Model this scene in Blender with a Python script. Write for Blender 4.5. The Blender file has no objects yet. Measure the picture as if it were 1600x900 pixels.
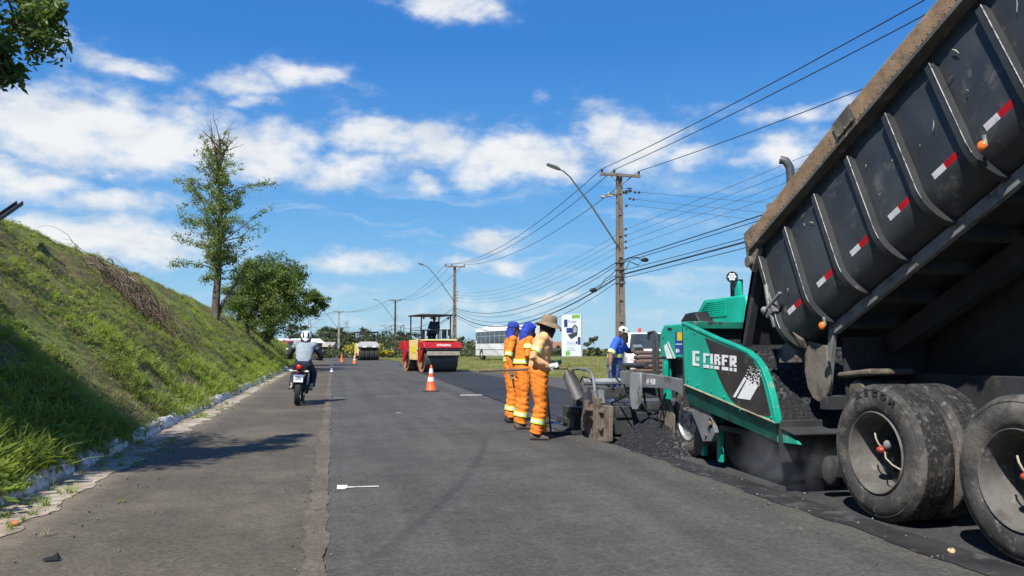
import bpy, bmesh, math, random
import numpy as np
from mathutils import Vector, Matrix, noise as mnoise
R = math.radians
random.seed(7)
sc = bpy.context.scene
col = sc.collection

# ------------------------------------------------------------------ camera, light, exposure
YAW, PITCH, FPX, CAMH = R(12.592), R(4.255), 1250.0, 1.27
cam_d = bpy.data.cameras.new('camera')
cam_d.sensor_width = 36.0
cam_d.lens = 36.0 * FPX / 1600.0
cam_d.clip_start, cam_d.clip_end = 0.05, 9000
cam = bpy.data.objects.new('camera', cam_d)
col.objects.link(cam)
cam.location = (0, 0, CAMH)
cam.rotation_euler = (math.pi / 2 + PITCH, 0, -YAW)
sc.camera = cam

SUN = Vector((-.52, -.62, 1.0)).normalized()          # towards the sun
sun_el = math.asin(SUN.z)
sun_az = math.atan2(SUN.x, SUN.y)
sd = bpy.data.lights.new('sun', 'SUN')
sd.energy, sd.angle, sd.color = 4.2, R(.55), (1, .955, .89)
so = bpy.data.objects.new('sun', sd)
col.objects.link(so)
so.rotation_euler = (-SUN).to_track_quat('-Z', 'Y').to_euler()

vs = sc.view_settings
vs.view_transform, vs.look, vs.exposure, vs.gamma = "Standard", "None", .72, 1.0
sc.cycles.max_bounces = 6
sc.cycles.diffuse_bounces = 3
sc.cycles.volume_bounces = 0
sc.cycles.transparent_max_bounces = 8
sc.cycles.use_denoising = True

_fw = np.array([math.sin(YAW) * math.cos(PITCH), math.cos(YAW) * math.cos(PITCH), math.sin(PITCH)])
_rt = np.array([math.cos(YAW), -math.sin(YAW), 0])
_up = np.cross(_rt, _fw)
_C = np.array([0, 0, CAMH])


def ray(x, y):
    return _fw + _rt * (x - 800) / FPX + _up * (450 - y) / FPX


def onX(x, y, X):            # where the line of sight meets the upright plane at X
    r = ray(x, y)
    return Vector(_C + r * ((X - _C[0]) / r[0]))


def onY(x, y, Y):
    r = ray(x, y)
    return Vector(_C + r * ((Y - _C[1]) / r[1]))


def onZ(x, y, Z=0.0):
    r = ray(x, y)
    return Vector(_C + r * ((Z - _C[2]) / r[2]))


# ------------------------------------------------------------------ sky
world = bpy.data.worlds.new('World')
sc.world = world
world.use_nodes = True


class NT:
    """small helper to write node trees"""
    def __init__(s, tree):
        s.t = tree
        tree.nodes.clear()

    def n(s, typ, **kw):
        nd = s.t.nodes.new(typ)
        ins = kw.pop('i', {})
        for k, v in kw.items():
            setattr(nd, k, v)
        for k, v in ins.items():
            s.set(nd.inputs[k], v)
        return nd

    def set(s, sock, v):
        if isinstance(v, bpy.types.NodeSocket):
            s.t.links.new(v, sock)
        elif isinstance(v, bpy.types.Node):
            s.t.links.new(v.outputs[0], sock)
        else:
            if sock.type == 'RGBA' and len(v) == 3:
                v = (*v, 1)
            sock.default_value = v

    def math(s, op, a, b=0.0, c=None, clamp=False):
        i = {0: a, 1: b}
        if c is not None:
            i[2] = c
        return s.n('ShaderNodeMath', operation=op, use_clamp=clamp, i=i).outputs[0]

    def vmath(s, op, a, b=(0, 0, 0)):
        nd = s.n('ShaderNodeVectorMath', operation=op, i={0: a, 1: b})
        return nd.outputs['Value'] if op in ('LENGTH', 'DOT_PRODUCT', 'DISTANCE') else nd.outputs[0]

    def ss(s, v, a, b, lo=0.0, hi=1.0):
        return s.n('ShaderNodeMapRange', interpolation_type='SMOOTHSTEP', i={0: v, 1: a, 2: b, 3: lo, 4: hi}).outputs[0]

    def noise(s, vec, scale, detail=4, rough=.55, dist=0.0):
        return s.n('ShaderNodeTexNoise', i={'Vector': vec, 'Scale': scale, 'Detail': detail, 'Roughness': rough, 'Distortion': dist}).outputs[0]

    def mix(s, f, a, b, blend='MIX'):
        nd = s.n('ShaderNodeMix', data_type='RGBA', blend_type=blend)
        s.set(nd.inputs[0], f)
        s.set(nd.inputs[6], a)
        s.set(nd.inputs[7], b)
        return nd.outputs[2]


w = NT(world.node_tree)
sky = w.n('ShaderNodeTexSky', sky_type='NISHITA', sun_disc=False, sun_elevation=sun_el, sun_rotation=sun_az,
          altitude=600, air_density=1.0, dust_density=.15, ozone_density=2.2)
tc = w.n('ShaderNodeTexCoord').outputs['Generated']
sep = w.n('ShaderNodeSeparateXYZ', i={0: tc})
az = w.math('ARCTAN2', sep.outputs[0], sep.outputs[1])
el = w.math('ARCSINE', sep.outputs[2])
ae = w.n('ShaderNodeCombineXYZ', i={0: az, 1: el, 2: 0.0}).outputs[0]
ramp = w.n('ShaderNodeValToRGB', i={0: w.math('MULTIPLY', el, 1.25)})
cr_ = ramp.color_ramp
cr_.elements[0].position, cr_.elements[0].color = 0.0, (2.2, 4.0, 5.4, 1)
cr_.elements[1].position, cr_.elements[1].color = 1.0, (.12, .95, 3.5, 1)
for ps, cc in ((.06, (1.9, 3.9, 5.6, 1)), (.14, (1.2, 3.25, 5.75, 1)), (.26, (.66, 2.5, 5.5, 1)), (.45, (.26, 1.62, 4.8, 1))):
    e_ = cr_.elements.new(ps)
    e_.color = cc
skyc = w.mix(.9, sky, ramp)
# warp so that the cloud edges billow
wn = w.n('ShaderNodeTexNoise', noise_dimensions='3D', i={'Vector': w.vmath('MULTIPLY', ae, (1, 1.9, 1)), 'Scale': 8.0, 'Detail': 8, 'Roughness': .58})
warp = w.vmath('MULTIPLY', w.vmath('SUBTRACT', wn.outputs[1], (.5, .5, .5)), (.13, .07, 0))
aw = w.vmath('ADD', ae, warp)
# clouds of this sky: where each stands (pixel of the photograph -> direction), its half width and half height in px, strength
CL = [(700, 12, 95, 30, 1), (180, 100, 75, 22, .85), (60, 190, 200, 62, 1.1), (230, 210, 190, 62, 1.1), (390, 232, 130, 48, 1.05), (40, 228, 90, 34, .8),
      (480, 122, 90, 28, .85), (380, 128, 80, 24, .8), (280, 150, 60, 20, .6), (385, 155, 55, 14, .7), (590, 215, 85, 42, 1), (680, 225, 100, 46, 1.05), (800, 245, 120, 50, 1.1),
      (520, 262, 120, 30, .9), (660, 283, 45, 18, .8), (850, 262, 70, 32, .9), (940, 190, 60, 45, .9), (990, 225, 110, 48, 1.05), (1080, 250, 60, 26, .8), (1225, 236, 72, 36, 1.05),
      (1260, 180, 90, 20, .75), (1130, 170, 60, 24, .45), (30, 277, 90, 30, .95), (160, 310, 130, 26, .85), (130, 372, 210, 44, 1.1), (240, 395, 130, 32, .9), (770, 374, 58, 26, 1),
      (800, 412, 60, 20, .85), (560, 408, 100, 22, .85), (700, 415, 90, 20, .6), (1065, 458, 50, 18, .6), (860, 464, 70, 13, .7), (760, 480, 220, 22, .55), (600, 500, 200, 22, .5),
      (1050, 350, 110, 22, .3), (1140, 345, 60, 22, .4), (540, 460, 80, 20, .5), (930, 490, 160, 18, .45), (70, 60, 40, 22, .7), (850, 147, 32, 13, .5), (535, 160, 45, 22, .4), (165, 260, 20, 9, .7)]
dens = None
for (px, py, hx, hy, st) in CL:
    r = ray(px, py)
    a0, e0 = math.atan2(r[0], r[1]), math.asin(r[2] / np.linalg.norm(r))
    d = w.vmath('LENGTH', w.vmath('MULTIPLY', w.vmath('SUBTRACT', aw, (a0, e0, 0)), (FPX / hx / 1.08, FPX / hy / 1.02, 0)))
    v = w.ss(d, .0, 1.62, st, 0.0)
    dens = v if dens is None else w.math('MAXIMUM', dens, v)
# outside the frame: the same scattered fair-weather clouds from noise alone
pl = w.vmath('DIVIDE', tc, w.n('ShaderNodeCombineXYZ', i={0: w.math('ADD', w.math('ABSOLUTE', sep.outputs[2]), .12), 1: w.math('ADD', w.math('ABSOLUTE', sep.outputs[2]), .12), 2: 1.0}).outputs[0])
gen = w.ss(w.noise(pl, 1.1, 6), .52, .7)
infr = w.math('MULTIPLY', w.ss(az, -.55, -.40), w.ss(az, .95, .80))
infr = w.math('MULTIPLY', infr, w.ss(el, .62, .48))
dens = w.math('MAXIMUM', dens, w.math('MULTIPLY', gen, w.math('SUBTRACT', 1.0, infr)))
fine = w.noise(w.vmath('MULTIPLY', ae, (1, 1.7, 1)), 22, 9, .58)
d2 = w.math('ADD', dens, w.math('MULTIPLY', w.math('SUBTRACT', fine, .5), 1.25))
alpha = w.math('POWER', w.ss(d2, .14, 1.02), 1.35)
# thin veil toward the horizon
veil = w.math('MULTIPLY', w.ss(el, .17, .0), .25)
shade = w.ss(w.math('ADD', w.math('MULTIPLY', w.noise(w.vmath('MULTIPLY', ae, (1, 2.2, 1)), 13, 5), .9), w.math('MULTIPLY', d2, .12)), .32, .66)
ccol = w.mix(shade, (4.5, 4.95, 5.5), (6.35, 6.45, 6.5))
c1 = w.mix(veil, skyc, (3.4, 4.8, 5.7))
streak = w.noise(w.vmath('MULTIPLY', w.vmath('ADD', aw, (3.1, .4, 0)), (2.2, 15, 1)), 2.4, 6, .6)
streak = w.math('MULTIPLY', w.ss(streak, .50, .74), w.math('MULTIPLY', w.ss(el, .30, .10), .55))
c1 = w.mix(streak, c1, (5.0, 5.6, 6.0))
c2 = w.mix(w.math('MULTIPLY', alpha, .96), c1, ccol)
bg = w.n('ShaderNodeBackground', i={'Color': c2, 'Strength': .088})
w.n('ShaderNodeOutputWorld', i={0: bg})

# ------------------------------------------------------------------ helpers
MATS = {}


def mat(name, base=(.5, .5, .5), rough=.6, metal=0.0, var=.15, vs=5.0, dirt=None, bump=0.0, bs=60.0, spec=.4, stretch=(1, 1, 1), edge=None, emit=None):
    """painted / metal / rubber surface: base colour broken by noise, dirt patches (colour, amount 0..1, scale), fine bump"""
    if name in MATS:
        return MATS[name]
    m = bpy.data.materials.new(name)
    m.use_nodes = True
    t = NT(m.node_tree)
    co = t.n('ShaderNodeTexCoord').outputs['Object']
    co = t.vmath('MULTIPLY', co, stretch)
    n1 = t.noise(co, vs, 6, .6)
    lo = tuple(max(0, c * (1 - var)) for c in base)
    hi = tuple(min(1, c * (1 + var)) for c in base)
    c = t.mix(t.ss(n1, .3, .7), lo, hi)
    rg = t.math('ADD', rough - .08, t.math('MULTIPLY', n1, .16))
    if dirt:
        for k, (dc, am, s) in enumerate(dirt if isinstance(dirt[0], tuple) and isinstance(dirt[0][0], tuple) else [dirt]):
            nd = t.noise(t.vmath('ADD', co, (3.7 + k, 1.3, 8.1)), s, 8, .66)
            c = t.mix(t.ss(nd, .72 - am * .5, .84 - am * .42), c, dc)
    kw = {'Base Color': c, 'Roughness': rg, 'Metallic': metal, 'Specular IOR Level': spec}
    if emit:
        kw['Emission Color'] = emit[0]
        kw['Emission Strength'] = emit[1]
    b = t.n('ShaderNodeBsdfPrincipled', i=kw)
    if bump:
        bn = t.n('ShaderNodeBump', i={'Strength': min(1, bump), 'Distance': .01, 'Height': t.noise(co, bs, 5, .6)})
        t.set(b.inputs['Normal'], bn.outputs[0])
    t.n('ShaderNodeOutputMaterial', i={0: b})
    MATS[name] = m
    return m


def rotm(ax, deg):
    return Matrix.Rotation(R(deg), 3, ax)


class MB:
    """collects shapes; build() links them as ONE mesh object"""
    def __init__(s, org=(0, 0, 0)):
        s.v, s.f, s.mi, s.org = [], [], [], Vector(org)
        s.cur = 0

    def add(s, vs, fs):
        o = len(s.v)
        s.v += [Vector(p) for p in vs]
        s.f += [[o + i for i in f] for f in fs]
        s.mi += [s.cur] * len(fs)
        return s

    def box(s, c, d, rot=None, taper=1.0):
        hx, hy, hz = d[0] / 2, d[1] / 2, d[2] / 2
        ps = []
        for z, k in ((-hz, 1), (hz, taper)):
            ps += [Vector((-hx * k, -hy * k, z)), Vector((hx * k, -hy * k, z)), Vector((hx * k, hy * k, z)), Vector((-hx * k, hy * k, z))]
        if rot is not None:
            ps = [rot @ p for p in ps]
        c = Vector(c)
        return s.add([p + c for p in ps], [[3, 2, 1, 0], [4, 5, 6, 7], [0, 1, 5, 4], [1, 2, 6, 5], [2, 3, 7, 6], [3, 0, 4, 7]])

    def prism(s, pts, vec):
        pts = [Vector(p) for p in pts]
        vec = Vector(vec)
        n = len(pts)
        return s.add(pts + [p + vec for p in pts], [list(range(n))[::-1], [n + i for i in range(n)]] + [[i, (i + 1) % n, n + (i + 1) % n, n + i] for i in range(n)])

    def loft(s, rings, cap=True, close=True):
        n = len(rings[0])
        vs = [p for r in rings for p in r]
        fs = []
        for k in range(len(rings) - 1):
            for i in range(n if close else n - 1):
                j = (i + 1) % n
                fs.append([k * n + i, k * n + j, (k + 1) * n + j, (k + 1) * n + i])
        if cap:
            fs.append(list(range(n))[::-1])
            fs.append([(len(rings) - 1) * n + i for i in range(n)])
        return s.add(vs, fs)

    def tube(s, pts, r, n=8, cap=True):
        pts = [Vector(p) for p in pts]
        rs = r if isinstance(r, (list, tuple)) else [r] * len(pts)
        rings = []
        ref = None
        for k, p in enumerate(pts):
            a = pts[max(0, k - 1)]
            b = pts[min(len(pts) - 1, k + 1)]
            d = (b - a).normalized()
            if ref is None:
                ref = Vector((0, 0, 1)) if abs(d.z) < .9 else Vector((1, 0, 0))
            u = d.cross(ref).normalized()
            v = u.cross(d).normalized()
            ref = v
            rings.append([p + (u * math.cos(2 * math.pi * i / n) + v * math.sin(2 * math.pi * i / n)) * rs[k] for i in range(n)])
        return s.loft(rings, cap)

    def lathe(s, prof, c, axis='X', n=32, closed=False):
        """prof: (radius, offset along axis)"""
        c = Vector(c)
        rings = []
        for (r, h) in prof:
            ring = []
            for i in range(n):
                a = 2 * math.pi * i / n
                x, y = math.cos(a) * r, math.sin(a) * r
                ring.append(c + (Vector((h, x, y)) if axis == 'X' else Vector((y, h, x)) if axis == 'Y' else Vector((x, y, h))))
            rings.append(ring)
        if closed:
            rings.append(rings[0])
        return s.loft(rings, cap=not closed)

    def sph(s, c, r, nu=12, nv=8, rot=None):
        c = Vector(c)
        r = (r, r, r) if not isinstance(r, (list, tuple)) else r
        rings = []
        for k in range(1, nv):
            th = math.pi * k / nv
            rg = [Vector((r[0] * math.sin(th) * math.cos(2 * math.pi * i / nu), r[1] * math.sin(th) * math.sin(2 * math.pi * i / nu), -r[2] * math.cos(th))) for i in range(nu)]
            rings.append([(rot @ p if rot is not None else p) + c for p in rg])
        b, t = Vector((0, 0, -r[2])), Vector((0, 0, r[2]))
        if rot is not None:
            b, t = rot @ b, rot @ t
        s.loft(rings, cap=False)
        o = len(s.v)
        s.v += [b + c, t + c]
        base = o - nu * (nv - 1)
        for i in range(nu):
            s.f.append([o, base + (i + 1) % nu, base + i])
            s.f.append([o + 1, base + (nv - 2) * nu + i, base + (nv - 2) * nu + (i + 1) % nu])
            s.mi += [s.cur, s.cur]
        return s

    def map(s, fn):
        s.v = [Vector(fn(p)) for p in s.v]
        return s

    def build(s, name, mats, parent=None, bevel=0.0, ang=35, smooth=True, fix=True):
        me = bpy.data.meshes.new(name)
        me.from_pydata([tuple(p - s.org) for p in s.v], [], s.f)
        for m in (mats if isinstance(mats, (list, tuple)) else [mats]):
            me.materials.append(m)
        if any(s.mi):
            me.polygons.foreach_set('material_index', s.mi)
        if fix:
            bm = bmesh.new()
            bm.from_mesh(me)
            bmesh.ops.recalc_face_normals(bm, faces=bm.faces)
            bm.to_mesh(me)
            bm.free()
        if smooth:
            me.polygons.foreach_set('use_smooth', [True] * len(me.polygons))
            me.set_sharp_from_angle(angle=R(ang))
        me.update()
        o = bpy.data.objects.new(name, me)
        col.objects.link(o)
        if parent is not None:
            o.parent = parent
        else:
            o.location = s.org
        if bevel:
            b = o.modifiers.new('edge', 'BEVEL')
            b.width, b.segments, b.limit_method, b.angle_limit = bevel, 2, 'ANGLE', R(40)
        return o


def tag(o, label=None, cat=None, group=None, kind=None):
    if label:
        o['label'] = label
    if cat:
        o['category'] = cat
    if group:
        o['group'] = group
    if kind:
        o['kind'] = kind
    return o


def thing(name, loc, label, cat, group=None, rz=0.0):
    o = bpy.data.objects.new(name, None)
    o.empty_display_size = .2
    col.objects.link(o)
    o.location = loc
    o.rotation_euler = (0, 0, rz)
    return tag(o, label, cat, group)


def dup(o, parent=None):
    c = o.copy()
    col.objects.link(c)
    c.parent = parent
    for ch in list(o.children):
        dup(ch, c)
    return c


def npmesh(name, V, F, mats, parent=None, mi=None, smooth=False):
    """big meshes from numpy arrays (F: n x 3 or n x 4)"""
    me = bpy.data.meshes.new(name)
    V = np.asarray(V, np.float32)
    F = np.asarray(F, np.int32)
    k = F.shape[1]
    me.vertices.add(len(V))
    me.vertices.foreach_set('co', V.ravel())
    me.loops.add(F.size)
    me.loops.foreach_set('vertex_index', F.ravel())
    me.polygons.add(len(F))
    me.polygons.foreach_set('loop_start', np.arange(0, F.size, k, dtype=np.int32))
    for m in (mats if isinstance(mats, (list, tuple)) else [mats]):
        me.materials.append(m)
    if mi is not None:
        me.polygons.foreach_set('material_index', np.asarray(mi, np.int32))
    me.polygons.foreach_set('use_smooth', np.full(len(F), smooth))
    me.update(calc_edges=True)
    me.validate()
    o = bpy.data.objects.new(name, me)
    col.objects.link(o)
    if parent is not None:
        o.parent = parent
    return o


def grid(nx, ny):
    i = np.arange(nx * ny).reshape(ny, nx)
    return np.stack([i[:-1, :-1].ravel(), i[:-1, 1:].ravel(), i[1:, 1:].ravel(), i[1:, :-1].ravel()], 1)


def text(body, size, origin, ux, uy, m, name, parent, off=.004, extrude=.001, org=(0, 0, 0), align='LEFT', sx=1.0, bold=0.0):
    """flat lettering lying on a surface: ux = reading direction, uy = up direction"""
    cu = bpy.data.curves.new(name, 'FONT')
    cu.body, cu.size, cu.align_x, cu.extrude, cu.offset, cu.resolution_u = body, size, align, extrude, bold, 2
    tmp = bpy.data.objects.new(name, cu)
    col.objects.link(tmp)
    dg = bpy.context.evaluated_depsgraph_get()
    dg.update()
    me = bpy.data.meshes.new_from_object(tmp.evaluated_get(dg))
    bpy.data.objects.remove(tmp)
    bpy.data.curves.remove(cu)
    ux, uy = Vector(ux).normalized(), Vector(uy).normalized()
    uz = ux.cross(uy).normalized()
    o3 = Vector(origin) - Vector(org) + uz * off
    for v in me.vertices:
        v.co = o3 + ux * v.co.x * sx + uy * v.co.y + uz * v.co.z
    me.materials.clear()
    me.materials.append(m)
    o = bpy.data.objects.new(name, me)
    col.objects.link(o)
    o.parent = parent
    return o


def scatter(name, P, rot, scl, pid, protos, kind='stuff'):
    """instances of the proto meshes on points (ground cover only)"""
    me = bpy.data.meshes.new(name)
    me.vertices.add(len(P))
    me.vertices.foreach_set('co', np.asarray(P, np.float32).ravel())
    a = me.attributes.new('rot', 'FLOAT_VECTOR', 'POINT')
    a.data.foreach_set('vector', np.asarray(rot, np.float32).ravel())
    a = me.attributes.new('scl', 'FLOAT', 'POINT')
    a.data.foreach_set('value', np.asarray(scl, np.float32))
    a = me.attributes.new('pid', 'INT', 'POINT')
    a.data.foreach_set('value', np.asarray(pid, np.int32))
    o = bpy.data.objects.new(name, me)
    col.objects.link(o)
    pc = bpy.data.collections.new(name + '_pieces')
    for k, p in enumerate(protos):
        q = bpy.data.objects.new('%02d_%s' % (k, name), p)
        pc.objects.link(q)
    g = bpy.data.node_groups.new(name, 'GeometryNodeTree')
    g.interface.new_socket('Geometry', in_out='INPUT', socket_type='NodeSocketGeometry')
    g.interface.new_socket('Geometry', in_out='OUTPUT', socket_type='NodeSocketGeometry')
    gi, go = g.nodes.new('NodeGroupInput'), g.nodes.new('NodeGroupOutput')
    ip = g.nodes.new('GeometryNodeInstanceOnPoints')
    ci = g.nodes.new('GeometryNodeCollectionInfo')
    ci.inputs['Collection'].default_value = pc
    ci.inputs['Separate Children'].default_value = True
    ci.inputs['Reset Children'].default_value = True

    def attr(nm, ty):
        n = g.nodes.new('GeometryNodeInputNamedAttribute')
        n.data_type = ty
        n.inputs[0].default_value = nm
        return n.outputs[0]
    L = g.links.new
    L(gi.outputs[0], ip.inputs['Points'])
    L(ci.outputs[0], ip.inputs['Instance'])
    ip.inputs['Pick Instance'].default_value = True
    L(attr('pid', 'INT'), ip.inputs['Instance Index'])
    L(attr('rot', 'FLOAT_VECTOR'), ip.inputs['Rotation'])
    L(attr('scl', 'FLOAT'), ip.inputs['Scale'])
    L(ip.outputs[0], go.inputs[0])
    md = o.modifiers.new('scatter', 'NODES')
    md.node_group = g
    o['kind'] = kind
    return o


def nz(x, y, z=0.0, s=1.0, oct=4):
    return mnoise.fractal(Vector((x * s, y * s, z * s)), 1.0, 2.0, oct)


rng = np.random.default_rng(11)

# ------------------------------------------------------------------ ground, road, embankment
def ground_z(y):
    if y < 92:
        return 0.0
    if y < 330:
        k = (y - 92) / 238
        return -8.5 * k * k * (3 - 2 * k)
    return -8.5


def bend(y):
    return 0.0 if y < 74 else -.0042 * (y - 74) ** 2 if y < 220 else -89.5 - 1.2 * (y - 220)


def soil_mat(name, greens, browns, patch=.45, s1=.9, s2=6.0, bump=.6):
    m = bpy.data.materials.new(name)
    m.use_nodes = True
    t = NT(m.node_tree)
    co = t.n('ShaderNodeTexCoord').outputs['Object']
    a = t.noise(co, s1, 7, .62)
    b = t.noise(co, s2, 6, .65)
    f = t.noise(co, 38, 4, .6)
    g = t.mix(t.ss(b, .3, .7), greens[0], greens[1])
    br = t.mix(t.ss(f, .3, .7), browns[0], browns[1])
    k = t.math('ADD', a, t.math('MULTIPLY', t.math('SUBTRACT', b, .5), .5))
    c = t.mix(t.ss(k, patch - .07, patch + .09), br, g)
    c = t.mix(t.math('MULTIPLY', t.ss(f, .35, .75), .5), c, t.mix(.5, c, (.32, .30, .10)))
    bp = t.n('ShaderNodeBump', i={'Strength': bump, 'Distance': .05, 'Height': t.math('ADD', f, b)})
    p = t.n('ShaderNodeBsdfPrincipled', i={'Base Color': c, 'Roughness': .95, 'Specular IOR Level': .1, 'Normal': bp.outputs[0]})
    t.n('ShaderNodeOutputMaterial', i={0: p})
    return m


def asphalt(name, dark, light, tint, streak=.5, edge=None, marks=()):
    """worn bitumen: fine aggregate, blotches, lengthwise wheel polish, faint cracks"""
    m = bpy.data.materials.new(name)
    m.use_nodes = True
    t = NT(m.node_tree)
    co = t.n('ShaderNodeTexCoord').outputs['Object']
    ag = t.noise(co, 95, 3, .7)
    ag2 = t.noise(co, 32, 5, .7)
    blot = t.noise(co, .55, 6, .6)
    st = t.noise(t.vmath('MULTIPLY', co, (1.5, .07, 1)), 1.6, 5, .6)
    med = t.noise(co, 3.2, 7, .68)
    k = t.math('ADD', t.math('MULTIPLY', ag, .30), t.math('MULTIPLY', blot, .42))
    k = t.math('ADD', k, t.math('MULTIPLY', st, streak * .5))
    k = t.math('ADD', k, t.math('MULTIPLY', med, .34))
    k = t.ss(k, .46 + streak * .1, .84 + streak * .2)
    c = t.mix(k, dark, light)
    c = t.mix(t.math('MULTIPLY', t.ss(blot, .45, .7), .45), c, tint)
    vo = t.n('ShaderNodeTexVoronoi', feature='F1', i={'Vector': co, 'Scale': 85.0})
    chips = t.math('MULTIPLY', t.ss(vo.outputs['Distance'], .30, .12), t.ss(ag2, .55, .7))
    c = t.mix(t.math('MULTIPLY', chips, .6), c, (.21, .20, .185))
    v2 = t.n('ShaderNodeTexVoronoi', feature='F1', i={'Vector': co, 'Scale': 48.0})
    vr = t.n('ShaderNodeSeparateColor', i={0: v2.outputs['Color']}).outputs[0]
    c = t.mix(.55, c, t.mix(vr, (0, 0, 0), (.25, .245, .235)), 'OVERLAY')
    oil = t.ss(t.noise(t.vmath('ADD', t.vmath('MULTIPLY', co, (1.6, .35, 1)), (5, 2, 1)), 1.1, 7, .7), .60, .74)
    c = t.mix(t.math('MULTIPLY', oil, .38), c, (.035, .035, .035))
    wv = t.n('ShaderNodeTexVoronoi', feature='DISTANCE_TO_EDGE', i={'Vector': t.vmath('ADD', t.vmath('MULTIPLY', co, (1, .6, 1)), t.vmath('MULTIPLY', t.n('ShaderNodeTexNoise', i={'Vector': co, 'Scale': 2.2, 'Detail': 5.0}).outputs[1], (.8, .8, .8))), 'Scale': .42})
    cr = t.math('MULTIPLY', t.ss(wv.outputs['Distance'], .008, .002), t.ss(med, .5, .62))
    c = t.mix(t.math('MULTIPLY', cr, .6), c, (.02, .02, .02))
    if marks:      # dark rubber track left by a turning wheel: x = p + q(y - y0) + r(y - y0)^2
        sp = t.n('ShaderNodeSeparateXYZ', i={0: co})
        for (p_, q_, r_, y0_, y1_, wd_, am_) in marks:
            yy = t.math('SUBTRACT', sp.outputs[1], y0_)
            xx = t.math('ADD', p_, t.math('ADD', t.math('MULTIPLY', yy, q_), t.math('MULTIPLY', t.math('MULTIPLY', yy, yy), r_)))
            dl = t.math('ABSOLUTE', t.math('SUBTRACT', t.math('ADD', sp.outputs[0], t.math('MULTIPLY', t.math('SUBTRACT', med, .5), .12)), xx))
            mk = t.math('MULTIPLY', t.ss(dl, wd_, wd_ * .3), t.math('MULTIPLY', t.ss(yy, 0, .6), t.ss(yy, y1_ - y0_, y1_ - y0_ - 1.5)))
            c = t.mix(t.math('MULTIPLY', mk, t.math('MULTIPLY', t.ss(ag2, .2, .7), am_)), c, (.03, .03, .03))
    if edge:   # sand blown along the gutter side: x position, width
        sx = t.n('ShaderNodeSeparateXYZ', i={0: co}).outputs[0]
        e = t.ss(t.math('ADD', sx, t.math('MULTIPLY', t.math('SUBTRACT', med, .5), .9)), edge[0] + edge[1], edge[0])
        c = t.mix(t.math('MULTIPLY', e, .8), c, (.24, .19, .14))
    h = t.math('ADD', ag, t.math('MULTIPLY', ag2, .8))
    bp = t.n('ShaderNodeBump', i={'Strength': .5, 'Distance': .006, 'Height': h})
    p = t.n('ShaderNodeBsdfPrincipled', i={'Base Color': c, 'Roughness': t.math('ADD', .72, t.math('MULTIPLY', ag2, .2)), 'Specular IOR Level': .3, 'Normal': bp.outputs[0]})
    t.n('ShaderNodeOutputMaterial', i={0: p})
    return m


M_field = soil_mat('field_grass_soil', ((.115, .135, .038), (.185, .185, .062)), ((.19, .155, .075), (.25, .21, .11)), .42, .22, 1.6, .8)
M_bank = soil_mat('bank_soil', ((.11, .155, .038), (.20, .235, .07)), ((.08, .062, .036), (.20, .18, .09)), .52, .8, 4.0, 1.0)
M_road_old = asphalt('asphalt_old', (.128, .108, .078), (.262, .226, .168), (.228, .193, .138), .4, edge=(-2.35, .55))
M_road_new = asphalt('asphalt_new', (.088, .084, .074), (.198, .188, .164), (.146, .139, .120), .75, marks=[(.12, .42, -.018, 4.6, 12, .07, .55), (2.2, .10, 0.0, 3, 20, .22, .3), (3.0, .02, .0, 5, 40, .2, .35), (.9, .0, .0, 8, 60, .25, .22)])
M_road_fresh = asphalt('asphalt_fresh', (.030, .032, .035), (.075, .078, .082), (.05, .052, .056), .9)
M_seam = asphalt('asphalt_seam', (.17, .142, .105), (.34, .29, .215), (.29, .24, .18), .2)
M_tack = mat('bitumen_tack', (.030, .030, .031), .6, 0, .3, 3, dirt=((.085, .083, .08), .42, 4), bump=.5, bs=60)
M_base = asphalt('asphalt_base', (.075, .075, .076), (.17, .17, .165), (.15, .15, .15), .3)
M_sand = mat('gutter_sand', (.33, .27, .20), .95, 0, .25, 3, dirt=(((.15, .11, .08), .45, 4), ((.46, .43, .38), .4, 7)), bump=.7, bs=30)

# ground: one sheet out to the horizon
xs = np.concatenate([[-4000, -1500, -600, -300], np.linspace(-160, 160, 65), [300, 600, 1500, 4000]])
ys = np.concatenate([[-300, -100, -30], np.linspace(-10, 130, 71), np.linspace(135, 335, 40), [400, 600, 1000, 2000, 5000]])
V = np.array([(x, y, ground_z(y) - .035 + (0.10 * nz(x, y, 0, .12) + .12 if (x > 12 and 20 < y < 300) else 0)) for y in ys for x in xs])
g = npmesh('ground', V, grid(len(xs), len(ys)), M_field, smooth=True)
tag(g, 'flat verge and field of short dry yellow green grass', kind='structure')


def road_right(y):
    return float(np.interp(y, [-20, 24, 33, 45, 70, 90, 140, 220], [11.5, 11.2, 9.4, 7.2, 6.3, 5.7, 5.6, 5.6]))


def strip(name, xl, xr, y0, y1, z, m, label, nx=6, step=1.0, jag=0.0, rag=(1, 1), seed=0.0):
    yy = np.arange(y0, y1 + .01, step)
    V = []
    for y in yy:
        a, b = (xl(y) if callable(xl) else xl), (xr(y) if callable(xr) else xr)
        a += jag * rag[0] * nz(seed, y, 1, 2.3)
        b += jag * rag[1] * nz(seed + 9, y, 4, 2.3)
        for k in range(nx):
            V.append((a + (b - a) * k / (nx - 1) + bend(y), y, ground_z(y) + z))
    o = npmesh(name, np.array(V), grid(nx, len(yy)), m, smooth=True)
    return tag(o, label, kind='structure')


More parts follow.
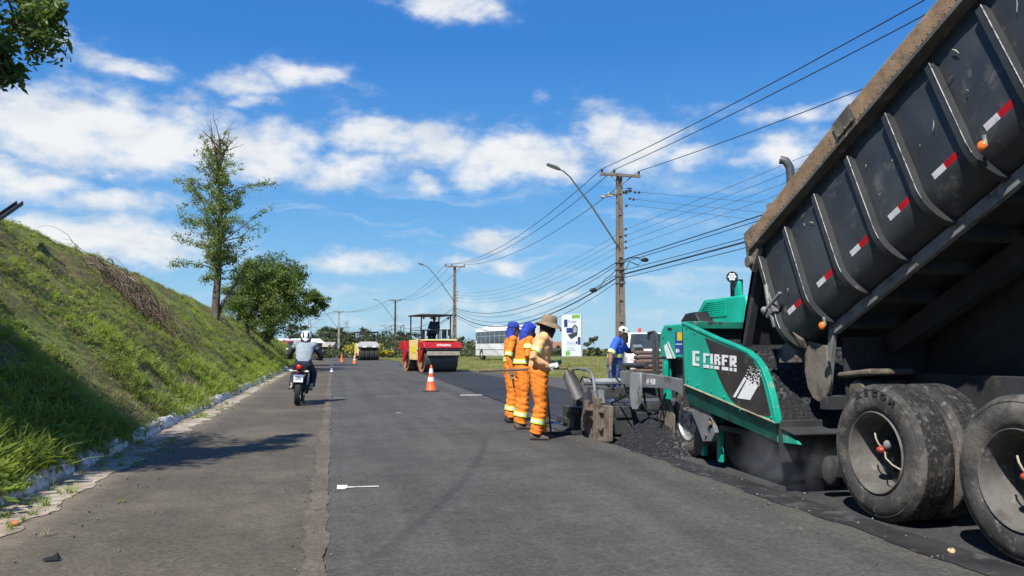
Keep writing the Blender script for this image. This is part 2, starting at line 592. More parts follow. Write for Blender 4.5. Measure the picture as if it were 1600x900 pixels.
strip('road', lambda y: -2.45, lambda y: .1, -15, 210, .002, M_road_old, 'old warm grey asphalt of the left lane', step=.5)
strip('road_resurfaced', lambda y: -.02, lambda y: min(road_right(y), 3.72 + max(0, y - 9.9) * 30), -15, 210, .010, M_road_new, 'newer blue grey asphalt of the right lane', nx=24, step=.25, jag=.03, rag=(1, .6))
strip('road_base', lambda y: 3.6, lambda y: 11.2, -15, 10.4, .004, M_base, 'bare old surface under the paver and truck')
strip('fresh_asphalt_mat', lambda y: 3.78 + max(0, y - 16) * .02, lambda y: min(6.9, road_right(y) - .4), 10.9, 60, .022, M_road_fresh, 'dark freshly laid asphalt mat behind the paver', nx=8, step=.5, jag=.05)
strip('road_seam', lambda y: -.165, lambda y: -.02, -2, 40, .0135, M_seam, 'crumbling sandy joint between the two lanes', nx=5, step=.05, jag=.045, rag=(1.0, .8))
strip('tack_coat', lambda y: 3.60 - .012 * (9 - y), lambda y: 3.86, -2, 10.2, .016, M_tack, 'dark strip of sprayed bitumen along the paver lane', nx=5, step=.06, jag=.05, rag=(1.2, .4))
strip('gutter', lambda y: -2.62, lambda y: -2.14, -2, 52, .008, M_sand, 'dusty sand filled gutter along the kerb', nx=7, step=.08, jag=.13, rag=(0, 1.2))

# paint marks on the asphalt
M_paint = mat('road_paint', (.72, .71, .67), .8, 0, .1, 8, dirt=((.2, .2, .19), .42, 9), bump=.4, bs=70)


def mark(name, pts, label, z=.0165):
    o = MB((pts[0][0], pts[0][1], 0)).prism([(x, y, z) for x, y in pts], (0, 0, .003)).build(name, M_paint)
    return tag(o, label, kind='structure')


mark('paint_mark', [(.055, 7.38), (.13, 7.36), (.15, 7.45), (.15, 7.56), (.06, 7.58)], 'small white paint blob beside the lane joint')
mark('paint_mark', [(.148, 7.435), (.30, 7.442), (.43, 7.437), (.43, 7.462), (.30, 7.468), (.148, 7.475)], 'thin white paint dash pointing right from the blob')
mark('lane_dash', [(-.12, 42.5), (.02, 42.5), (.02, 50.5), (-.12, 50.5)], 'white lane dash ahead of the motorcyclist')
mark('lane_dash', [(-.12, 57), (.02, 57), (.02, 60), (-.12, 60)], 'short far white lane dash near the bend')
mark('paint_mark', [(3.3, 20.9), (3.98, 20.95), (3.98, 21.15), (3.3, 21.1)], 'white paint dash on the road right of the near cone')
for k, (x, y, a, b) in enumerate([(1.2, 15.6, .10, .06), (.05, 20.5, .22, .05)]):
    mark('paint_mark', [(x, y), (x + a, y + .02), (x + a * .9, y + b), (x + .03, y + b * .8)], ['small pale paint speck in the right lane', 'faint white mark near the motorcycle shadow tip'][k])


# embankment
def crest(y):
    return float(np.interp(y, [-10, 12, 32, 45, 70, 105, 130], [4.6, 4.35, 4.0, 3.55, 2.35, .85, .2]))


def bank_z(x, y):
    d = -2.72 - x
    if d <= 0:
        return .1
    h = crest(y)
    s = min(.55 * d + .12 * d * d, .9 * d - .15 if d > 1.2 else .9 * d)
    s = .93 * d if d > .8 else .78 * d + .19 * d * d
    k = .5
    a = s
    b = h + .03 * d
    m = -math.log(math.exp(-a / k) + math.exp(-b / k)) * k if a / k < 60 else b
    n = .20 * nz(x, y, 0, .6, 3) + .13 * nz(x, y, 5, 1.9, 3)
    return .1 + max(0, m) + n * min(1, d / .9)


xs = np.concatenate([np.linspace(-2.70, -9.5, 58), np.linspace(-10.2, -34, 18)])
ys = np.concatenate([np.arange(-6, 50, .22), np.arange(50, 131, .9)])
V = np.array([(x + bend(y) * (1 if y > 80 else 1), y, bank_z(x, y) + ground_z(y)) for y in ys for x in xs])
e = npmesh('embankment', V, grid(len(xs), len(ys)), M_bank, smooth=True)
tag(e, 'steep roadside earth bank with patches of bare soil', kind='structure')

# white painted kerb stones
kb = bpy.data.objects.new('kerb', None)
col.objects.link(kb)
tag(kb, 'low white painted kerb of worn stones at the foot of the bank', kind='structure')
M_kerb = mat('kerb_whitewash', (.66, .65, .62), .85, 0, .15, 5, dirt=(((.17, .13, .09), .5, 5), ((.33, .31, .28), .5, 11)), bump=.7, bs=22)
kmeshes = []
for k in range(8):
    b = MB()
    L = .46 + .05 * rng.random()
    prof = [(-.10, -.05), (.035, -.05), (.03, .04), (-.005, .115), (-.04, .15), (-.11, .155)]
    rings = []
    for q, yv in enumerate(np.linspace(-L / 2, L / 2, 6)):
        sq = .93 if q in (0, 5) else 1
        rings.append([Vector((x * sq + .014 * rng.normal(), yv + .01 * rng.normal(), z * sq + .010 * rng.normal())) for x, z in prof])
    b.loft(rings)
    o = b.build('kerb_stone', M_kerb, kb, ang=50)
    kmeshes.append(o.data)
    bpy.data.objects.remove(o)
y = 3.2
k = 0
while y < 50:
    o = bpy.data.objects.new('kerb_stone', kmeshes[k % 8])
    col.objects.link(o)
    o.parent = kb
    o.location = (-2.56 + .02 * rng.normal(), y, -.005 + .012 * rng.normal())
    o.rotation_euler = (R(1.5 * rng.normal()), R(4 * rng.normal()), R(2.5 * rng.normal()))
    y += .52
    k += 1


# ------------------------------------------------------------------ grass
def blade_mat(name, c0, c1, trans=.52):
    m = bpy.data.materials.new(name)
    m.use_nodes = True
    t = NT(m.node_tree)
    oi = t.n('ShaderNodeObjectInfo').outputs['Random']
    co = t.n('ShaderNodeTexCoord').outputs['Object']
    gp = t.n('ShaderNodeNewGeometry').outputs['Position']
    k = t.math('ADD', t.math('MULTIPLY', oi, .55), t.math('MULTIPLY', t.noise(gp, 1.3, 4), .65), clamp=True)
    c = t.mix(k, c0, c1)
    d = t.n('ShaderNodeBsdfPrincipled', i={'Base Color': c, 'Roughness': .55, 'Specular IOR Level': .35})
    tr = t.n('ShaderNodeBsdfTranslucent', i={'Color': t.mix(.5, c, (.42, .47, .07))})
    mx = t.n('ShaderNodeMixShader', i={0: trans, 1: d, 2: tr})
    t.n('ShaderNodeOutputMaterial', i={0: mx})
    return m


G_green = blade_mat('blade_green', (.125, .21, .028), (.30, .40, .068))
G_lime = blade_mat('blade_lime', (.17, .26, .03), (.34, .40, .075))
G_dry = blade_mat('blade_dry', (.26, .20, .10), (.46, .38, .21), .2)
G_olive = blade_mat('blade_olive', (.17, .19, .045), (.32, .33, .095))
G_dark = blade_mat('blade_dark', (.045, .085, .016), (.10, .15, .03))


def tuft(name, n, h, wd, lean, m, r=random.Random(3)):
    V, F = [], []
    for k in range(n):
        a = r.uniform(0, 6.283)
        bx, by = r.gauss(0, .045), r.gauss(0, .045)
        hh = h * r.uniform(.55, 1.15)
        ln = lean * r.uniform(.3, 1.3)
        dx, dy = math.cos(a), math.sin(a)
        px, py = -dy, dx
        o = len(V)
        for q, tt in enumerate((0, .35, .7, 1)):
            ww = wd * (1, .95, .6, .05)[q] * .5
            ox = bx + dx * ln * tt * tt * hh
            oy = by + dy * ln * tt * tt * hh
            z = hh * tt * (1 - .28 * ln * tt)
            V.append((ox - px * ww, oy - py * ww, z))
            V.append((ox + px * ww, oy + py * ww, z))
        for q in range(3):
            F.append((o + 2 * q, o + 2 * q + 1, o + 2 * q + 3, o + 2 * q + 2))
    me = bpy.data.meshes.new(name)
    me.from_pydata(V, [], F)
    me.materials.append(m)
    return me


def weed(name, n, h, lf, m, r=random.Random(5)):
    """broad leaved weed: small leaves along a few stems"""
    V, F = [], []
    for k in range(n):
        a = r.uniform(0, 6.283)
        rad, z = r.uniform(.02, .16), h * r.uniform(.2, 1.0)
        c = Vector((math.cos(a) * rad, math.sin(a) * rad, z))
        d = Vector((math.cos(a), math.sin(a), r.uniform(-.5, .6))).normalized()
        s = d.cross(Vector((0, 0, 1))).normalized()
        L = lf * r.uniform(.6, 1.3)
        o = len(V)
        V += [tuple(c), tuple(c + d * L * .5 + s * L * .28), tuple(c + d * L), tuple(c + d * L * .5 - s * L * .28)]
        F.append((o, o + 1, o + 2, o + 3))
    me = bpy.data.meshes.new(name)
    me.from_pydata(V, [], F)
    me.materials.append(m)
    return me


protos = [tuft('ta', 16, .30, .018, .8, G_green), tuft('tb', 18, .22, .016, 1.1, G_green), tuft('tc', 14, .36, .022, .9, G_lime), tuft('td', 14, .20, .014, 1.2, G_olive),
          tuft('te', 12, .26, .010, 1.3, G_dry), weed('wa', 26, .22, .10, G_green), weed('wb', 22, .16, .08, G_lime), tuft('tf', 12, .13, .008, 1.5, G_dry), weed('wc', 24, .25, .09, G_dark), tuft('tg', 16, .28, .016, .9, G_dark)]
P, RT, SC, PI = [], [], [], []
bands = [(5.0, 15, 260), (15, 26, 150), (26, 42, 75), (42, 75, 30), (75, 118, 9)]
for (a, b, dn) in bands:
    n = int((b - a) * 6.2 * dn)
    X = -2.66 - 6.4 * rng.random(n) ** 1.05
    Y = a + (b - a) * rng.random(n)
    for x, y in zip(X, Y):
        pn = nz(x, y, 0, .55, 4)          # bare patches
        p2 = nz(x + 40, y, 0, .33, 3)     # lush / dry drift
        p3 = nz(x, y + 70, 3, 1.4, 3)
        d = -2.7 - x
        if pn < -.19 + .14 * rng.random() + .010 * d and rng.random() < .93:
            if rng.random() < .55:
                continue
            bare_ = True
        else:
            bare_ = False
        low = max(0, 1 - d / 1.3)
        u = rng.random()
        if bare_:
            pid = int(rng.choice([4, 7, 3, 3]))
        elif u < .14 + .20 * max(0, -pn) + .045 * min(4, d):
            pid = 4 if rng.random() < .45 else 7
        elif p2 + .35 * p3 + .5 * low > .14:
            pid = int(rng.choice([0, 2, 5, 6, 2, 1]))
        elif p2 + .3 * p3 > -.16:
            pid = int(rng.choice([0, 1, 3, 5, 9, 3]))
        else:
            pid = int(rng.choice([3, 3, 7, 9, 8, 1]))
        s = rng.uniform(.45, 1.05) * (.50 + .40 * math.exp(-d / 1.4) + .22 * max(0, p2)) * (1 + .25 * low) * (.85 + .4 * max(0, p2)) * (1 + (y - 20) * .012 if y > 20 else 1)
        if bare_:
            s *= .6
        P.append((x + bend(y), y, bank_z(x, y) + ground_z(y) - .015))
        RT.append((rng.normal() * .18, .16 * min(1, d) + rng.normal() * .15, rng.uniform(0, 6.28)))
        SC.append(s)
        PI.append(pid)
go = scatter('bank_grass', P, RT, SC, PI, protos)
tag(go, 'long green and straw coloured grass and weeds covering the bank')
P, RT, SC, PI = [], [], [], []
for k in range(26000):      # verge and field grass on the right
    y = 14 + 90 * rng.random() ** 1.3
    x = road_right(y) - .25 + 30 * rng.random() ** 1.8
    if bend(y) < -4 and x < 8:
        continue
    if nz(x, y, 2, .3, 3) < -.12 and rng.random() < .7:
        continue
    P.append((x, y, ground_z(y) - .03 + (0.10 * nz(x, y, 0, .12) + .12 if x > 12 else 0)))
    RT.append((rng.normal() * .15, rng.normal() * .15, rng.uniform(0, 6.28)))
    SC.append(rng.uniform(.35, .75))
    PI.append(int(rng.choice([3, 3, 7, 4, 1, 3])))
for k in range(1900):        # tufts that have crept over the kerb and into the gutter
    y = 5 + 40 * rng.random()
    nn_ = nz(3, y, 1, .5, 3)
    if k % 4 == 0:
        if nn_ < .05:
            continue
        P.append((-2.5 + .28 * abs(rng.normal()), y, .0))
    else:
        if nn_ < -.12:
            continue
        P.append((-2.68 + .10 * abs(rng.normal()), y, .10))
    RT.append((rng.normal() * .3, rng.normal() * .3, rng.uniform(0, 6.28)))
    SC.append(rng.uniform(.2, .5))
    PI.append(int(rng.choice([0, 3, 1, 7])))
go = scatter('verge_grass', P, RT, SC, PI, protos)
tag(go, 'short dry grass on the verge and field beside the road')

# ------------------------------------------------------------------ trees
def leaf_mat(name, c0, c1, trans=.4, s=1.2):
    m = bpy.data.materials.new(name)
    m.use_nodes = True
    t = NT(m.node_tree)
    gp = t.n('ShaderNodeNewGeometry')
    n1 = t.noise(gp.outputs['Position'], s, 5, .65)
    k = t.math('ADD', t.math('MULTIPLY', gp.outputs['Random Per Island'], .6), t.math('MULTIPLY', n1, .5), clamp=True)
    c = t.mix(k, c0, c1)
    d = t.n('ShaderNodeBsdfPrincipled', i={'Base Color': c, 'Roughness': .45, 'Specular IOR Level': .4})
    tr = t.n('ShaderNodeBsdfTranslucent', i={'Color': t.mix(.45, c, (.26, .34, .04))})
    t.n('ShaderNodeOutputMaterial', i={0: t.n('ShaderNodeMixShader', i={0: trans, 1: d, 2: tr})})
    return m


L_mid = leaf_mat('leaf_mid', (.05, .098, .02), (.14, .20, .042))
L_dark = leaf_mat('leaf_dark', (.030, .064, .013), (.085, .135, .028))
L_light = leaf_mat('leaf_light', (.085, .145, .026), (.20, .265, .055))
L_pale = leaf_mat('leaf_pale', (.12, .18, .035), (.26, .32, .075))
L_far = leaf_mat('leaf_far', (.035, .055, .020), (.085, .105, .045), .2, .3)
L_far2 = leaf_mat('leaf_far_pale', (.06, .075, .035), (.13, .14, .07), .2, .3)
L_yel = leaf_mat('leaf_yellow', (.34, .27, .015), (.58, .46, .02), .2, .6)
M_bark = mat('bark', (.115, .088, .066), .9, 0, .35, 6, dirt=((.20, .18, .15), .4, 4), bump=1, bs=25, stretch=(1, 1, .25))
M_bark_pale = mat('bark_pale', (.34, .29, .22), .9, 0, .3, 8, bump=.8, bs=25)
M_twig = mat('dry_twig', (.15, .105, .07), .9, 0, .35, 8)


def leaf_cloud(centers, radii, per, size, r, up=.35, flat=1.0, aspect=.45):
    """centers: n x 3, leaf quads scattered through each clump"""
    centers, radii = np.asarray(centers, float), np.asarray(radii, float)
    n = len(centers) * per
    ci = np.repeat(np.arange(len(centers)), per)
    d = r.normal(size=(n, 3))
    d /= np.linalg.norm(d, axis=1)[:, None]
    rad = radii[ci] * (r.random(n) ** .45) * r.uniform(.75, 1.15, n)
    p = centers[ci] + d * rad[:, None] * np.array([1, 1, flat])
    nrm = r.normal(size=(n, 3)) * .8 + d * .5 + np.array([0, 0, up])
    nrm /= np.linalg.norm(nrm, axis=1)[:, None]
    a = np.cross(nrm, r.normal(size=(n, 3)))
    a /= np.linalg.norm(a, axis=1)[:, None]
    b = np.cross(nrm, a)
    s = size * r.uniform(.6, 1.35, n)[:, None]
    V = np.stack([p - a * s * .5, p + b * s * aspect * .5 + nrm * s * .06, p + a * s * .5, p - b * s * aspect * .5 + nrm * s * .06], 1).reshape(-1, 3)
    F = np.arange(n * 4).reshape(-1, 4)
    return V, F


def limb(mb, p0, d, L, r0, r1, r, bendy=.25, seg=5, droop=0.0):
    pts, rs = [Vector(p0)], [r0]
    d = Vector(d).normalized()
    for k in range(seg):
        d = (d + Vector((r.normal(), r.normal(), r.normal() * .7 - droop)) * bendy * .5).normalized()
        pts.append(pts[-1] + d * L / seg)
        rs.append(r0 + (r1 - r0) * (k + 1) / seg)
    mb.tube(pts, rs, 6)
    return pts


# tall thin tree on the bank with a bare top
r = np.random.default_rng(4)
base = Vector((-5.62, 41.0, bank_z(-5.62, 41) - .3))
T = thing('tall_tree', base, 'tall slender tree with a sparse green crown and bare dead top, on the bank', 'tree')
tb, cl, cr_, clm = MB(), [], [], []
tips = []
trunk = [Vector((0, 0, 0)), Vector((.05, 0, 1.2)), Vector((.10, .05, 2.6)), Vector((.12, 0, 4.2)), Vector((.14, 0, 5.6)), Vector((.04, 0, 6.9)), Vector((.0, .05, 9.0))]
tb.tube(trunk, [.23, .19, .165, .14, .11, .085, .06], 10)
tb.tube([Vector((.02, .1, .1)), Vector((.35, .1, 1.1)), Vector((.95, .15, 2.1)), Vector((1.3, .2, 2.9))], [.10, .085, .06, .035], 7)


def on_trunk(z):
    for a, b in zip(trunk, trunk[1:]):
        if a.z <= z <= b.z:
            return a.lerp(b, (z - a.z) / (b.z - a.z))
    return trunk[-1]


for k in range(60):
    z = 2.2 + 6.6 * (k / 60)
    bare = r.random() < .15
    a = k * 2.4 + r.normal() * .9
    L = np.interp(z, [2.2, 3.2, 4.6, 6.2, 7.2, 8.4], [1.5, 2.3, 2.6, 2.5, 2.0, 1.4]) * r.uniform(.35, 1.2)
    up = np.interp(z, [2, 4, 6, 8], [.25, .55, 1.0, 1.7])
    pts = limb(tb, on_trunk(z), (math.cos(a), math.sin(a), up), L, .035, .009, r, .42, 5, .10)
    for q in range(4):
        i = 1 + q
        p = pts[min(i, 5)]
        sub = limb(tb, p, (r.normal(), r.normal(), r.normal() * .4 + .15), L * r.uniform(.25, .5), .012, .005, r, .5, 3)
        if (z < 6.8 or (z < 8.0 and r.random() < .5)) and not bare:
            cl += [sub[1], sub[2], sub[3]]
            cr_ += list(r.uniform(.15, .36, 3))
        elif r.random() < .5:
            cl.append(sub[-1])
            cr_.append(.16)
    if z < 6.4 and not bare:
        cl += [pts[3], pts[4], pts[5]]
        cr_ += list(r.uniform(.16, .38, 3))
for k in range(13):     # bare twigs of the dead top
    a = k * 2.1
    p = on_trunk(7.4 + .11 * k)
    pts = limb(tb, p, (math.cos(a) * .5, math.sin(a) * .5, 1.0), r.uniform(1.2, 2.3), .032, .007, r, .32, 6)
    for q in range(3):
        limb(tb, pts[2 + q], (r.normal() * .8, r.normal() * .8, .6), r.uniform(.4, .8), .010, .004, r, .4, 3)
tb.build('trunk', M_bark, T)
V, F = leaf_cloud(cl, np.array(cr_) * 1.1, 29, .115, r, .5, .8)
mi = (r.random(len(F)) < .55).astype(int)
npmesh('crown', V, F, [L_light, L_pale], T, mi)

# round bushy tree behind it
r = np.random.default_rng(9)


def bushy(name, loc, label, blobs, leaves, size, mats, seed, trunk_h=2.0, tr=.2, group=None, per_lim=None, stems=5):
    r = np.random.default_rng(seed)
    T = thing(name, loc, label, 'tree', group)
    tb = MB()
    tb.tube([Vector((0, 0, -.2)), Vector((.05, 0, trunk_h * .6)), Vector((0, .05, trunk_h))], [tr, tr * .8, tr * .65], 9)
    C, Rr = [], []
    for (bx, by, bz, br) in blobs:
        pts = limb(tb, (0, .0, trunk_h * .8), Vector((bx, by, bz - trunk_h * .8)), (Vector((bx, by, bz)) - Vector((0, 0, trunk_h * .8))).length * .95, tr * .42, .02, r, .15, 6)
        n = stems
        for q in range(n):
            d = Vector(r.normal(size=3)).normalized()
            e = Vector((bx, by, bz)) + d * br * r.uniform(.75, 1.12)
            s = Vector((bx, by, bz)) + d * br * .1
            tb.tube([s, s.lerp(e, .5) + Vector(r.normal(size=3)) * .05 * br, e], [.022 * br, .014 * br, .006 * br], 5)
            C += [tuple(e), tuple(s.lerp(e, .62))]
            Rr += [br * r.uniform(.26, .38), br * r.uniform(.3, .42)]
    tb.build('trunk', M_bark, T)
    V, F = leaf_cloud(C, Rr, max(1, leaves // len(C)), size, r, .4, .8)
    mi = (r.random(len(F)) < .3).astype(int)
    npmesh('crown', V, F, mats, T, mi)
    return T


bushy('bushy_tree', (-4.3, 56.0, bank_z(-4.3, 56) - .1), 'dense round dark green tree at the low end of the bank',
      [(-1.6, 0, 2.6, 1.5), (-.3, .3, 3.6, 1.6), (1.0, -.2, 3.0, 1.6), (.4, 0, 4.6, 1.4), (2.3, .2, 2.6, 1.1), (3.2, 0, 2.9, .8), (-1.0, -.5, 4.6, 1.1), (0, -1, 1.7, 1.4), (1.5, .4, 4.6, 1.0), (.6, .2, 1.4, 1.5)],
      30000, .16, [L_mid, L_mid], 21, 1.6, .2, stems=24)
bushy('leafy_tree', (-4.75, 47.5, bank_z(-4.75, 47.5) - .1), 'lighter green leafy tree right beside the tall thin one',
      [(-.4, 0, 2.3, 1.0), (.6, .2, 2.9, 1.2), (1.4, 0, 2.1, 1.0), (.2, -.2, 3.4, .9), (1.6, .2, 3.3, .9), (.5, 0, 1.3, 1.0), (2.2, 0, 2.7, .7)],
      18000, .14, [L_light, L_mid], 22, 1.2, .13, stems=20)

# tree whose branches hang into the top left corner; its crown shades the bank and its long limb the lane
r = np.random.default_rng(31)
tl = Vector((-7.1, 5.2, bank_z(-7.1, 5.2) - .2))
T = thing('overhanging_tree', tl, 'dark leafy tree reaching over the road into the top left corner', 'tree')
tb = MB(tl)
p0 = tl + Vector((0, 0, 0))
fork = tl + Vector((.1, .2, 1.9))
tb.tube([p0, tl + Vector((.05, .1, 1.0)), fork], [.26, .22, .18], 10)
C, Rr = [], []
# (centre, radius): crown over the bank, then the long limb toward the road
blobs = [((-7.0, 6.2, 6.9), 1.3), ((-6.2, 7.6, 6.4), 1.2), ((-7.6, 7.6, 7.2), 1.2), ((-6.6, 5.0, 7.2), 1.1), ((-5.4, 6.6, 5.9), .8),
         ((-4.9, 6.2, 5.2), .42), ((-4.5, 6.7, 5.1), .50), ((-4.1, 7.1, 5.0), .55), ((-3.75, 7.5, 4.9), .46), ((-3.4, 7.95, 4.7), .42), (tuple(onX(30, 45, -3.08)), .36), (tuple(onX(4, 92, -3.12)), .22), (tuple(onX(74, 28, -3.0)), .20)]
path = [fork, Vector((-6.2, 5.9, 5.2)), Vector((-5.2, 6.3, 5.2)), Vector((-4.4, 6.8, 5.05)), Vector((-3.6, 7.7, 4.85)), onX(70, 30, -3.0)]
tb.tube(path, [.14, .10, .07, .05, .03, .012], 7)
for c, br in blobs[:5]:
    c = Vector(c)
    tb.tube([fork, fork.lerp(c, .5) + Vector((0, 0, .2)), c], [.12, .07, .03], 7)
for c, br in blobs:
    c = Vector(c)
    for q in range(22 if br > .6 else 11):
        d = Vector(r.normal(size=3)).normalized()
        e = c + d * br * r.uniform(.7, 1.15)
        tb.tube([c + d * .05, c.lerp(e, .6) + Vector((0, 0, .05)), e], [.018, .012, .005], 5)
        C += [tuple(e), tuple(c.lerp(e, .6))]
        Rr += [br * .28 + .06, br * .3 + .06]
tb.build('trunk', M_bark, T)
C, Rr = np.array(C), np.array(Rr)
big = Rr > .27
Va, Fa = leaf_cloud(C[~big], Rr[~big] * 1.15, 34, .10, r, .3, .8, .42)
Vb, Fb = leaf_cloud(C[big], Rr[big] * 1.2, 95, .12, r, .3, .9, .5)
V, F = np.concatenate([Va, Vb]), np.concatenate([Fa, Fb + len(Va)])
npmesh('crown', V - np.array(tl), F, [L_dark, L_mid], T, (r.random(len(F)) < .35).astype(int))

# far trees beyond the bend: five of a kind, copied with their own place
r = np.random.default_rng(77)
protos_t = []
for k in range(6):
    bl = [(r.normal() * 1.5, r.normal() * 1.5, 3.6 + r.normal() * .9, r.uniform(1.1, 1.9)) for q in range(6)]
    t_ = bushy('far_tree', (0, 0, 0), 'far tree', bl, 3000, .42, [L_far, L_far2] if k % 2 else [L_far, L_far], 100 + k, 2.0, .2, stems=6)
    protos_t.append(t_)
ORD = 'first second third fourth fifth sixth seventh eighth ninth tenth eleventh twelfth thirteenth fourteenth fifteenth sixteenth seventeenth eighteenth nineteenth twentieth'.split()
first = set()


def far_tree(k, x, y, s, lab, grp):
    if k not in first:
        first.add(k)
        o = protos_t[k]
    else:
        o = dup(protos_t[k])
    o.location = (x, y, ground_z(y) - .1)
    o.scale = (s * 1.6, s * 1.6, s * r.uniform(.9, 1.15))
    o.rotation_euler = (0, 0, r.uniform(0, 6.28))
    tag(o, lab, 'tree', grp)


# photo px, distance, size of each far tree along the left horizon
for i, (px, dd, s) in enumerate([(452, 190, 1.5), (470, 230, 1.5), (488, 215, 1.7), (503, 200, 1.6), (515, 235, 1.8), (528, 190, 1.4), (541, 225, 1.8), (553, 240, 2.0), (566, 215, 1.7), (580, 235, 1.9), (594, 205, 1.6), (606, 230, 1.7),
                                 (622, 200, 1.4), (634, 220, 1.6), (646, 210, 1.5), (660, 260, 1.3), (676, 240, 1.2), (700, 250, 1.2), (722, 230, 1.3), (735, 260, 1.3)]):
    d = ray(px, 545)
    k = i % 6
    far_tree(k, d[0] * dd, d[1] * dd, s * .92, ('pale olive' if k % 2 else 'dark rounded') + ' tree, %s from the left in the far line behind the bend' % ORD[i], 'far trees behind the road bend')
for i, (px, dd, s) in enumerate([(845, 240, .8), (862, 210, 1.0), (915, 230, 1.0), (928, 220, 1.15), (940, 240, .9), (951, 230, 1.0), (960, 250, .9), (1010, 240, 1.0)]):
    d = ray(px, 545)
    k = (i * 2) % 6
    far_tree(k, d[0] * dd, d[1] * dd, s * .95, 'small dark tree far across the field, %s from the left of those round the billboard' % ORD[i], 'far trees across the field')
# lower scrub just past the bend
r2 = np.random.default_rng(5)
C, Rr = [], []
for k in range(210):
    px = r2.uniform(455, 735)
    dd = r2.uniform(108, 170)
    d = ray(px, 545)
    x, y = d[0] * dd, d[1] * dd
    if abs(px - 590) < 55 and dd < 120:
        continue
    s = r2.uniform(.8, 1.9)
    C.append((x, y, ground_z(y) + s * .55))
    Rr.append(s)
C2, R2 = [], []
for k in range(330):      # the wooded slope behind, one dark mass
    px = r2.uniform(425, 750)
    dd = r2.uniform(185, 290)
    d = ray(px, 545)
    x, y = d[0] * dd, d[1] * dd
    top_ = (9.3 + 1.6 * nz(px * .03, 0, 2, 1.0, 3)) * (1.0 if px < 640 else .80)
    C2.append((x, y, ground_z(y) + r2.uniform(.5, 1) * top_ * (dd / 240)))
    R2.append(r2.uniform(1.5, 2.6))
Vw, Fw = leaf_cloud(C2, R2, 110, .62, r2, .4, .75, .6)
wd_ = npmesh('woodland', Vw, Fw, [L_far, L_far2], None, (r2.random(len(Fw)) < .25).astype(int))
tag(wd_, 'dark far wood behind the road bend', kind='stuff')
V, F = leaf_cloud(C, Rr, 90, .42, r2, .4, .7, .6)
s_ = npmesh('scrub', V, F, [L_far, L_far2], None, (r2.random(len(F)) < .5).astype(int))
tag(s_, 'low tangled scrub past the end of the road', kind='stuff')
for (px, dd, w_, h_, lab) in [(570, 100, 3.6, 1.7, 'bush full of yellow flowers left of the far roller'), (600, 101, 1.5, .9, 'small yellow flowering bush right of the far roller')]:
    d = ray(px - 4, 545)
    x, y = d[0] * dd, d[1] * dd
    T = thing('flowering_bush', (x, y, ground_z(y)), lab, 'bush')
    r3 = np.random.default_rng(int(px))
    C = [(r3.normal() * w_ * .33, r3.normal() * w_ * .25, h_ * (.55 + .35 * r3.random())) for k in range(26)]
    V, F = leaf_cloud(C, [h_ * .34] * 26, 50, .24, r3, .5, .7, .7)
    npmesh('crown', V, F, [L_yel, L_light], T, (r3.random(len(F)) < .25).astype(int))
    m = MB()
    for k in range(5):
        m.tube([(0, 0, -.1), (r3.normal() * .3, r3.normal() * .2, h_ * .5)], [.05, .02], 5)
    m.build('stem', M_bark, T)

# heap of dead brush on the bank
r = np.random.default_rng(12)
b0 = Vector((-5.75, 23.6, bank_z(-5.75, 23.6)))
T = thing('brush_heap', b0, 'heap of dead brown branches lying on the bank', 'brush heap')
m1, m2 = MB(), MB()


def lay(p, dirx, L, r0, mb, rise=.25, seg=6):
    pts, rs = [], []
    d = Vector(dirx)
    d.z = 0
    d.normalize()
    q = Vector(p)
    h0 = r.uniform(.0, .28)
    for k in range(seg + 1):
        f = k / seg
        z = bank_z(b0.x + q.x, b0.y + q.y) - b0.z + h0 + rise * math.sin(f * 3.1)
        pts.append(Vector((q.x, q.y, z)))
        rs.append(r0 * (1 - .75 * f))
        d = (d + Vector((r.normal(), r.normal(), 0)) * .22).normalized()
        q = q + d * L / seg
    mb.tube(pts, rs, 5)
    return pts


for k in range(420):
    p = (r.normal() * .5 + .5, r.normal() * .85 - .3, 0)
    pts = lay(p, (r.normal(), r.normal() * 1.2, 0), r.uniform(.4, 1.2), r.uniform(.006, .014), m1, r.uniform(.03, .38))
m1.build('twigs', M_twig, T)
for (p, d, L, rr, ri) in [((.95, .2, 0), (-1, .5, 0), 1.9, .034, .30), ((.1, -1.1, 0), (.5, 1, 0), 1.1, .034, .25), ((-.5, -1.0, 0), (.9, 1, 0), 1.0, .03, .25), ((.8, 1.0, 0), (-1.2, 1, 0), 1.5, .03, .3), ((-.9, 2.0, 0), (.1, 1, 0), 2.6, .022, .15)]:
    o = MB()
    lay(p, d, L, rr, o, ri, 9)
    o.build('branch', M_bark_pale, T)
# loose post sticking out on top of the bank
a, b_ = onX(2, 337, -6.9), onX(31, 317, -6.9)
a = a + (a - b_) * .4
T = MB(a)
d = (b_ - a)
u = Vector((0, -.35, 1)).normalized()
u = (u - d.normalized() * u.dot(d.normalized())).normalized()
s_ = d.normalized().cross(u)
prof = [(-.07, -.045), (.07, -.045), (.07, .045), (.05, .045), (.05, -.02), (-.05, -.02), (-.05, .045), (-.07, .045)]
T.prism([a + s_ * x * 1.0 + u * y for x, y in prof], d)
o = T.build('metal_post', mat('dark_steel', (.06, .058, .055), .6, .3, .3, 8, dirt=((.12, .07, .04), .4, 10)))
tag(o, 'dark steel channel post leaning out over the crest of the bank', 'post')

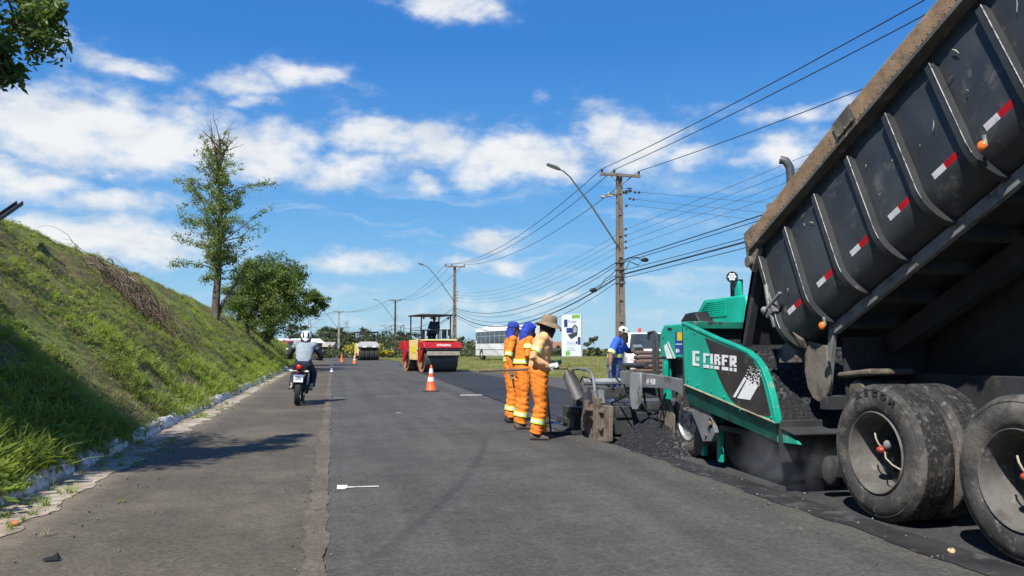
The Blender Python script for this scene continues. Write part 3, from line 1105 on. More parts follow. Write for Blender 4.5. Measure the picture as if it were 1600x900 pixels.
# ------------------------------------------------------------------ dump truck, bed raised, rear toward the paver
M_blk = mat('black_truck_paint', (.034, .039, .044), .46, 0, .35, 2.2, dirt=(((.115, .11, .10), .34, 3), ((.34, .34, .33), .10, 26), ((.16, .13, .10), .22, 7)), bump=.15, bs=9, spec=.45)
M_rib = mat('black_rib_paint', (.034, .036, .038), .5, 0, .25, 4, dirt=(((.11, .10, .09), .24, 7), ((.36, .35, .33), .08, 19)), bump=.2, bs=30)
M_under = mat('grimy_black_steel', (.032, .034, .036), .75, 0, .3, 3, dirt=((.06, .052, .043), .35, 4), bump=.4, bs=20)
M_rust = mat('rusty_rail', (.29, .195, .115), .85, 0, .25, 3, dirt=(((.13, .09, .06), .40, 3.5), ((.37, .29, .20), .28, 9)), bump=.6, bs=26)
M_rub = mat('rail_lip', (.10, .092, .082), .8, 0, .3, 5, dirt=((.24, .20, .16), .35, 8), bump=.4, bs=30)
M_edge = mat('worn_edge', (.44, .44, .42), .6, .2, .2, 12, dirt=((.12, .12, .12), .5, 14))
M_gsteel = mat('grey_steel', (.20, .205, .205), .55, .25, .2, 6, dirt=((.10, .085, .07), .4, 8), bump=.2, bs=30)
M_mud = mat('dusty_brown_steel', (.155, .135, .11), .8, 0, .25, 5, dirt=((.07, .06, .05), .42, 5), bump=.4, bs=25)
M_tyre = mat('tyre_rubber', (.047, .046, .044), .82, 0, .3, 5, dirt=(((.135, .122, .105), .58, 2.2), ((.17, .16, .145), .34, 14)), bump=.5, bs=45, spec=.25)
M_tread = mat('tyre_tread', (.026, .026, .026), .85, 0, .35, 14, dirt=(((.125, .12, .112), .40, 30), ((.07, .067, .06), .4, 9)), bump=.9, bs=38, spec=.25)
M_letter = mat('tyre_lettering', (.028, .028, .028), .8, 0, .2)
M_rim = mat('rim_grey', (.12, .112, .10), .75, .0, .25, 4, dirt=(((.07, .06, .05), .48, 4), ((.26, .245, .22), .3, 9)), bump=.25, bs=40)
M_red = mat('reflector_red', (.50, .012, .022), .3, 0, .15, 10, dirt=((.25, .03, .03), .3, 20), spec=.6)
M_wht = mat('reflector_white', (.70, .70, .70), .35, 0, .12, 14, dirt=((.35, .35, .34), .35, 16), spec=.6)
M_amber = mat('amber_lens', (.80, .17, .02), .25, 0, .2, 10, spec=.6)
M_hose = mat('pale_hose', (.40, .35, .27), .5, 0, .15)
M_knob = mat('red_knob', (.42, .06, .035), .45, 0, .2)

TL = Vector((5.15, 3.0, 0))
truck = thing('dump_truck', TL, 'large black dump truck with raised bed tipping asphalt into the green paver', 'dump truck')
BT = R(25)
BO = Vector((0, 6.95, 2.40))
BS, BN = Vector((0, -math.cos(BT), math.sin(BT))), Vector((0, math.sin(BT), math.cos(BT)))
XL, XR = 3.95, 6.35


def W(x, s, t):
    return Vector((x, 0, 0)) + BO + BS * s + BN * t


def TM():
    return MB(TL)


prof = [(0, -.19), (0, -.6), (0, -.99)] + [(.21 * (1 - math.cos(a)), -.99 - .24 * math.sin(a)) for a in np.linspace(.3, math.pi / 2, 6)]
outer = [(XL + dx, t) for dx, t in prof] + [(XR - dx, t) for dx, t in prof[::-1]]
inner = [(XL + max(.035, dx + .02) if dx < .2 else XL + dx + .03, t + (.03 if t < -1.1 else 0)) for dx, t in prof]
inner = inner + [(XR - (x - XL), t) for x, t in inner[::-1]]
ring0 = outer + inner[::-1]
m = TM()
rings = []
for s in np.linspace(-.03, 5.2, 60):
    rg = []
    for k, (x, t) in enumerate(ring0):
        dent = 0
        if x < 4.0 and -.95 < t < -.3:
            dent = .014 * nz(s, t, 3, 1.8) + .012 * math.cos(2 * math.pi * s / .5)
        rg.append(W(x + dent, s, t))
    rings.append(rg)
m.loft(rings)
m.prism([W(x, 5.14, t) for x, t in outer], BS * .06)
bed = m.build('dump_bed', M_blk, truck, ang=28)
# ribs with their worn edges
for k in range(11):
    s = 0.5 * k - .005
    m = TM()
    pth = [(XL - .0, -.31)] + [(XL + dx, t) for dx, t in prof if t < -.35]
    rg = []
    wd = .062
    for q, (x, t) in enumerate(pth):
        a, b = pth[max(0, q - 1)], pth[min(len(pth) - 1, q + 1)]
        d = Vector((b[0] - a[0], b[1] - a[1])).normalized()
        nx, nt = d.y, -d.x      # outward (−x side)
        pr = .052 if q < len(pth) - 2 else .052 * (.75 if q == len(pth) - 2 else .2)
        ww = wd / 2
        rg.append([W(x + .01, s - ww, t), W(x + nx * pr, s - ww * .9, t + nt * pr), W(x + nx * pr, s + ww * .9, t + nt * pr), W(x + .01, s + ww, t)])
    m.loft(rg)
    m.cur = 1
    e = [p[2] + Vector((-.002, 0, 0)) for p in rg[:-2]]
    m.tube(e[:4], .0045, 5)
    m.build('rib', [M_rib, M_edge], bed, bevel=.006)
    if k < 10:       # red and white reflector on each panel
        sc_, t0 = s + .265, -.985 + .0
        for nm, mt, s0, s1 in (('white_reflector', M_wht, -.115, .005), ('red_reflector', M_red, .007, .125)):
            q = TM()
            n = 4
            pts = []
            x0, x1 = XL + .013, XL + .001
            tl_, th_ = t0 - .030, t0 + .030
            q.prism([W(x0 - .004, sc_ + s0, tl_), W(x0 - .004, sc_ + s1, tl_), W(x1 - .006, sc_ + s1, th_), W(x1 - .006, sc_ + s0, th_)], (-.004, 0, 0))
            q.build(nm, mt, bed)
# scratches and splashes on the panels
rs = np.random.default_rng(14)
M_scr = mat('scratch_primer', (.34, .30, .25), .8, 0, .3, 20)
for k in range(26):
    s0, t0 = rs.uniform(.05, 4.6), rs.uniform(-.95, -.35)
    if min((s0 + .05) % .5, .5 - (s0 + .05) % .5) < .08:
        continue
    L_, a_ = rs.uniform(.015, .09), rs.uniform(-1.6, 1.6)
    q = TM()
    x_ = XL + .012 * math.cos(2 * math.pi * s0 / .5) - .014
    q.tube([W(x_, s0, t0), W(x_ - .001, s0 + L_ * .5 * math.cos(a_) + .006, t0 + L_ * .5 * math.sin(a_)), W(x_, s0 + L_ * math.cos(a_), t0 + L_ * math.sin(a_))], [.002, rs.uniform(.003, .006), .0015], 4)
    q.build('scratch', M_scr, bed)
# top rail: rusted plate with a riveted lip
m = TM()
rings = []
for s in np.linspace(-.06, 5.25, 64):
    wv = .012 * nz(s, 0, 0, 1.3) + .006 * nz(s, 3, 0, 6)
    sw = .03 * math.sin(min(1, max(0, (s - .2) / 3)) * math.pi)
    rings.append([W(XL - .085, s, -.185), W(XL - .095, s, -.05 + sw), W(XL - .03, s, .0 + wv + sw), W(XL + .06, s, -.005 + wv + sw), W(XL + .06, s, -.185)])
m.loft(rings)
m.build('top_rail', M_rust, bed, bevel=.006)
m = TM()
m.prism([W(XL - .10, -.06, -.215), W(XL - .10, -.06, -.182), W(XL + .03, -.06, -.182), W(XL + .03, -.06, -.215)], BS * 5.3)
for k in range(90):
    m.sph(W(XL - .096, .02 + k * .057, -.166), .008, 6, 4)
m.build('rail_lip', M_rub, bed, bevel=.004)
for s0, s1 in ((1.55, 1.80), (3.6, 3.85)):
    m = TM()
    m.prism([W(XL - .105, s0, -.17), W(XL - .105, s1, -.16), W(XL - .112, s1, -.03), W(XL - .112, s0, -.03)], (-.006, 0, 0))
    for a in (.03, .12, .21):
        m.sph(W(XL - .112, s0 + a, -.16), .014, 6, 4)
    m.build('patch_plate', M_mud, bed)
m = TM()
m.prism([W(XR + .02, -.06, -.235), W(XR + .02, -.06, 0), W(XR - .06, -.06, 0), W(XR - .06, -.06, -.235)], BS * 5.3)
m.build('top_rail', M_rust, bed, bevel=.006)
# rear corner of the bed: end bracket with hinge eye
m = TM()
m.prism([W(XL - .07, -.10, .015), W(XL - .07, .10, .0), W(XL - .07, .06, -.26), W(XL - .07, -.13, -.40), W(XL - .07, -.17, -.30)], (.06, 0, 0))
m.lathe([(.0, -.02), (.055, -.02), (.055, .1), (0, .1)], W(XL - .09, -.10, -.30), 'X', 14)
m.build('hinge_bracket', M_mud, bed, bevel=.006)
m = TM()
p = onX(1207, 322, 6.3)
m.prism([p + Vector((0, .2, .06)), p + Vector((0, -.12, .06)), p + Vector((0, -.02, -.12)), p + Vector((0, .12, -.12))], (.12, 0, 0))
m.build('hinge_bracket', M_gsteel, bed, bevel=.01)
# tailgate hanging open
tp, bt = onX(1179, 392, 3.985), onX(1156, 536, 3.985)
d = bt - tp
nrm = Vector((0, -d.z, d.y)).normalized()
m = TM()
m.prism([tp, bt, bt + nrm * -.06, tp + nrm * -.06], (2.33, 0, 0))
for f in (0, 1):
    x = 3.985 + f * 2.25
    m.prism([Vector((x, p.y, p.z)) for p in (tp, bt, bt + nrm * -.11, tp + nrm * -.11)], (.08, 0, 0))
m.build('tailgate', M_under, truck, bevel=.008)
# latch gear low at the rear corner
m = TM()
a = W(XL - .05, -.02, -.86)
m.tube([W(XL - .06, .02, -.62), W(XL - .07, -.01, -.84), W(XL - .04, -.05, -1.02)], .022, 7)
m.tube([W(XL - .06, .20, -.80), W(XL - .09, -.10, -.86)], .017, 7)
m.box(a, (.06, .14, .10), rotm('X', -25))
m.sph(a + Vector((-.04, .05, 0)), .035, 8, 6)
m.build('latch', M_gsteel, bed, bevel=.004)
m = TM()
m.prism([W(XL + .00, -.10, -1.00), W(XL + .00, .02, -.98), W(XL + .06, .11, -1.22), W(XL + .12, .05, -1.28), W(XL + .07, -.08, -1.2)], (.05, 0, 0))
m.build('latch_hook', M_mud, bed, bevel=.008)
# lump of steel under the rear lip
m = TM()
p = onX(1228, 553, 4.05)
m.prism([p + Vector((0, .16, .0)), p + Vector((0, -.04, .14)), p + Vector((0, -.16, -.02)), p + Vector((0, -.15, -.08)), p + Vector((0, .12, -.09))], (.35, 0, 0))
m.build('hinge_block', M_mud, truck, bevel=.01)
# light coloured floor rail and its drop leg, then what is under the floor
FX = 4.12
m = TM()
m.prism([W(FX, .41, -1.235), W(FX, 5.2, -1.235), W(FX, 5.2, -1.325), W(FX, .44, -1.325)], (.05, 0, 0))
q0 = W(FX, .41, -1.235)
q1 = onX(1286, 628, FX)
m.prism([q0 + Vector((0, .012, 0)), q0 + Vector((0, -.055, 0)), q1 + Vector((0, -.055, 0)), q1 + Vector((0, .0, 0))], (.045, 0, 0))
m.build('floor_rail', M_gsteel, bed, bevel=.005)
m = TM()
for k in range(11):
    m.prism([W(FX + .06, .55 + k * .45, -1.245), W(FX + .06, .63 + k * .45, -1.245), W(FX + .06, .63 + k * .45, -1.33), W(FX + .06, .55 + k * .45, -1.33)], (XR - .2 - FX, 0, 0))
for x in (4.62, 5.56):
    m.prism([W(x, .4, -1.335), W(x, 5.2, -1.335), W(x, 5.2, -1.50), W(x, .4, -1.50)], (.12, 0, 0))
m.prism([W(FX + .02, .42, -1.232), W(FX + .02, 5.2, -1.232), W(FX + .02, 5.2, -1.243), W(FX + .02, .42, -1.243)], (XR - .13 - FX, 0, 0))
# added far side plate: blocks the bright view through under the bed
m.prism([W(6.1, .5, -1.33), W(6.1, 5.1, -1.33), Vector((6.1, 1.6, 1.0)), Vector((6.1, 5.9, .62))], (.03, 0, 0))
m.build('subframe', M_under, bed)
# plates added between bed and chassis so the space under the floor stays dark
m = TM()
m.prism([Vector((4.95, 6.0, .70)), W(4.95, .62, -1.34), W(4.95, 4.9, -1.34), Vector((4.95, 1.2, .70))], (.04, 0, 0))
m.prism([Vector((4.25, 6.02, .62)), Vector((6.2, 6.02, .62)), Vector((6.2, 6.10, 1.36)), Vector((4.25, 6.10, 1.36))], (0, -.03, 0))
m.build('shade_plate', M_under, truck)
# chassis
m = TM()
for x in (4.68, 5.52):
    m.box((x + .05, 2.4, .93), (.10, 7.6, .27))
for y in (5.9, 4.4, 3.0, 1.6, .2):
    m.box((5.15, y, .93), (.84, .12, .2))
m.box((5.15, 6.15, .80), (2.1, .10, .12))
m.tube([(5.15, 3.2, 1.0), (5.15, 2.2, 2.6)], [.11, .09], 12)
for y in (5.23, 3.96):
    m.tube([(4.15, y, .50), (6.15, y, .50)], .09, 12)
    m.sph((5.15, y, .51), (.22, .2, .22), 12, 8)
m.build('chassis', M_under, truck, bevel=.006)
for x in (4.62, 5.68):       # leaf springs, each leaf shows on the rusty pack
    m = TM()
    for k in range(8):
        L = 1.15 - .1 * k
        pts = []
        m.prism([(x - .045, 4.37 - L * .5 * 1.7, .80 - k * .021), (x - .045, 4.37 + L * .5 * 1.7, .80 - k * .021), (x - .045, 4.37 + L * .5 * 1.7, .784 - k * .021), (x - .045, 4.37 - L * .5 * 1.7, .784 - k * .021)], (.09, 0, 0))
    m.build('leaf_spring', mat('rusty_springs', (.23, .16, .10), .8, .1, .3, 9, bump=.3), truck)
m = TM()
p = onX(1590, 628, 4.55)
m.prism([(4.5, 4.2, .95), (4.5, 3.3, 1.02), (4.5, 3.3, .84), (4.5, 4.25, .80)], (.05, 0, 0))
m.build('spring_hanger', M_mud, truck, bevel=.006)
# round ended mudguard plate and the guard shelf behind it
FXp = 4.10
pts = [onX(1258, 531, FXp), onX(1290, 540, FXp), onX(1296, 592, FXp), onX(1294, 612, FXp), onX(1288, 624, FXp), onX(1279, 628, FXp), onX(1270, 622, FXp), onX(1262, 606, FXp), onX(1257, 580, FXp)]
m = TM()
m.prism(pts, (.025, 0, 0))
m.build('mudguard_plate', M_mud, truck, bevel=.005)
m = TM()
a, b = onX(1297, 582, 4.14), onX(1350, 576, 4.14)
m.prism([(4.2, a.y, a.z), (4.2, b.y + .02, b.z), (4.2, b.y + .0, b.z - .05), (4.2, a.y, a.z - .05)], (.42, 0, 0))
m.tube([(4.24, (a.y + b.y) / 2 + .02, a.z - .17), (5.9, (a.y + b.y) / 2 + .02, a.z - .17)], .12, 16)
m.build('mudguard_shelf', mat('beige_shelf', (.13, .108, .082), .8, 0, .2, 5, dirt=((.05, .042, .034), .5, 5)), truck, bevel=.02)
m = TM()
for f in (0, 1):
    p = [onX(1284, 509, XL - .05), W(XL - .06, 2.62, -1.10)][f]
    s = MB(TL).sph(p, (.022, .034, .034), 10, 7)
    o = s.build('side_lamp', M_amber, bed)
    q = MB(TL)
    q.tube([p + Vector((.03, .0, .0)), p + Vector((.02, 0, .07))], .012, 6)
    q.build('lamp_bracket', M_edge, bed)


def letters_on_arc(body, radius, size, c, a0, da, m, name, parent, org):
    """raised lettering round a tyre wall that faces -X"""
    mb = MB(org)
    for k, ch in enumerate(body):
        a = a0 + da * k
        up = Vector((0, math.sin(a) * -1, math.cos(a)))
        rt = Vector((0, -math.cos(a), -math.sin(a)))
        o = text(ch, size, Vector(c) + up * radius, rt, up, m, 'letter', None, .0, .003, (0, 0, 0), 'CENTER', 1.1, .004)
        mb.add([v.co for v in o.data.vertices], [list(p.vertices) for p in o.data.polygons])
        me = o.data
        bpy.data.objects.remove(o)
        bpy.data.meshes.remove(me)
    return mb.build(name, m, parent, smooth=False)


def tyre_lathe(mb, c, r, wd, rr, n=56, grooves=4):
    """one closed rubber ring; c = centre of its outer face, wd goes +X"""
    p = [(rr, .035), (rr + .012, .008), (rr + (r - rr) * .22, -.010), (rr + (r - rr) * .5, -.016), (rr + (r - rr) * .72, -.006), (rr + (r - rr) * .76, .004), (rr + (r - rr) * .80, .001), (r - .022, .020), (r - .006, .036)]
    tr = [(r, .046)]
    seg = (wd - .092) / (grooves * 2 + 1)
    x = .046
    for g in range(grooves * 2 + 1):
        rr_ = r if g % 2 == 0 else r - .011
        w_ = seg * (1.5 if g % 2 == 0 else .38)
        tr += [(rr_, x + .002), (rr_, x + w_ - .002)]
        x += w_
    k = (wd - .092) / (x - .046)
    tr = [(a, .046 + (b - .046) * k) for a, b in tr]
    q = [(a, wd - b) for a, b in p[::-1]]
    mb.lathe(p + tr + q, c, 'X', n, closed=True)
    return len(p), len(p + tr)


def truck_wheel(x0, y, sgn, name='wheel', lettering=None):
    r, wd, rr = .50, .285, .292
    c = Vector((x0, y, r))
    m = TM()
    i0, i1 = tyre_lathe(m, c, r, wd, rr)
    o_f = len(m.f)
    n = 56
    for fi in range(o_f):
        ringi = fi // n
        m.mi[fi] = 1 if i0 - 1 <= ringi <= i1 - 1 else 0
    o = m.build(name, [M_tyre, M_tread], truck, ang=40)
    if lettering:
        letters_on_arc(lettering, .415, .072, c + Vector((-.0155, 0, 0)), R(-20), R(12.5), M_letter, 'tyre_lettering', o, TL)
    m = TM()
    lip = [(.296, .018), (.301, .002), (.295, -.008), (.286, -.002), (.280, .02), (.272, .05), (.262, .09), (.252, .165), (.240, .20)]
    back = [(.24, .216), (.25, .215), (.262, .17), (.272, .1), (.290, .05)]
    m.lathe(lip + back, c, 'X', 48, closed=True)
    m.build('rim', M_rim, o, ang=40)
    m = TM()
    m.lathe([(.0, .13), (.05, .125), (.075, .135), (.085, .16), (.105, .175), (.11, .215), (.18, .212), (.239, .206), (.239, .225), (0, .23)], c, 'X', 24)
    for k in range(10):
        a = k * .6283
        m.box(c + Vector((.20, math.cos(a) * .145, math.sin(a) * .145)), (.035, .026, .026), rotm('X', math.degrees(a)))
    m.build('hub', M_under, o, bevel=.003)  # disc coloured near black: carries the shadow inside the deep dish
    return o


for yy, let in ((5.23, 'RECOM'), (3.96, None)):
    c = Vector((3.90, yy, .50))
    w1_ = truck_wheel(3.90, yy, 1, lettering=let)
    w2_ = truck_wheel(3.90 + .325, yy, 1)
    for x in (5.73, 6.055):
        m = TM()
        tyre_lathe(m, (x, yy, .50), .50, .285, .292)
        o = m.build('wheel', M_tread, truck, ang=40)
        m = TM()
        m.lathe([(0, .1), (.29, .1), (.29, .16), (0, .16)], (x, yy, .50), 'X', 24)
        m.build('rim', M_rim, o)
    # air hoses of the tyre inflation gear across the hub
    m = TM()
    h = c + Vector((.10, 0, .0))
    m.tube([h + Vector((-.02, .005, .02)), h + Vector((-.05, .02, .06)), h + Vector((-.06, .035, .10)), h + Vector((-.055, .05, .135))], .0065, 7)
    m.tube([h + Vector((-.03, -.02, .01)), h + Vector((-.07, -.08, -.03)), h + Vector((-.07, -.15, -.07)), h + Vector((.0, -.235, -.13))], .006, 7)
    m.build('air_hose', M_hose, w1_)
    m = TM()
    m.sph(h + Vector((-.04, .0, .02)), (.04, .035, .026), 10, 7)
    m.build('hub_valve', M_knob, w1_)
    m = TM()
    m.sph(h + Vector((-.03, -.05, .06)), (.03, .028, .035), 8, 6)
    m.tube([h + Vector((0, -.02, .03)), h + Vector((-.02, -.05, .08))], .012, 6)
    m.build('valve_body', M_gsteel, w1_)

# ------------------------------------------------------------------ green asphalt paver
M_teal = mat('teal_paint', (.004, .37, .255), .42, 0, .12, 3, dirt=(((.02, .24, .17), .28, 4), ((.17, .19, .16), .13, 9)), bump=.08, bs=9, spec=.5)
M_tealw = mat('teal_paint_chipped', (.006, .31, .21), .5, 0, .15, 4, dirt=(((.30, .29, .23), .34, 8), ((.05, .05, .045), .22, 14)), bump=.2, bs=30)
M_teald = mat('teal_paint_grimy_shaded', (.005, .15, .105), .6, 0, .25, 4, dirt=(((.03, .03, .03), .42, 5), ((.25, .22, .16), .22, 7)), bump=.2, bs=30)  # grime, plus a base colour darkened for the less lit lower band
M_pgrey = mat('paver_grey', (.155, .165, .17), .55, 0, .15, 4, dirt=(((.08, .075, .07), .35, 5), ((.26, .25, .23), .25, 9)), bump=.2, bs=30)
M_plight = mat('paver_light_grey', (.24, .26, .27), .55, 0, .15, 4, dirt=((.11, .10, .09), .38, 5), bump=.2, bs=25)
M_decal = mat('dark_decal', (.035, .030, .028), .55, 0, .2, 5, dirt=(((.10, .085, .07), .3, 7),), bump=.05)
M_white = mat('white_print', (.76, .77, .76), .5, 0, .08, 9, dirt=((.25, .3, .28), .22, 20))
M_yel = mat('yellow_print', (.75, .52, .02), .5, 0, .08)
M_blue = mat('blue_print', (.015, .06, .30), .5, 0, .1)
M_black = mat('black_plastic', (.018, .018, .019), .5, 0, .2, 6)
M_brown = mat('brown_seat', (.13, .085, .065), .7, 0, .2, 8, dirt=((.07, .05, .04), .4, 9), bump=.2)
M_lens = mat('lamp_lens', (.82, .84, .86), .15, 0, .04, 30, spec=.7)
M_rsteel = mat('rusty_screed', (.20, .155, .12), .75, .15, .25, 6, dirt=(((.08, .06, .05), .45, 6), ((.30, .27, .24), .3, 12)), bump=.5, bs=30)
M_dsteel = mat('screed_dark_steel', (.05, .052, .053), .6, .2, .25, 5, dirt=((.13, .12, .11), .35, 7), bump=.4, bs=25)
M_pltyre = mat('paver_tyre', (.095, .082, .070), .85, 0, .2, 5, dirt=((.05, .045, .04), .4, 6), bump=.4)

PL = Vector((5.2, 8.6, 0))
paver = thing('asphalt_paver', PL, 'green road paver with full hopper under the tipped truck bed', 'road paver')
XP = 3.75


def PM():
    return MB(PL)


P = lambda x, y, X=XP: onX(x, y, X)
top = [P(1066, 504), P(1085, 513), P(1120, 529), P(1150, 541), P(1168, 550), P(1181, 561), P(1191, 576), P(1199, 597), P(1205, 620), P(1210, 642), P(1213, 662)]
bot = [P(1150, 634), P(1110, 618), P(1070, 602)]
m = PM()
m.prism(top + bot, (.045, 0, 0))
wing = m.build('hopper_wing', M_teal, paver, bevel=.006)
# rolled rim along the top curve, chipped
m = PM()
rg = []
for k, p in enumerate(top):
    a, b = top[max(0, k - 1)], top[min(len(top) - 1, k + 1)]
    d = (b - a).normalized()
    nn = Vector((0, d.z, -d.y)) * -1
    if nn.z < 0 and k < 5:
        nn = -nn
    nn = Vector((0, -d.z, d.y)) if Vector((0, -d.z, d.y)).dot(Vector((0, -.6, .8))) > 0 else Vector((0, d.z, -d.y))
    rg.append([p + Vector((-.010, 0, 0)) - nn * .016, p + Vector((-.010, 0, 0)) + nn * .010, p + Vector((.055, 0, 0)) + nn * .010, p + Vector((.055, 0, 0)) - nn * .016])
m.loft(rg)
m.build('wing_rim', M_tealw, wing, bevel=.005)
# inward leaning lower band and the pointed toe
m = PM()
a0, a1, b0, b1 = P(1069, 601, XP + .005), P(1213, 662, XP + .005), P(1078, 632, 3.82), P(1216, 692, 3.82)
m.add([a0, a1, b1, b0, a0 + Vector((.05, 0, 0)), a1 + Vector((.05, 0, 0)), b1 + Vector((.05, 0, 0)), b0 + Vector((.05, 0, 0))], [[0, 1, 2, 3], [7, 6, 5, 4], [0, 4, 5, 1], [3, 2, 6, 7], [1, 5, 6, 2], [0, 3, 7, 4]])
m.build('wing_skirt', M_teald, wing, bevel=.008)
m = PM()
m.prism([P(1213, 664, 3.80), P(1225, 672, 3.80), P(1249, 695, 3.80), P(1214, 691, 3.80)], (.03, 0, 0))
m.build('wing_toe', M_tealw, wing, bevel=.004)
m = PM()
m.tube([P(1069, 601, XP - .004), P(1110, 618, XP - .004), P(1150, 635, XP - .004), P(1212, 661, XP - .004)], .009, 6)
m.build('weld_seam', mat('rust_seam', (.30, .25, .16), .8, 0, .3, 12), wing)
# printed dark field, letters, logo and slanted bars
dz = -.0025
dec = [P(1101, 527, XP + dz), P(1125, 537, XP + dz), P(1160, 551, XP + dz), P(1176, 563, XP + dz), P(1186, 580, XP + dz), P(1193, 600, XP + dz), P(1198, 622, XP + dz), P(1203, 644, XP + dz), P(1206, 652, XP + dz), P(1172, 645, XP + dz), P(1155, 636, XP + dz), P(1142, 625, XP + dz), P(1130, 605, XP + dz), P(1119, 580, XP + dz), P(1110, 553, XP + dz)]
m = PM()
m.prism(dec, (.0015, 0, 0))
m.build('dark_decal', M_decal, wing, smooth=False)
o_, u_ = P(1100, 574.3, XP), P(1152, 581, XP)
ux = (u_ - o_).normalized()
uy = Vector((0, ux.z, -ux.y))
uy = uy if uy.z > 0 else -uy
wlen = (u_ - o_).length
FONT = {'C': '11111 11000 11000 11000 11000 00000 11111', 'I': '11 11 11 11 11 00 11', 'B': '11110 11011 11110 11011 11011 00000 11110', 'E': '11111 11000 11110 11000 11000 00000 11111', 'R': '11111 11011 11111 11110 11011 00000 11011'}
cx_ = 0.0
cols = 5 * 4 + 2 + 4 * 1.0
for ch in 'CIBER':            # block letters with a slit, one mesh per letter
    rows = FONT[ch].split()
    hts = [.17, .13, .14, .13, .13, .08, .22]
    mb = PM()
    yt = 1.0
    for rw, hh in zip(rows, hts):
        for q, bit in enumerate(rw):
            if bit == '1':
                u0, u1 = (cx_ + q) / cols * wlen, (cx_ + q + 1) / cols * wlen
                mb.add([o_ + ux * uu + uy * vv * .150 + Vector((-.0075, 0, 0)) for uu, vv in ((u0, yt - hh), (u1, yt - hh), (u1, yt), (u0, yt))], [[0, 1, 2, 3]])
        yt -= hh
    mb.build('letter', M_white, wing, smooth=False)
    cx_ += len(rows[0]) + 1
m = PM()          # square bracket emblem


def flat(mb, pts, X):
    mb.prism([P(x, y, X) for x, y in pts], (.0015, 0, 0))


X3 = XP - .006
flat(m, [(1082, 548), (1092.5, 548.8), (1092.5, 552.8), (1086, 552.5), (1086, 567.5), (1092.5, 568.4), (1092.5, 572.4), (1082, 571)], X3)
for q in range(3):
    flat(m, [(1088 + q * 1.7, 557 + q * .4), (1089 + q * 1.7, 557.2 + q * .4), (1089 + q * 1.7, 564 + q * .3), (1088 + q * 1.7, 563.8 + q * .3)], X3)
m.build('emblem', M_white, wing, smooth=False)
m = PM()
flat(m, [(1145, 620), (1149, 621), (1166, 592), (1163, 589)], X3)
flat(m, [(1152, 622), (1172, 625), (1186, 600), (1168, 592)], X3)
rr_ = np.random.default_rng(3)
for k in range(95):
    t_ = rr_.random() ** 1.6
    x, y = 1164 + rr_.random() * 24 + t_ * 4, 596 - t_ * 26 + rr_.random() * 6
    s = 1.15 * (1.25 - t_)
    flat(m, [(x - s, y - s), (x + s, y - s), (x + s, y + s), (x - s, y + s)], X3 - .0008)
m.build('slanted_bars', M_white, wing, smooth=False)
# far wing, hopper back wall, apron
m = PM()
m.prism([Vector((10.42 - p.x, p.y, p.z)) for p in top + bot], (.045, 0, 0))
m.build('hopper_wing', M_teald, paver, bevel=.006)  # darkened teal: the gloom under the truck bed put into its colour
yb = top[0].y
m = PM()
m.box((5.2, yb + .03, 1.05), (2.86, .05, .86))
m.build('hopper_wall', M_dsteel, paver)
m = PM()
m.box((5.2, yb - .0, 1.515), (2.86, .14, .085))
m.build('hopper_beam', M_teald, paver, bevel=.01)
ya = 6.32
m = PM()
m.box((5.2, ya, .46), (2.84, .04, .36))
m.box((5.2, ya - .12, .56), (2.84, .24, .02), rotm('X', 8))
m.build('front_apron', M_under, paver, bevel=.005)
m = PM()
m.box((5.2, 7.4, .45), (2.6, 1.9, .05))
m.box((5.2, 7.6, .30), (1.4, 2.4, .26))
m.build('hopper_floor', M_under, paver)
# push roller bar in front, with its end block
m = PM()
m.tube([(4.25, 5.86, .33), (6.15, 5.86, .33)], .10, 14)
m.box((5.2, 6.1, .33), (1.0, .4, .14))
m.build('push_roller', M_dsteel, paver)
m = PM()
pb = onX(1297, 735, 4.12)
m.sph(pb, (.08, .075, .125), 9, 6)
m.box(pb + Vector((.08, -.02, .03)), (.16, .13, .17), rotm('X', 12))
m.box(pb + Vector((.05, .03, -.08)), (.10, .09, .10), rotm('X', 30))
m.build('push_roller_bracket', M_under, paver, bevel=.03)
# tractor body
XB = 4.05
b0, b1 = onX(1031, 512, XB), onX(1068, 505, XB)
yr = b0.y
m = PM()
side = [(XB, yb + .06, 1.14), (XB, yr - .0, 1.14), (XB, yr, 1.45), (XB, yr - .12, 1.55), (XB, yb + .06, 1.56)]
m.prism(side, (2.35, 0, 0))
body = m.build('body', M_teal, paver, bevel=.02)
m = PM()
m.box((5.22, (yb + yr) / 2 + .1, .98), (2.1, yr - yb - .1, .32))
m.box((5.22, (yb + yr) / 2 + .2, .62), (1.5, yr - yb + .6, .5))
m.build('engine_bay', M_under, paver)
for c_, d_ in (((XB + .05, yr - .10, .82), (.06, .12, 1.0)), ((XB + .0, yr - .16, .98), (.05, .08, .22)), ((XB + .08, yb + .3, .30), (.05, .09, .5)), ((4.0, yb - .35, .30), (.04, .09, .46))):
    m = PM()
    m.box(c_, d_)
    m.build('frame_post', M_teal, paver, bevel=.006)
# sticker and white bars on the body side
Xs = XB - .003


def sflat(pts, mm, name):
    q = PM()
    for pp in pts:
        q.prism([P(x, y, Xs) for x, y in pp], (.0015, 0, 0))
    return q.build(name, mm, body, smooth=False)


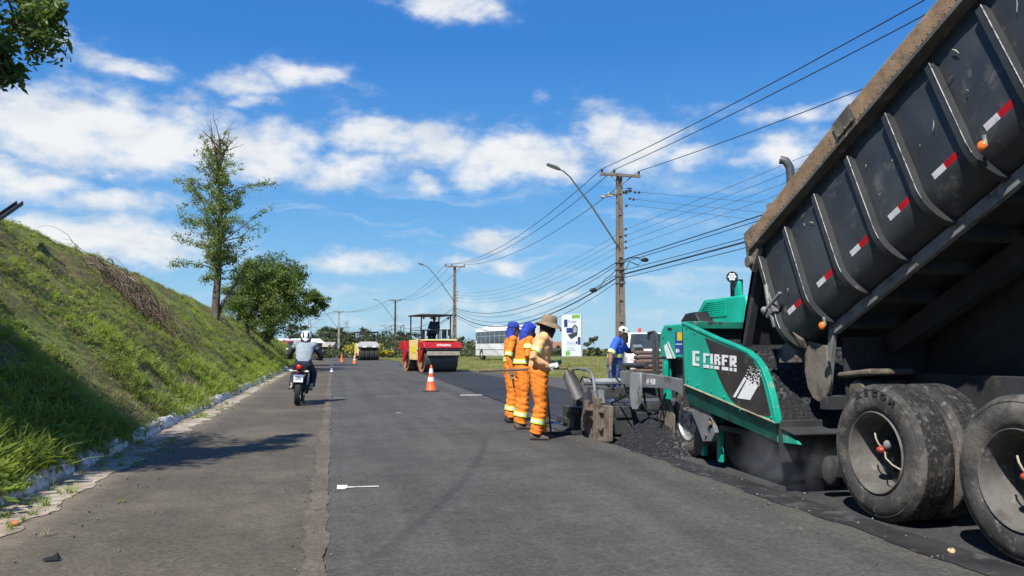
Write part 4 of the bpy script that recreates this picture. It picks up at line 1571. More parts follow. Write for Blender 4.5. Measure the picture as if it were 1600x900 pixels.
sflat([[(1055, 518), (1067.5, 518.3), (1067.5, 553), (1055, 553)]], M_blue, 'sticker')
Xs -= .002
sflat([[(1058, 519), (1066, 519), (1066, 532), (1058, 532)]], M_yel, 'sticker_yellow')
sflat([[(1056, 545), (1058, 545), (1058, 551), (1056, 551)], [(1059, 545), (1060, 545), (1060, 551), (1059, 551)], [(1056, 537), (1066, 537), (1066, 538.4), (1056, 538.4)]], M_white, 'sticker_marks')
text('U-11', .055, P(1056.5, 551.2, Xs), (0, -1, 0), (0, 0, 1), M_white, 'sticker_lettering', body, .002, .0008, PL)
sflat([[(1037, 541), (1041, 537), (1051, 560), (1042, 560)], [(1042.5, 534), (1044, 533.5), (1055.5, 560), (1053, 560)]], M_white, 'slanted_bars')
for x, y in ((1036, 528), (1033, 546), (1062, 562)):
    m = PM()
    m.sph(P(x, y, XB), .013, 6, 5)
    m.build('bolt', M_black, body)
m = PM()
m.box(P(1049, 514, XB + .02), (.05, .12, .03))
m.build('hatch_handle', M_black, body)
# hood with grille, mast with lamp
XH = 4.6
q = [P(1083, 500, XH), P(1099, 470, XH), P(1163, 465, XH), P(1175, 500, XH)]
m = PM()
y0, y1 = q[0].y, 8.35
m.prism([(XH, y0, 1.55), (XH, y0 - .02, 1.66), (XH, q[1].y, 1.875), (XH, y1, 1.875), (XH, y1 - .15, 1.55)], (1.5, 0, 0))
hood = m.build('hood', M_teal, paver, bevel=.025)
m = PM()
gy0, gy1, gz0, gz1 = y0 - .16, q[1].y - .62, 1.655, 1.83
Xg = XH - .004


def gp(a, b, off=0.0):        # a 0..1 rear to front, b 0..1 up; the rear edge leans
    ylo, yhi = gy0, gy0 - .27
    return Vector((Xg - off, (ylo + (yhi - ylo) * b) * (1 - a) + gy1 * a, gz0 + (gz1 - gz0) * b))


m.prism([gp(0, 0), gp(1, 0), gp(1, 1), gp(0, 1)], (.002, 0, 0))
m.build('grille_backing', M_black, hood, smooth=False)
m = PM()
for k in range(17):
    a = k / 16
    m.tube([gp(a, 0, .004), gp(a, 1, .004)], .009, 4)
for k in range(8):
    b = k / 7
    m.tube([gp(0, b, .004), gp(1, b, .004)], .009, 4)
m.build('grille', M_teal, hood)
m = PM()
p = P(1146, 468, XH)
m.prism([p + Vector((.05, .09, -.02)), p + Vector((.05, -.06, -.02)), p + Vector((.05, -.03, .20)), p + Vector((.05, .05, .24))], (.05, 0, 0))
m.build('lamp_mast', M_teal, paver, bevel=.006)
m = PM()
m.box(P(1151, 450, XH + .12), (.10, .13, .20))
m.tube([P(1147, 452, XH), P(1141, 446, XH - .02), P(1143, 455, XH)], .006, 5)
m.build('lamp_box', M_black, paver, bevel=.008)
c = P(1144, 433, XH)
m = PM()
dir_ = (Vector((0, 0, CAMH)) - c)
dir_.z = 0
dir_.normalize()
sx_ = Vector((-dir_.y, dir_.x, 0))
for (rr0, rr1, d0, d1) in ((.066, .066, -.05, .01),):
    rings = []
    for (rad, dd) in ((.03, -.07), (.062, -.04), (.068, .0), (.064, .012), (.056, .012), (.056, .004)):
        rings.append([c + dir_ * dd + (sx_ * math.cos(i * .3142) + Vector((0, 0, 1)) * math.sin(i * .3142)) * rad for i in range(20)])
    m.loft(rings)
m.box(c + Vector((0, 0, -.09)), (.02, .02, .08))
lamp = m.build('work_lamp', M_black, paver)
m = PM()
for (i, j) in [(0, 0), (-1, 0), (1, 0), (-.5, .87), (.5, .87), (-.5, -.87), (.5, -.87)]:
    m.sph(c + dir_ * .010 + sx_ * i * .034 + Vector((0, 0, j * .034)), .0175, 8, 6)
m.build('lamp_lens', M_lens, lamp)
# black engine cowl just behind the wing
m = PM()
m.prism([P(1062, 503, 4.4), P(1070, 490, 4.4), P(1085, 487, 4.4), P(1092, 503, 4.4)], (.6, 0, 0))
m.build('cowl', M_black, paver, bevel=.02)
# exhaust stack
e0, e1 = onX(1236, 300, 5.5), onX(1234, 252, 5.5)
m = PM()
m.tube([Vector((5.5, e0.y, 1.8)), Vector((5.5, e0.y, 3.40)), Vector((5.49, e0.y, 3.50)), Vector((5.45, e0.y + .02, 3.58)), Vector((5.40, e0.y + .06, 3.60))], .052, 12)
m.build('exhaust_pipe', mat('exhaust_steel', (.10, .10, .105), .5, .4, .25, 8, dirt=((.16, .11, .08), .3, 8)), paver)
# tow arm with its arch over the wheel
XA = 3.84
arm = [(968, 580), (1000, 582), (1039, 588), (1066, 593), (1082, 600), (1097, 618), (1108, 640), (1117, 676), (1111, 690), (1098, 690), (1090, 668), (1082, 648), (1073, 628), (1062, 615), (1048, 609), (1031, 607), (1000, 605), (970, 600)]
m = PM()
m.prism([P(x, y, XA) for x, y in arm], (.05, 0, 0))
armo = m.build('tow_arm', M_pgrey, paver, bevel=.006)
m = PM()
m.prism([P(x, y, XA - .03) for x, y in [(985, 584), (1000, 582), (1001, 605), (1000, 630), (996, 640), (988, 640), (985, 630), (983, 610)]], (.03, 0, 0))
m.build('arm_plate', M_plight, armo, bevel=.008)
m = PM()
m.lathe([(0, -.03), (.03, -.03), (.03, .0), (.05, .0), (.05, .02), (0, .02)], P(1110, 662, XA), 'X', 12)
m.lathe([(0, -.02), (.02, -.02), (.02, .02), (0, .02)], P(1104, 680, XA), 'X', 12)
m.build('arm_pin', M_rsteel, armo)
text('AF 4500', .105, P(1010.5, 601, XA), (0, -1, .035), (0, .035, 1), M_white, 'lettering', armo, .004, .001, PL, 'LEFT', .80, .001)
# wheel: brown smooth tyre with a bright pitted disc
wc = Vector((4.06, 8.78, .42))
m = PM()
tyre_lathe(m, wc, .42, .30, .235, 40, 1)
wheel = m.build('wheel', M_pltyre, paver, ang=40)
m = PM()
m.lathe([(.235, .03), (.24, .0), (.225, -.005), (.215, .02), (.19, .035), (.14, .04), (.09, .03), (.085, .0), (.06, -.01), (0, -.01), (0, .1), (.2, .1)], wc, 'X', 32)
for k in range(9):
    a = k * .698
    m.sph(wc + Vector((.03, math.cos(a) * .155, math.sin(a) * .155)), .018, 6, 5)
m.build('rim', mat('pitted_rim', (.42, .42, .40), .45, .5, .3, 14, dirt=((.10, .09, .08), .45, 10), bump=.8, bs=22), wheel)
m = PM()
wc2 = Vector((4.06, 7.55, .30))
for y in (7.75, 7.05):
    m.lathe([(.10, 0), (.30, .0), (.315, .03), (.315, .25), (.30, .28), (.1, .28)], (4.15, y, .315), 'X', 28, closed=True)
m.build('front_wheels', M_under, paver)
m = PM()
m.prism([P(x, y, 3.99) for x, y in [(1031, 622), (1046, 624), (1053, 650), (1053, 692), (1046, 697), (1036, 690), (1029, 655)]], (.02, 0, 0))
m.build('mud_flap', M_mud, paver, bevel=.004)
# screed: end gate, posts, spindle, loop handle, beams
XE = 3.60
m = PM()
m.prism([P(909, 630, XE), P(953, 634, XE), P(951, 688, XE), P(943, 691, XE), P(906, 682, XE)], (.03, 0, 0))
gate = m.build('end_gate', M_rsteel, paver, bevel=.006)
for pp in ([(912, 626), (917, 626), (915, 660), (910, 660)], [(927, 622), (935, 622), (932, 690), (925, 688)], [(944, 634), (953, 635), (952, 690), (942, 690)]):
    m = PM()
    m.prism([P(x, y, XE - .05) for x, y in pp], (.05, 0, 0))
    m.build('gate_post', M_rsteel, gate, bevel=.006)
m = PM()
for pp in ([(915, 637), (945, 641), (945, 646), (915, 641)], [(930, 666), (944, 667), (938, 674)], [(906, 681), (951, 688), (951, 692), (905, 685)]):
    m.prism([P(x, y, XE - .045) for x, y in pp], (.05, 0, 0))
m.build('gate_shelf', M_rsteel, gate, bevel=.004)
m = PM()
for k in range(11):
    p = P(921 + .25 * k + (1.2 if k % 2 else -1.2), 660 + 2.6 * k, XE - .06)
    m.tube([p + Vector((0, .02 * math.cos(t_), .028 * math.sin(t_))) if k % 2 else p + Vector((.012 * math.cos(t_), .01 * math.cos(t_), .028 * math.sin(t_))) for t_ in np.linspace(0, 6.28, 9)], .006, 5, cap=False)
m.build('chain', M_rsteel, gate)
m = PM()
hd = [P(x, y, XE - .02) for x, y in [(897, 612), (893, 598), (893, 583), (896, 577), (904, 576), (918, 578), (924, 582), (927, 592), (930, 612), (932, 624)]]
m.tube(hd, .021, 8)
m.build('loop_handle', M_pgrey, paver)
m = PM()
m.prism([P(x, y, XE - .03) for x, y in [(924, 609), (935, 609), (937, 630), (927, 634)]], (.08, 0, 0))
m.tube([P(932, 612, XE), P(933, 655, XE)], .03, 8)
m.build('gate_jack', M_pgrey, paver, bevel=.005)
m = PM()
m.tube([onX(912, 597, 3.55), onX(912, 597, 3.55) + Vector((.95, -.25, .02))], .05, 10)
m.build('hydraulic_ram', M_plight, paver)
m = PM()
a = onX(905, 615, 3.62)
m.box((4.4, 11.05, .62), (1.6, .16, .16))
m.box((4.5, 11.10, .42), (1.7, .3, .10))
m.box((5.2, 11.15, .20), (2.6, .75, .30))
m.box((4.05, 11.0, .36), (.30, .5, .16))
for x in (3.75, 4.0, 4.25):
    m.box((x, 11.0, .52), (.04, .05, .2))
m.build('screed_beam', M_dsteel, paver, bevel=.008)
m = PM()
m.box(P(896, 606, 3.66), (.10, .16, .18))
m.box(P(902, 622, 3.64), (.10, .3, .22))
m.box(P(898, 652, 3.66), (.22, .6, .34))
m.box(P(893, 640, 3.55), (.12, .4, .10))
m.box(P(885, 668, 3.6), (.5, .7, .05))
m.tube([P(893, 612, 3.6), P(896, 660, 3.6)], .03, 7)
m.box(P(880, 655, 3.55), (.06, .5, .10))
m.build('screed_box', M_dsteel, paver, bevel=.012)
m = PM()
m.box((5.3, 11.75, .33), (2.5, .5, .05))
m.build('walkway', M_dsteel, paver, bevel=.005)
# operator seat, rails, console
sx0 = onX(1003, 566, 4.6)
m = PM()
for k in range(5):
    m.box(sx0 + Vector((.2, 0, -.13 + .068 * k)), (.62, .20 - .01 * k, .064))
m.build('seat', M_brown, paver, bevel=.025)
m = PM()
m.box(sx0 + Vector((.2, -.3, -.22)), (.55, .5, .12))
m.build('seat_cushion', M_brown, paver, bevel=.03)
m = PM()
p = onX(1028, 590, 4.25)
m.tube([Vector((4.25, p.y, .75)), Vector((4.25, p.y, 1.36)), Vector((4.25, p.y + .03, 1.45)), Vector((4.25, p.y + .12, 1.48)), Vector((4.25, p.y + .3, 1.47)), Vector((4.25, p.y + .33, 1.38))], .022, 7)
m.tube([Vector((4.25, p.y + .1, .75)), Vector((4.25, p.y + .1, 1.38))], .035, 7)
m.tube([onX(973, 571, 4.05), onX(1010, 571, 4.05)], .035, 8)
m.box(onX(976, 573, 4.05), (.08, .22, .09))
m.build('guard_rail', M_dsteel, paver)
m = PM()
m.box(onX(996, 545, 5.0), (.16, .10, .12), rotm('X', 25))
m.tube([onX(996, 550, 5.05), onX(998, 585, 5.05)], .02, 6)
m.build('control_console', M_pgrey, paver, bevel=.02)

# hoses and bolts
for pts_ in ([(902, 606), (910, 588), (935, 592), (958, 606)], [(918, 612), (930, 640), (958, 628), (985, 612)], [(1028, 600), (1034, 640), (1030, 660)], [(960, 588), (975, 600), (985, 625)], [(1005, 606), (1010, 640), (1030, 640), (1040, 615)]):
    m = PM()
    pp_ = [P(x, y, 3.9 + .03 * (k % 2)) for k, (x, y) in enumerate(pts_)]
    fine_ = []
    for k in range(len(pp_) - 1):
        fine_ += [pp_[k], pp_[k].lerp(pp_[k + 1], .5) + Vector((0, 0, -.02))]
    m.tube(fine_ + [pp_[-1]], .013, 6)
    m.build('hose', M_black, paver)
for (x, y) in ((1073, 512), (1075, 594), (1090, 602), (1112, 611), (1132, 620), (1085, 520), (1206, 652), (1158, 640)):
    m = PM()
    m.lathe([(0, -.012), (.012, -.012), (.014, 0), (0, 0)], P(x, y, XP), 'X', 8)
    m.build('bolt', M_tealw, wing)

# asphalt: heap in the hopper and heap in front of the screed
M_mix = mat('asphalt_mix', (.024, .025, .028), .45, 0, .5, 26, dirt=((.06, .063, .068), .36, 45), bump=1, bs=60, spec=.55)
chunk = []
for k in range(4):
    b = MB()
    b.sph((0, 0, 0), 1, 6, 4)
    b.v = [p * (1 + .35 * random.uniform(-1, 1)) for p in b.v]
    o = b.build('asphalt_chunk', M_mix)
    chunk.append(o.data)
    bpy.data.objects.remove(o)


def heap(name, label, x0, x1, y0, y1, fn, n, cs, lumps):
    nx_, ny_ = 90, 90
    V = []
    for y in np.linspace(y0, y1, ny_):
        for x in np.linspace(x0, x1, nx_):
            z = fn(x, y)
            V.append((x, y, z + .020 * nz(x, y, 1, 9, 3) + .03 * nz(x, y, 7, 3, 3)))
    o = npmesh(name, np.array(V), grid(nx_, ny_), M_mix, smooth=True)
    tag(o, label, kind='stuff')
    Pp, Rr_, Sc, Pi = [], [], [], []
    for k in range(n):
        x, y = x0 + (x1 - x0) * rng.random(), y0 + (y1 - y0) * rng.random()
        z = fn(x, y) + .020 * nz(x, y, 1, 9, 3) + .03 * nz(x, y, 7, 3, 3)
        if z < .03:
            if rng.random() < .8:
                continue
            z = max(z, .02)
        Pp.append((x, y, z))
        Rr_.append(rng.uniform(0, 6.28, 3))
        Sc.append(cs * rng.uniform(.5, 1.5))
        Pi.append(int(rng.integers(0, 4)))
    s = scatter(lumps, Pp, Rr_, Sc, Pi, chunk)
    tag(s, 'black lumps of hot asphalt on the ' + ('hopper heap' if 'hopper' in label else 'screed heap'))


def hop(x, y):     # slopes from the truck bed down to the hopper lip
    a = np.interp(y, [6.30, 6.5, 6.9, 7.3, 7.7, 8.2], [.60, .70, .95, 1.24, 1.18, .95])
    sd = min(1, max(0, (x - 3.80) / .35))
    return .55 + (a - .55) * (.35 + .65 * sd) if x < 5.2 else .55 + (a - .55) * min(1, (6.65 - x) / .35 * .65 + .35)


heap('asphalt_heap', 'heap of steaming black asphalt filling the paver hopper', 3.81, 6.6, 6.36, 8.2, hop, 11000, .014, 'asphalt_lumps')


def rear(x, y):
    u = (y - 9.55) / .85
    e = max(0, 1 - u * u)
    xl = np.interp(x, [3.62, 3.8, 4.1, 4.6], [0, .35, .8, 1.0])
    return .60 * e ** .8 * xl - .01


heap('asphalt_heap', 'heap of fresh black asphalt lying in front of the screed', 3.62, 6.6, 8.7, 10.4, rear, 12000, .014, 'asphalt_lumps')

# ------------------------------------------------------------------ people
M_skin = mat('skin_brown', (.20, .105, .065), .55, 0, .12, 9)
M_skin2 = mat('skin_tan', (.30, .17, .11), .55, 0, .12, 9)
M_orange = mat('orange_cloth', (.78, .215, .022), .85, 0, .12, 9, dirt=((.42, .15, .05), .26, 5), bump=.3, bs=30)
M_peach = mat('faded_orange_shirt', (.80, .42, .20), .85, 0, .10, 7, dirt=((.55, .33, .2), .22, 5), bump=.3, bs=30)
M_blues = mat('blue_shirt', (.03, .12, .56), .85, 0, .15, 8, bump=.3, bs=30)
M_hood = mat('blue_hood', (.02, .05, .36), .8, 0, .2, 8, bump=.3, bs=30)
M_jeans = mat('blue_jeans', (.075, .12, .24), .9, 0, .25, 8, bump=.3, bs=40)
M_jeansd = mat('dark_jeans', (.022, .028, .048), .9, 0, .25, 8, bump=.3, bs=40)
M_grey_j = mat('grey_jacket', (.25, .30, .33), .8, 0, .12, 6, dirt=((.2, .24, .26), .35, 3), bump=.3, bs=20)
M_dk_j = mat('dark_sleeve', (.035, .042, .052), .8, 0, .25, 8)
M_navy = mat('navy_workwear', (.018, .038, .085), .85, 0, .2, 8)
M_boot = mat('worn_boot', (.095, .075, .06), .85, 0, .3, 10, bump=.4)
M_boot_b = mat('black_boot', (.025, .024, .024), .7, 0, .3, 10)
M_shoe = mat('pale_shoe', (.45, .42, .36), .7, 0, .2, 10)
M_hat = mat('tan_hat', (.23, .175, .105), .9, 0, .18, 12, bump=.3, bs=50)
M_dkhair = mat('dark_cloth', (.022, .02, .02), .9, 0, .25, 10)
M_band = mat('reflective_band', (.62, .66, .60), .45, .0, .1, 20)
M_bandy = mat('yellow_band', (.62, .74, .12), .6, 0, .1, 20)
M_glove = mat('green_glove', (.07, .20, .12), .8, 0, .25, 14)
M_glove2 = mat('grey_glove', (.16, .155, .15), .85, 0, .25, 14)
M_cap = mat('white_cap', (.62, .61, .57), .7, 0, .12, 10)
M_wood = mat('wood_handle', (.13, .085, .055), .75, 0, .3, 12)


def solid(mb, name, m_list, parent, voxel=.014, smooth=2, cls=None, fold=None):
    """fuse overlapping shapes into one continuous skin"""
    o = mb.build(name, m_list[0], parent, smooth=False)
    md = o.modifiers.new('r', 'REMESH')
    md.mode, md.voxel_size = 'VOXEL', voxel
    sm = o.modifiers.new('s', 'SMOOTH')
    sm.factor, sm.iterations = .5, smooth
    dg = bpy.context.evaluated_depsgraph_get()
    dg.update()
    me = bpy.data.meshes.new_from_object(o.evaluated_get(dg))
    o.modifiers.clear()
    o.data = me
    me.name = name
    if fold:
        nrm = [v.normal.copy() for v in me.vertices]
        for v, n in zip(me.vertices, nrm):
            v.co += n * fold(v.co)
    me.materials.clear()
    for m in m_list:
        me.materials.append(m)
    if cls:
        for p in me.polygons:
            p.material_index = cls(p.center)
    me.polygons.foreach_set('use_smooth', [True] * len(me.polygons))
    return o


def ell_ring(c, rx, ry, yaw=0.0, tilt=0.0, n=16):
    """horizontal ellipse, rx along facing, ry sideways"""
    out = []
    for i in range(n):
        a = 2 * math.pi * i / n
        v = Vector((math.cos(a) * rx, math.sin(a) * ry, -math.sin(tilt) * math.cos(a) * rx))
        out.append(Vector(c) + Matrix.Rotation(yaw, 3, 'Z') @ v)
    return out


def hand(mb, wrist, d, side, curl=.5, s=1.0):
    """palm, four unequal bent fingers and a thumb; d = hand direction, side = palm normal"""
    d, side = Vector(d).normalized(), Vector(side)
    side = (side - d * side.dot(d)).normalized()
    wv = d.cross(side)
    w_ = Vector(wrist)
    mb.tube([w_ - d * .02, w_ + d * .03 * s, w_ + d * .09 * s], [.026 * s, .034 * s, .036 * s], 8)
    mb.tube([w_ + d * .03 * s + wv * .018, w_ + d * .09 * s + wv * .022], [.02 * s, .022 * s], 6)
    mb.tube([w_ + d * .03 * s - wv * .018, w_ + d * .09 * s - wv * .022], [.02 * s, .022 * s], 6)
    for k, (off, L) in enumerate(((-.030, .070), (-.010, .082), (.011, .078), (.031, .062))):
        p = w_ + d * .088 * s + wv * off * s
        pts = [p]
        dd = d.copy()
        for q in range(3):
            dd = (Matrix.Rotation(-curl * (.7 + .2 * q), 3, wv) @ dd)
            pts.append(pts[-1] + dd * L * s * (.42, .33, .25)[q])
        mb.tube(pts, [.0105 * s, .010 * s, .009 * s, .007 * s], 6)
    p = w_ + d * .03 * s + wv * -.034 * s
    mb.tube([p, p + (d * .5 - wv * .7 + side * .35).normalized() * .036 * s, p + (d * .9 - wv * .6 + side * .7).normalized() * .07 * s], [.013 * s, .012 * s, .009 * s], 6)


def head(mb, c, yaw, pitch=0.0, s=1.0):
    """skull, jaw, nose, brow and ears in one; face looks along local +x"""
    Rm = Matrix.Rotation(yaw, 3, 'Z') @ Matrix.Rotation(pitch, 3, 'Y')
    c = Vector(c)
    q = lambda x, y, z: c + Rm @ Vector((x * s, y * s, z * s))
    mb.sph(q(-.008, 0, .03), (.098 * s, .078 * s, .098 * s), 16, 12, Rm)
    mb.sph(q(.022, 0, -.045), (.070 * s, .060 * s, .075 * s), 14, 10, Rm)
    mb.sph(q(.058, 0, -.095), (.028 * s, .03 * s, .022 * s), 8, 6, Rm)
    mb.tube([q(.088, 0, .01), q(.112, 0, -.028), q(.09, 0, -.036)], [.010 * s, .014 * s, .012 * s], 6)
    mb.tube([q(.082, -.04, .025), q(.094, 0, .022), q(.082, .04, .025)], [.010 * s, .012 * s, .010 * s], 6)
    mb.tube([q(.086, -.02, -.066), q(.093, 0, -.064), q(.086, .02, -.066)], [.008 * s, .010 * s, .008 * s], 6)
    for e in (-1, 1):
        mb.sph(q(-.005, .078 * e, -.005), (.022 * s, .012 * s, .034 * s), 8, 6, Rm)
    return q, Rm


def seg_dist(p, a, b):
    ab = b - a
    t = max(0, min(1, (p - a).dot(ab) / ab.length_squared))
    return (p - a - ab * t).length, t


class Person:
    """J: joints in local space (x = facing, y = left, z = up); parts are classed by nearest bone"""
    def __init__(s, label, loc, yaw, J, up, low, skin, cat='person', bands=(), fold=.006, voxel=.015, thick=1.0, sleeve=(1, 1), legskin=None, extra=None, group=None):
        s.root = thing('person', loc, label, cat, group, yaw)
        J = {k: Vector(v) for k, v in J.items()}
        s.J = J
        m = MB()
        pel, wst, ch, nk = J['pelvis'], J['waist'], J['chest'], J['neck']
        T = thick
        m.loft([ell_ring(pel + Vector((0, 0, -.10)), .10 * T, .135 * T, n=18), ell_ring(pel, .125 * T, .175 * T, n=18), ell_ring(pel.lerp(wst, .5), .125 * T, .168 * T, n=18), ell_ring(wst, .120 * T, .160 * T, n=18), ell_ring(wst.lerp(ch, .5), .125 * T, .172 * T, n=18),
                ell_ring(ch, .128 * T, .185 * T, n=18), ell_ring(ch.lerp(nk, .55), .115 * T, .180 * T, n=18), ell_ring(ch.lerp(nk, .86), .082 * T, .12 * T, n=18), ell_ring(nk, .058, .062, n=18)])
        m.tube([nk - Vector((0, 0, .03)), nk.lerp(J['head'], .7)], [.060, .052], 10)
        head(m, J['head'], J.get('hyaw', Vector((0, 0, 0))).z, J.get('hyaw', Vector((0, 0, 0))).y)
        segs = [(pel, wst, 'low' if wst.z - pel.z < .3 else 'up'), (wst, ch, 'up'), (ch, nk, 'up'), (nk.lerp(J['head'], .45), J['head'] + Vector((0, 0, .08)), 'skin')]
        segs[0] = (pel + Vector((0, 0, -.1)), pel.lerp(wst, .35), 'low')
        segs.append((pel.lerp(wst, .5), wst, 'up'))
        for e in 'lr':
            hp, kn, an = J['hip_' + e], J['knee_' + e], J['ankle_' + e]
            m.tube([hp + Vector((0, 0, .03)), hp.lerp(kn, .35), hp.lerp(kn, .75), kn, kn.lerp(an, .3), kn.lerp(an, .7), an], [.105 * T, .102 * T, .083 * T, .076 * T, .080 * T, .073 * T, .074 * T], 12)
            segs += [(hp, kn, 'low'), (kn, an, 'low')]
            sh, eb, wr = J['sho_' + e], J['elb_' + e], J['wri_' + e]
            m.sph(sh, .072 * T, 10, 8)
            m.tube([ch.lerp(nk, .6), sh, sh.lerp(eb, .5), eb, eb.lerp(wr, .4), wr], [.07, .068 * T, .059 * T, .052 * T, .049 * T, .038], 10)
            segs += [(sh, eb, 'arm1'), (eb, wr, 'arm2')]
        mats = [skin, up, low]
        J2 = J

        def cls(p):
            best, bn, bt_ = 9, 'up', 0
            for a, b, n_ in segs:
                d, t = seg_dist(p, a, b)
                if n_ in ('up', 'low'):
                    d *= .62
                if n_ == 'skin':
                    d *= .8
                if d < best:
                    best, bn, bt_ = d, n_, t
            if bn == 'skin':
                return 0
            if bn == 'arm1':
                return 1 if bt_ <= sleeve[0] else 0
            if bn == 'arm2':
                return 1 if sleeve[0] >= 1 and bt_ <= sleeve[1] else 0
            return 2 if bn == 'low' else 1

        def fd(p):
            if p.z > nk.z + .02:
                return 0
            w_ = .5 + (.8 if p.z < .45 else 0)
            return fold * (w_ * math.sin(p.z * 62 + 30 * p.x + 6 * mnoise.noise(p * 6)) * .55 + .7 * mnoise.noise(p * 9) - 1.5 * abs(mnoise.noise(Vector((p.x * 9, p.y * 9, p.z * 17)))))
        s.body = solid(m, 'body', mats, s.root, voxel, 2, cls, fd)
        for (a, b, t, r_, col_) in bands:        # bright tapes round limbs or torso
            A, B = J[a], J[b]
            d = (B - A).normalized()
            c = A.lerp(B, t)
            q = MB()
            hw = .036
            for (h0, h1, mi) in ((-hw, -hw * .35, 1), (-hw * .35, hw * .35, 0), (hw * .35, hw, 1)):
                q.cur = mi if col_ == 'yw' else 0
                rx, ry = (r_, r_) if not isinstance(r_, tuple) else r_
                if abs(d.z) > .8 and isinstance(r_, tuple):
                    q.loft([ell_ring(c + d * h0, rx, ry, n=20), ell_ring(c + d * h1, rx, ry, n=20)])
                else:
                    q.tube([c + d * h0, c + d * h1], rx, 14)
            q.build('reflective_band', [M_band, M_bandy], s.root)

    def boots(s, m, L=.27, yaw=(0, 0)):
        for k, e in enumerate('lr'):
            an = s.J['ankle_' + e]
            Rz = Matrix.Rotation(R(yaw[k]), 3, 'Z')
            b = MB()
            q = lambda x, y, z: Vector((an.x, an.y, an.z - .085)) + Rz @ Vector((x, y, z))
            rings = []
            for (x, w_, h) in ((-.085, .030, .075), (-.06, .042, .10), (0, .045, .11), (.06, .048, .085), (.12, .050, .062), (.165, .042, .05), (.188, .022, .035)):
                rings.append([q(x, -w_, .0), q(x, -w_, h * .55), q(x, -w_ * .6, h), q(x, w_ * .6, h), q(x, w_, h * .55), q(x, w_, .0)])
            b.loft(rings)
            b.tube([q(-.01, 0, .08), q(-.015, 0, .15)], [.054, .056], 10)
            o = b.build('boot', m, s.root)
            sb = o.modifiers.new('s', 'SUBSURF')
            sb.levels = sb.render_levels = 1
        return s

    def glove(s, e, d, side, m, curl=.6, sc_=1.0, name='glove'):
        q = MB()
        hand(q, s.J['wri_' + e], d, side, curl, sc_)
        return solid(q, name, [m], s.root, .007, 1)


def stand(h=1.0, lean=0.0, **kw):
    J = dict(pelvis=(0, 0, .93), waist=(.0 + lean * .25, 0, 1.08), chest=(.01 + lean * .6, 0, 1.27), neck=(.01 + lean, 0, 1.46), head=(.04 + lean * 1.15, 0, 1.585),
             hip_l=(0, .09, .89), hip_r=(0, -.09, .89), knee_l=(.02, .10, .48), knee_r=(.02, -.10, .48), ankle_l=(-.02, .11, .095), ankle_r=(-.02, -.11, .095),
             sho_l=(lean * .85, .185, 1.40), sho_r=(lean * .85, -.185, 1.40), elb_l=(-.03 + lean, .23, 1.12), elb_r=(-.03 + lean, -.23, 1.12), wri_l=(.05 + lean, .24, .88), wri_r=(.05 + lean, -.24, .88))
    J.update(kw)
    return {k: (Vector(v) * h if k != 'hyaw' else Vector(v)) for k, v in J.items()}


# worker in front: tan brimmed hat, faded shirt, orange trousers
rt_yaw = -R(10)
wk = Person('worker in wide tan hat, faded peach shirt and orange trousers holding a shovel', (2.79, 10.80, 0), rt_yaw,
            stand(1.0, .06, head=(.14, 0, 1.555), hyaw=(0, .38, 0), elb_r=(-.10, -.26, 1.13), wri_r=(.12, -.20, 1.01), elb_l=(.0, .25, 1.13), wri_l=(.20, .12, 1.02), ankle_l=(.03, .08, .095), knee_l=(.05, .09, .5), ankle_r=(-.05, -.10, .095)),
            M_peach, M_orange, M_skin, bands=[('sho_r', 'elb_r', .62, .081, 'yw'), ('knee_l', 'ankle_l', .55, .102, 'yw'), ('knee_r', 'ankle_r', .55, .102, 'yw')], fold=.009, thick=1.22)
wk.boots(M_boot, yaw=(4, -8))
wk.glove('r', (.75, .1, .1), (0, .7, -.3), M_cap, .7)
wk.glove('l', (.8, -.35, .35), (0, -.6, -.6), M_glove, .75, 1.12)
hc = wk.J['head']
m = MB()
Rm = Matrix.Rotation(.20, 3, 'Y')
rings = []
for (rad, z) in ((.030, .158), (.075, .155), (.096, .135), (.104, .10), (.112, .055), (.125, .045), (.15, .028), (.182, .003), (.183, -.002), (.15, .022), (.12, .035)):
    rings.append([hc + Rm @ Vector((math.cos(a) * rad * 1.05 - .005, math.sin(a) * rad * .95, z + .012 + .016 * math.sin(2 * a + .6) * (rad > .15))) for a in np.linspace(0, 2 * math.pi, 29)[:-1]])
m.loft(rings)
m.build('hat', M_hat, wk.root)
m = MB()
m.loft([ell_ring(hc + Vector((-.015, 0, .06)), .112, .093, tilt=.2), ell_ring(hc + Vector((-.01, 0, -.02)), .112, .092, tilt=.3), ell_ring(hc + Vector((-.02, 0, -.09)), .105, .092), ell_ring(hc + Vector((-.05, 0, -.16)), .105, .115)])
m.build('neck_cloth', M_dkhair, wk.root)

# shovel he holds level, blade toward the screed
a, b = onY(767, 579, 11.25), onY(868, 587, 10.62)
hp = wk.root.location + Matrix.Rotation(rt_yaw, 3, 'Z') @ (wk.J['wri_l'] + Vector((.06, -.03, -.02)))
b = hp + Vector((.05, -.02, -.02))
a = b + (a - b).normalized() * 1.18
sh_ = thing('shovel', b, 'shovel with a long wooden handle held level by the worker in the tan hat', 'shovel')
m = MB(b)
m.tube([a, a.lerp(b, .5) + Vector((0, 0, .0)), b + (b - a).normalized() * .10], [.019, .018, .017], 8)
m.build('handle', M_wood, sh_)
m = MB(b)
c0 = b + (b - a).normalized() * .07
c1 = onY(906, 622, c0.y - .30)
dd = (c1 - c0)
L = dd.length
dd.normalize()
wv = Vector((.55, .1, .8))
wv = (wv - dd * wv.dot(dd)).normalized()
nn = dd.cross(wv)
prof = [(0, .018, 0), (.14, .035, .004), (.2, .085, .02), (.5, .098, .03), (.85, .094, .02), (1.0, .078, .012)]
rings = []
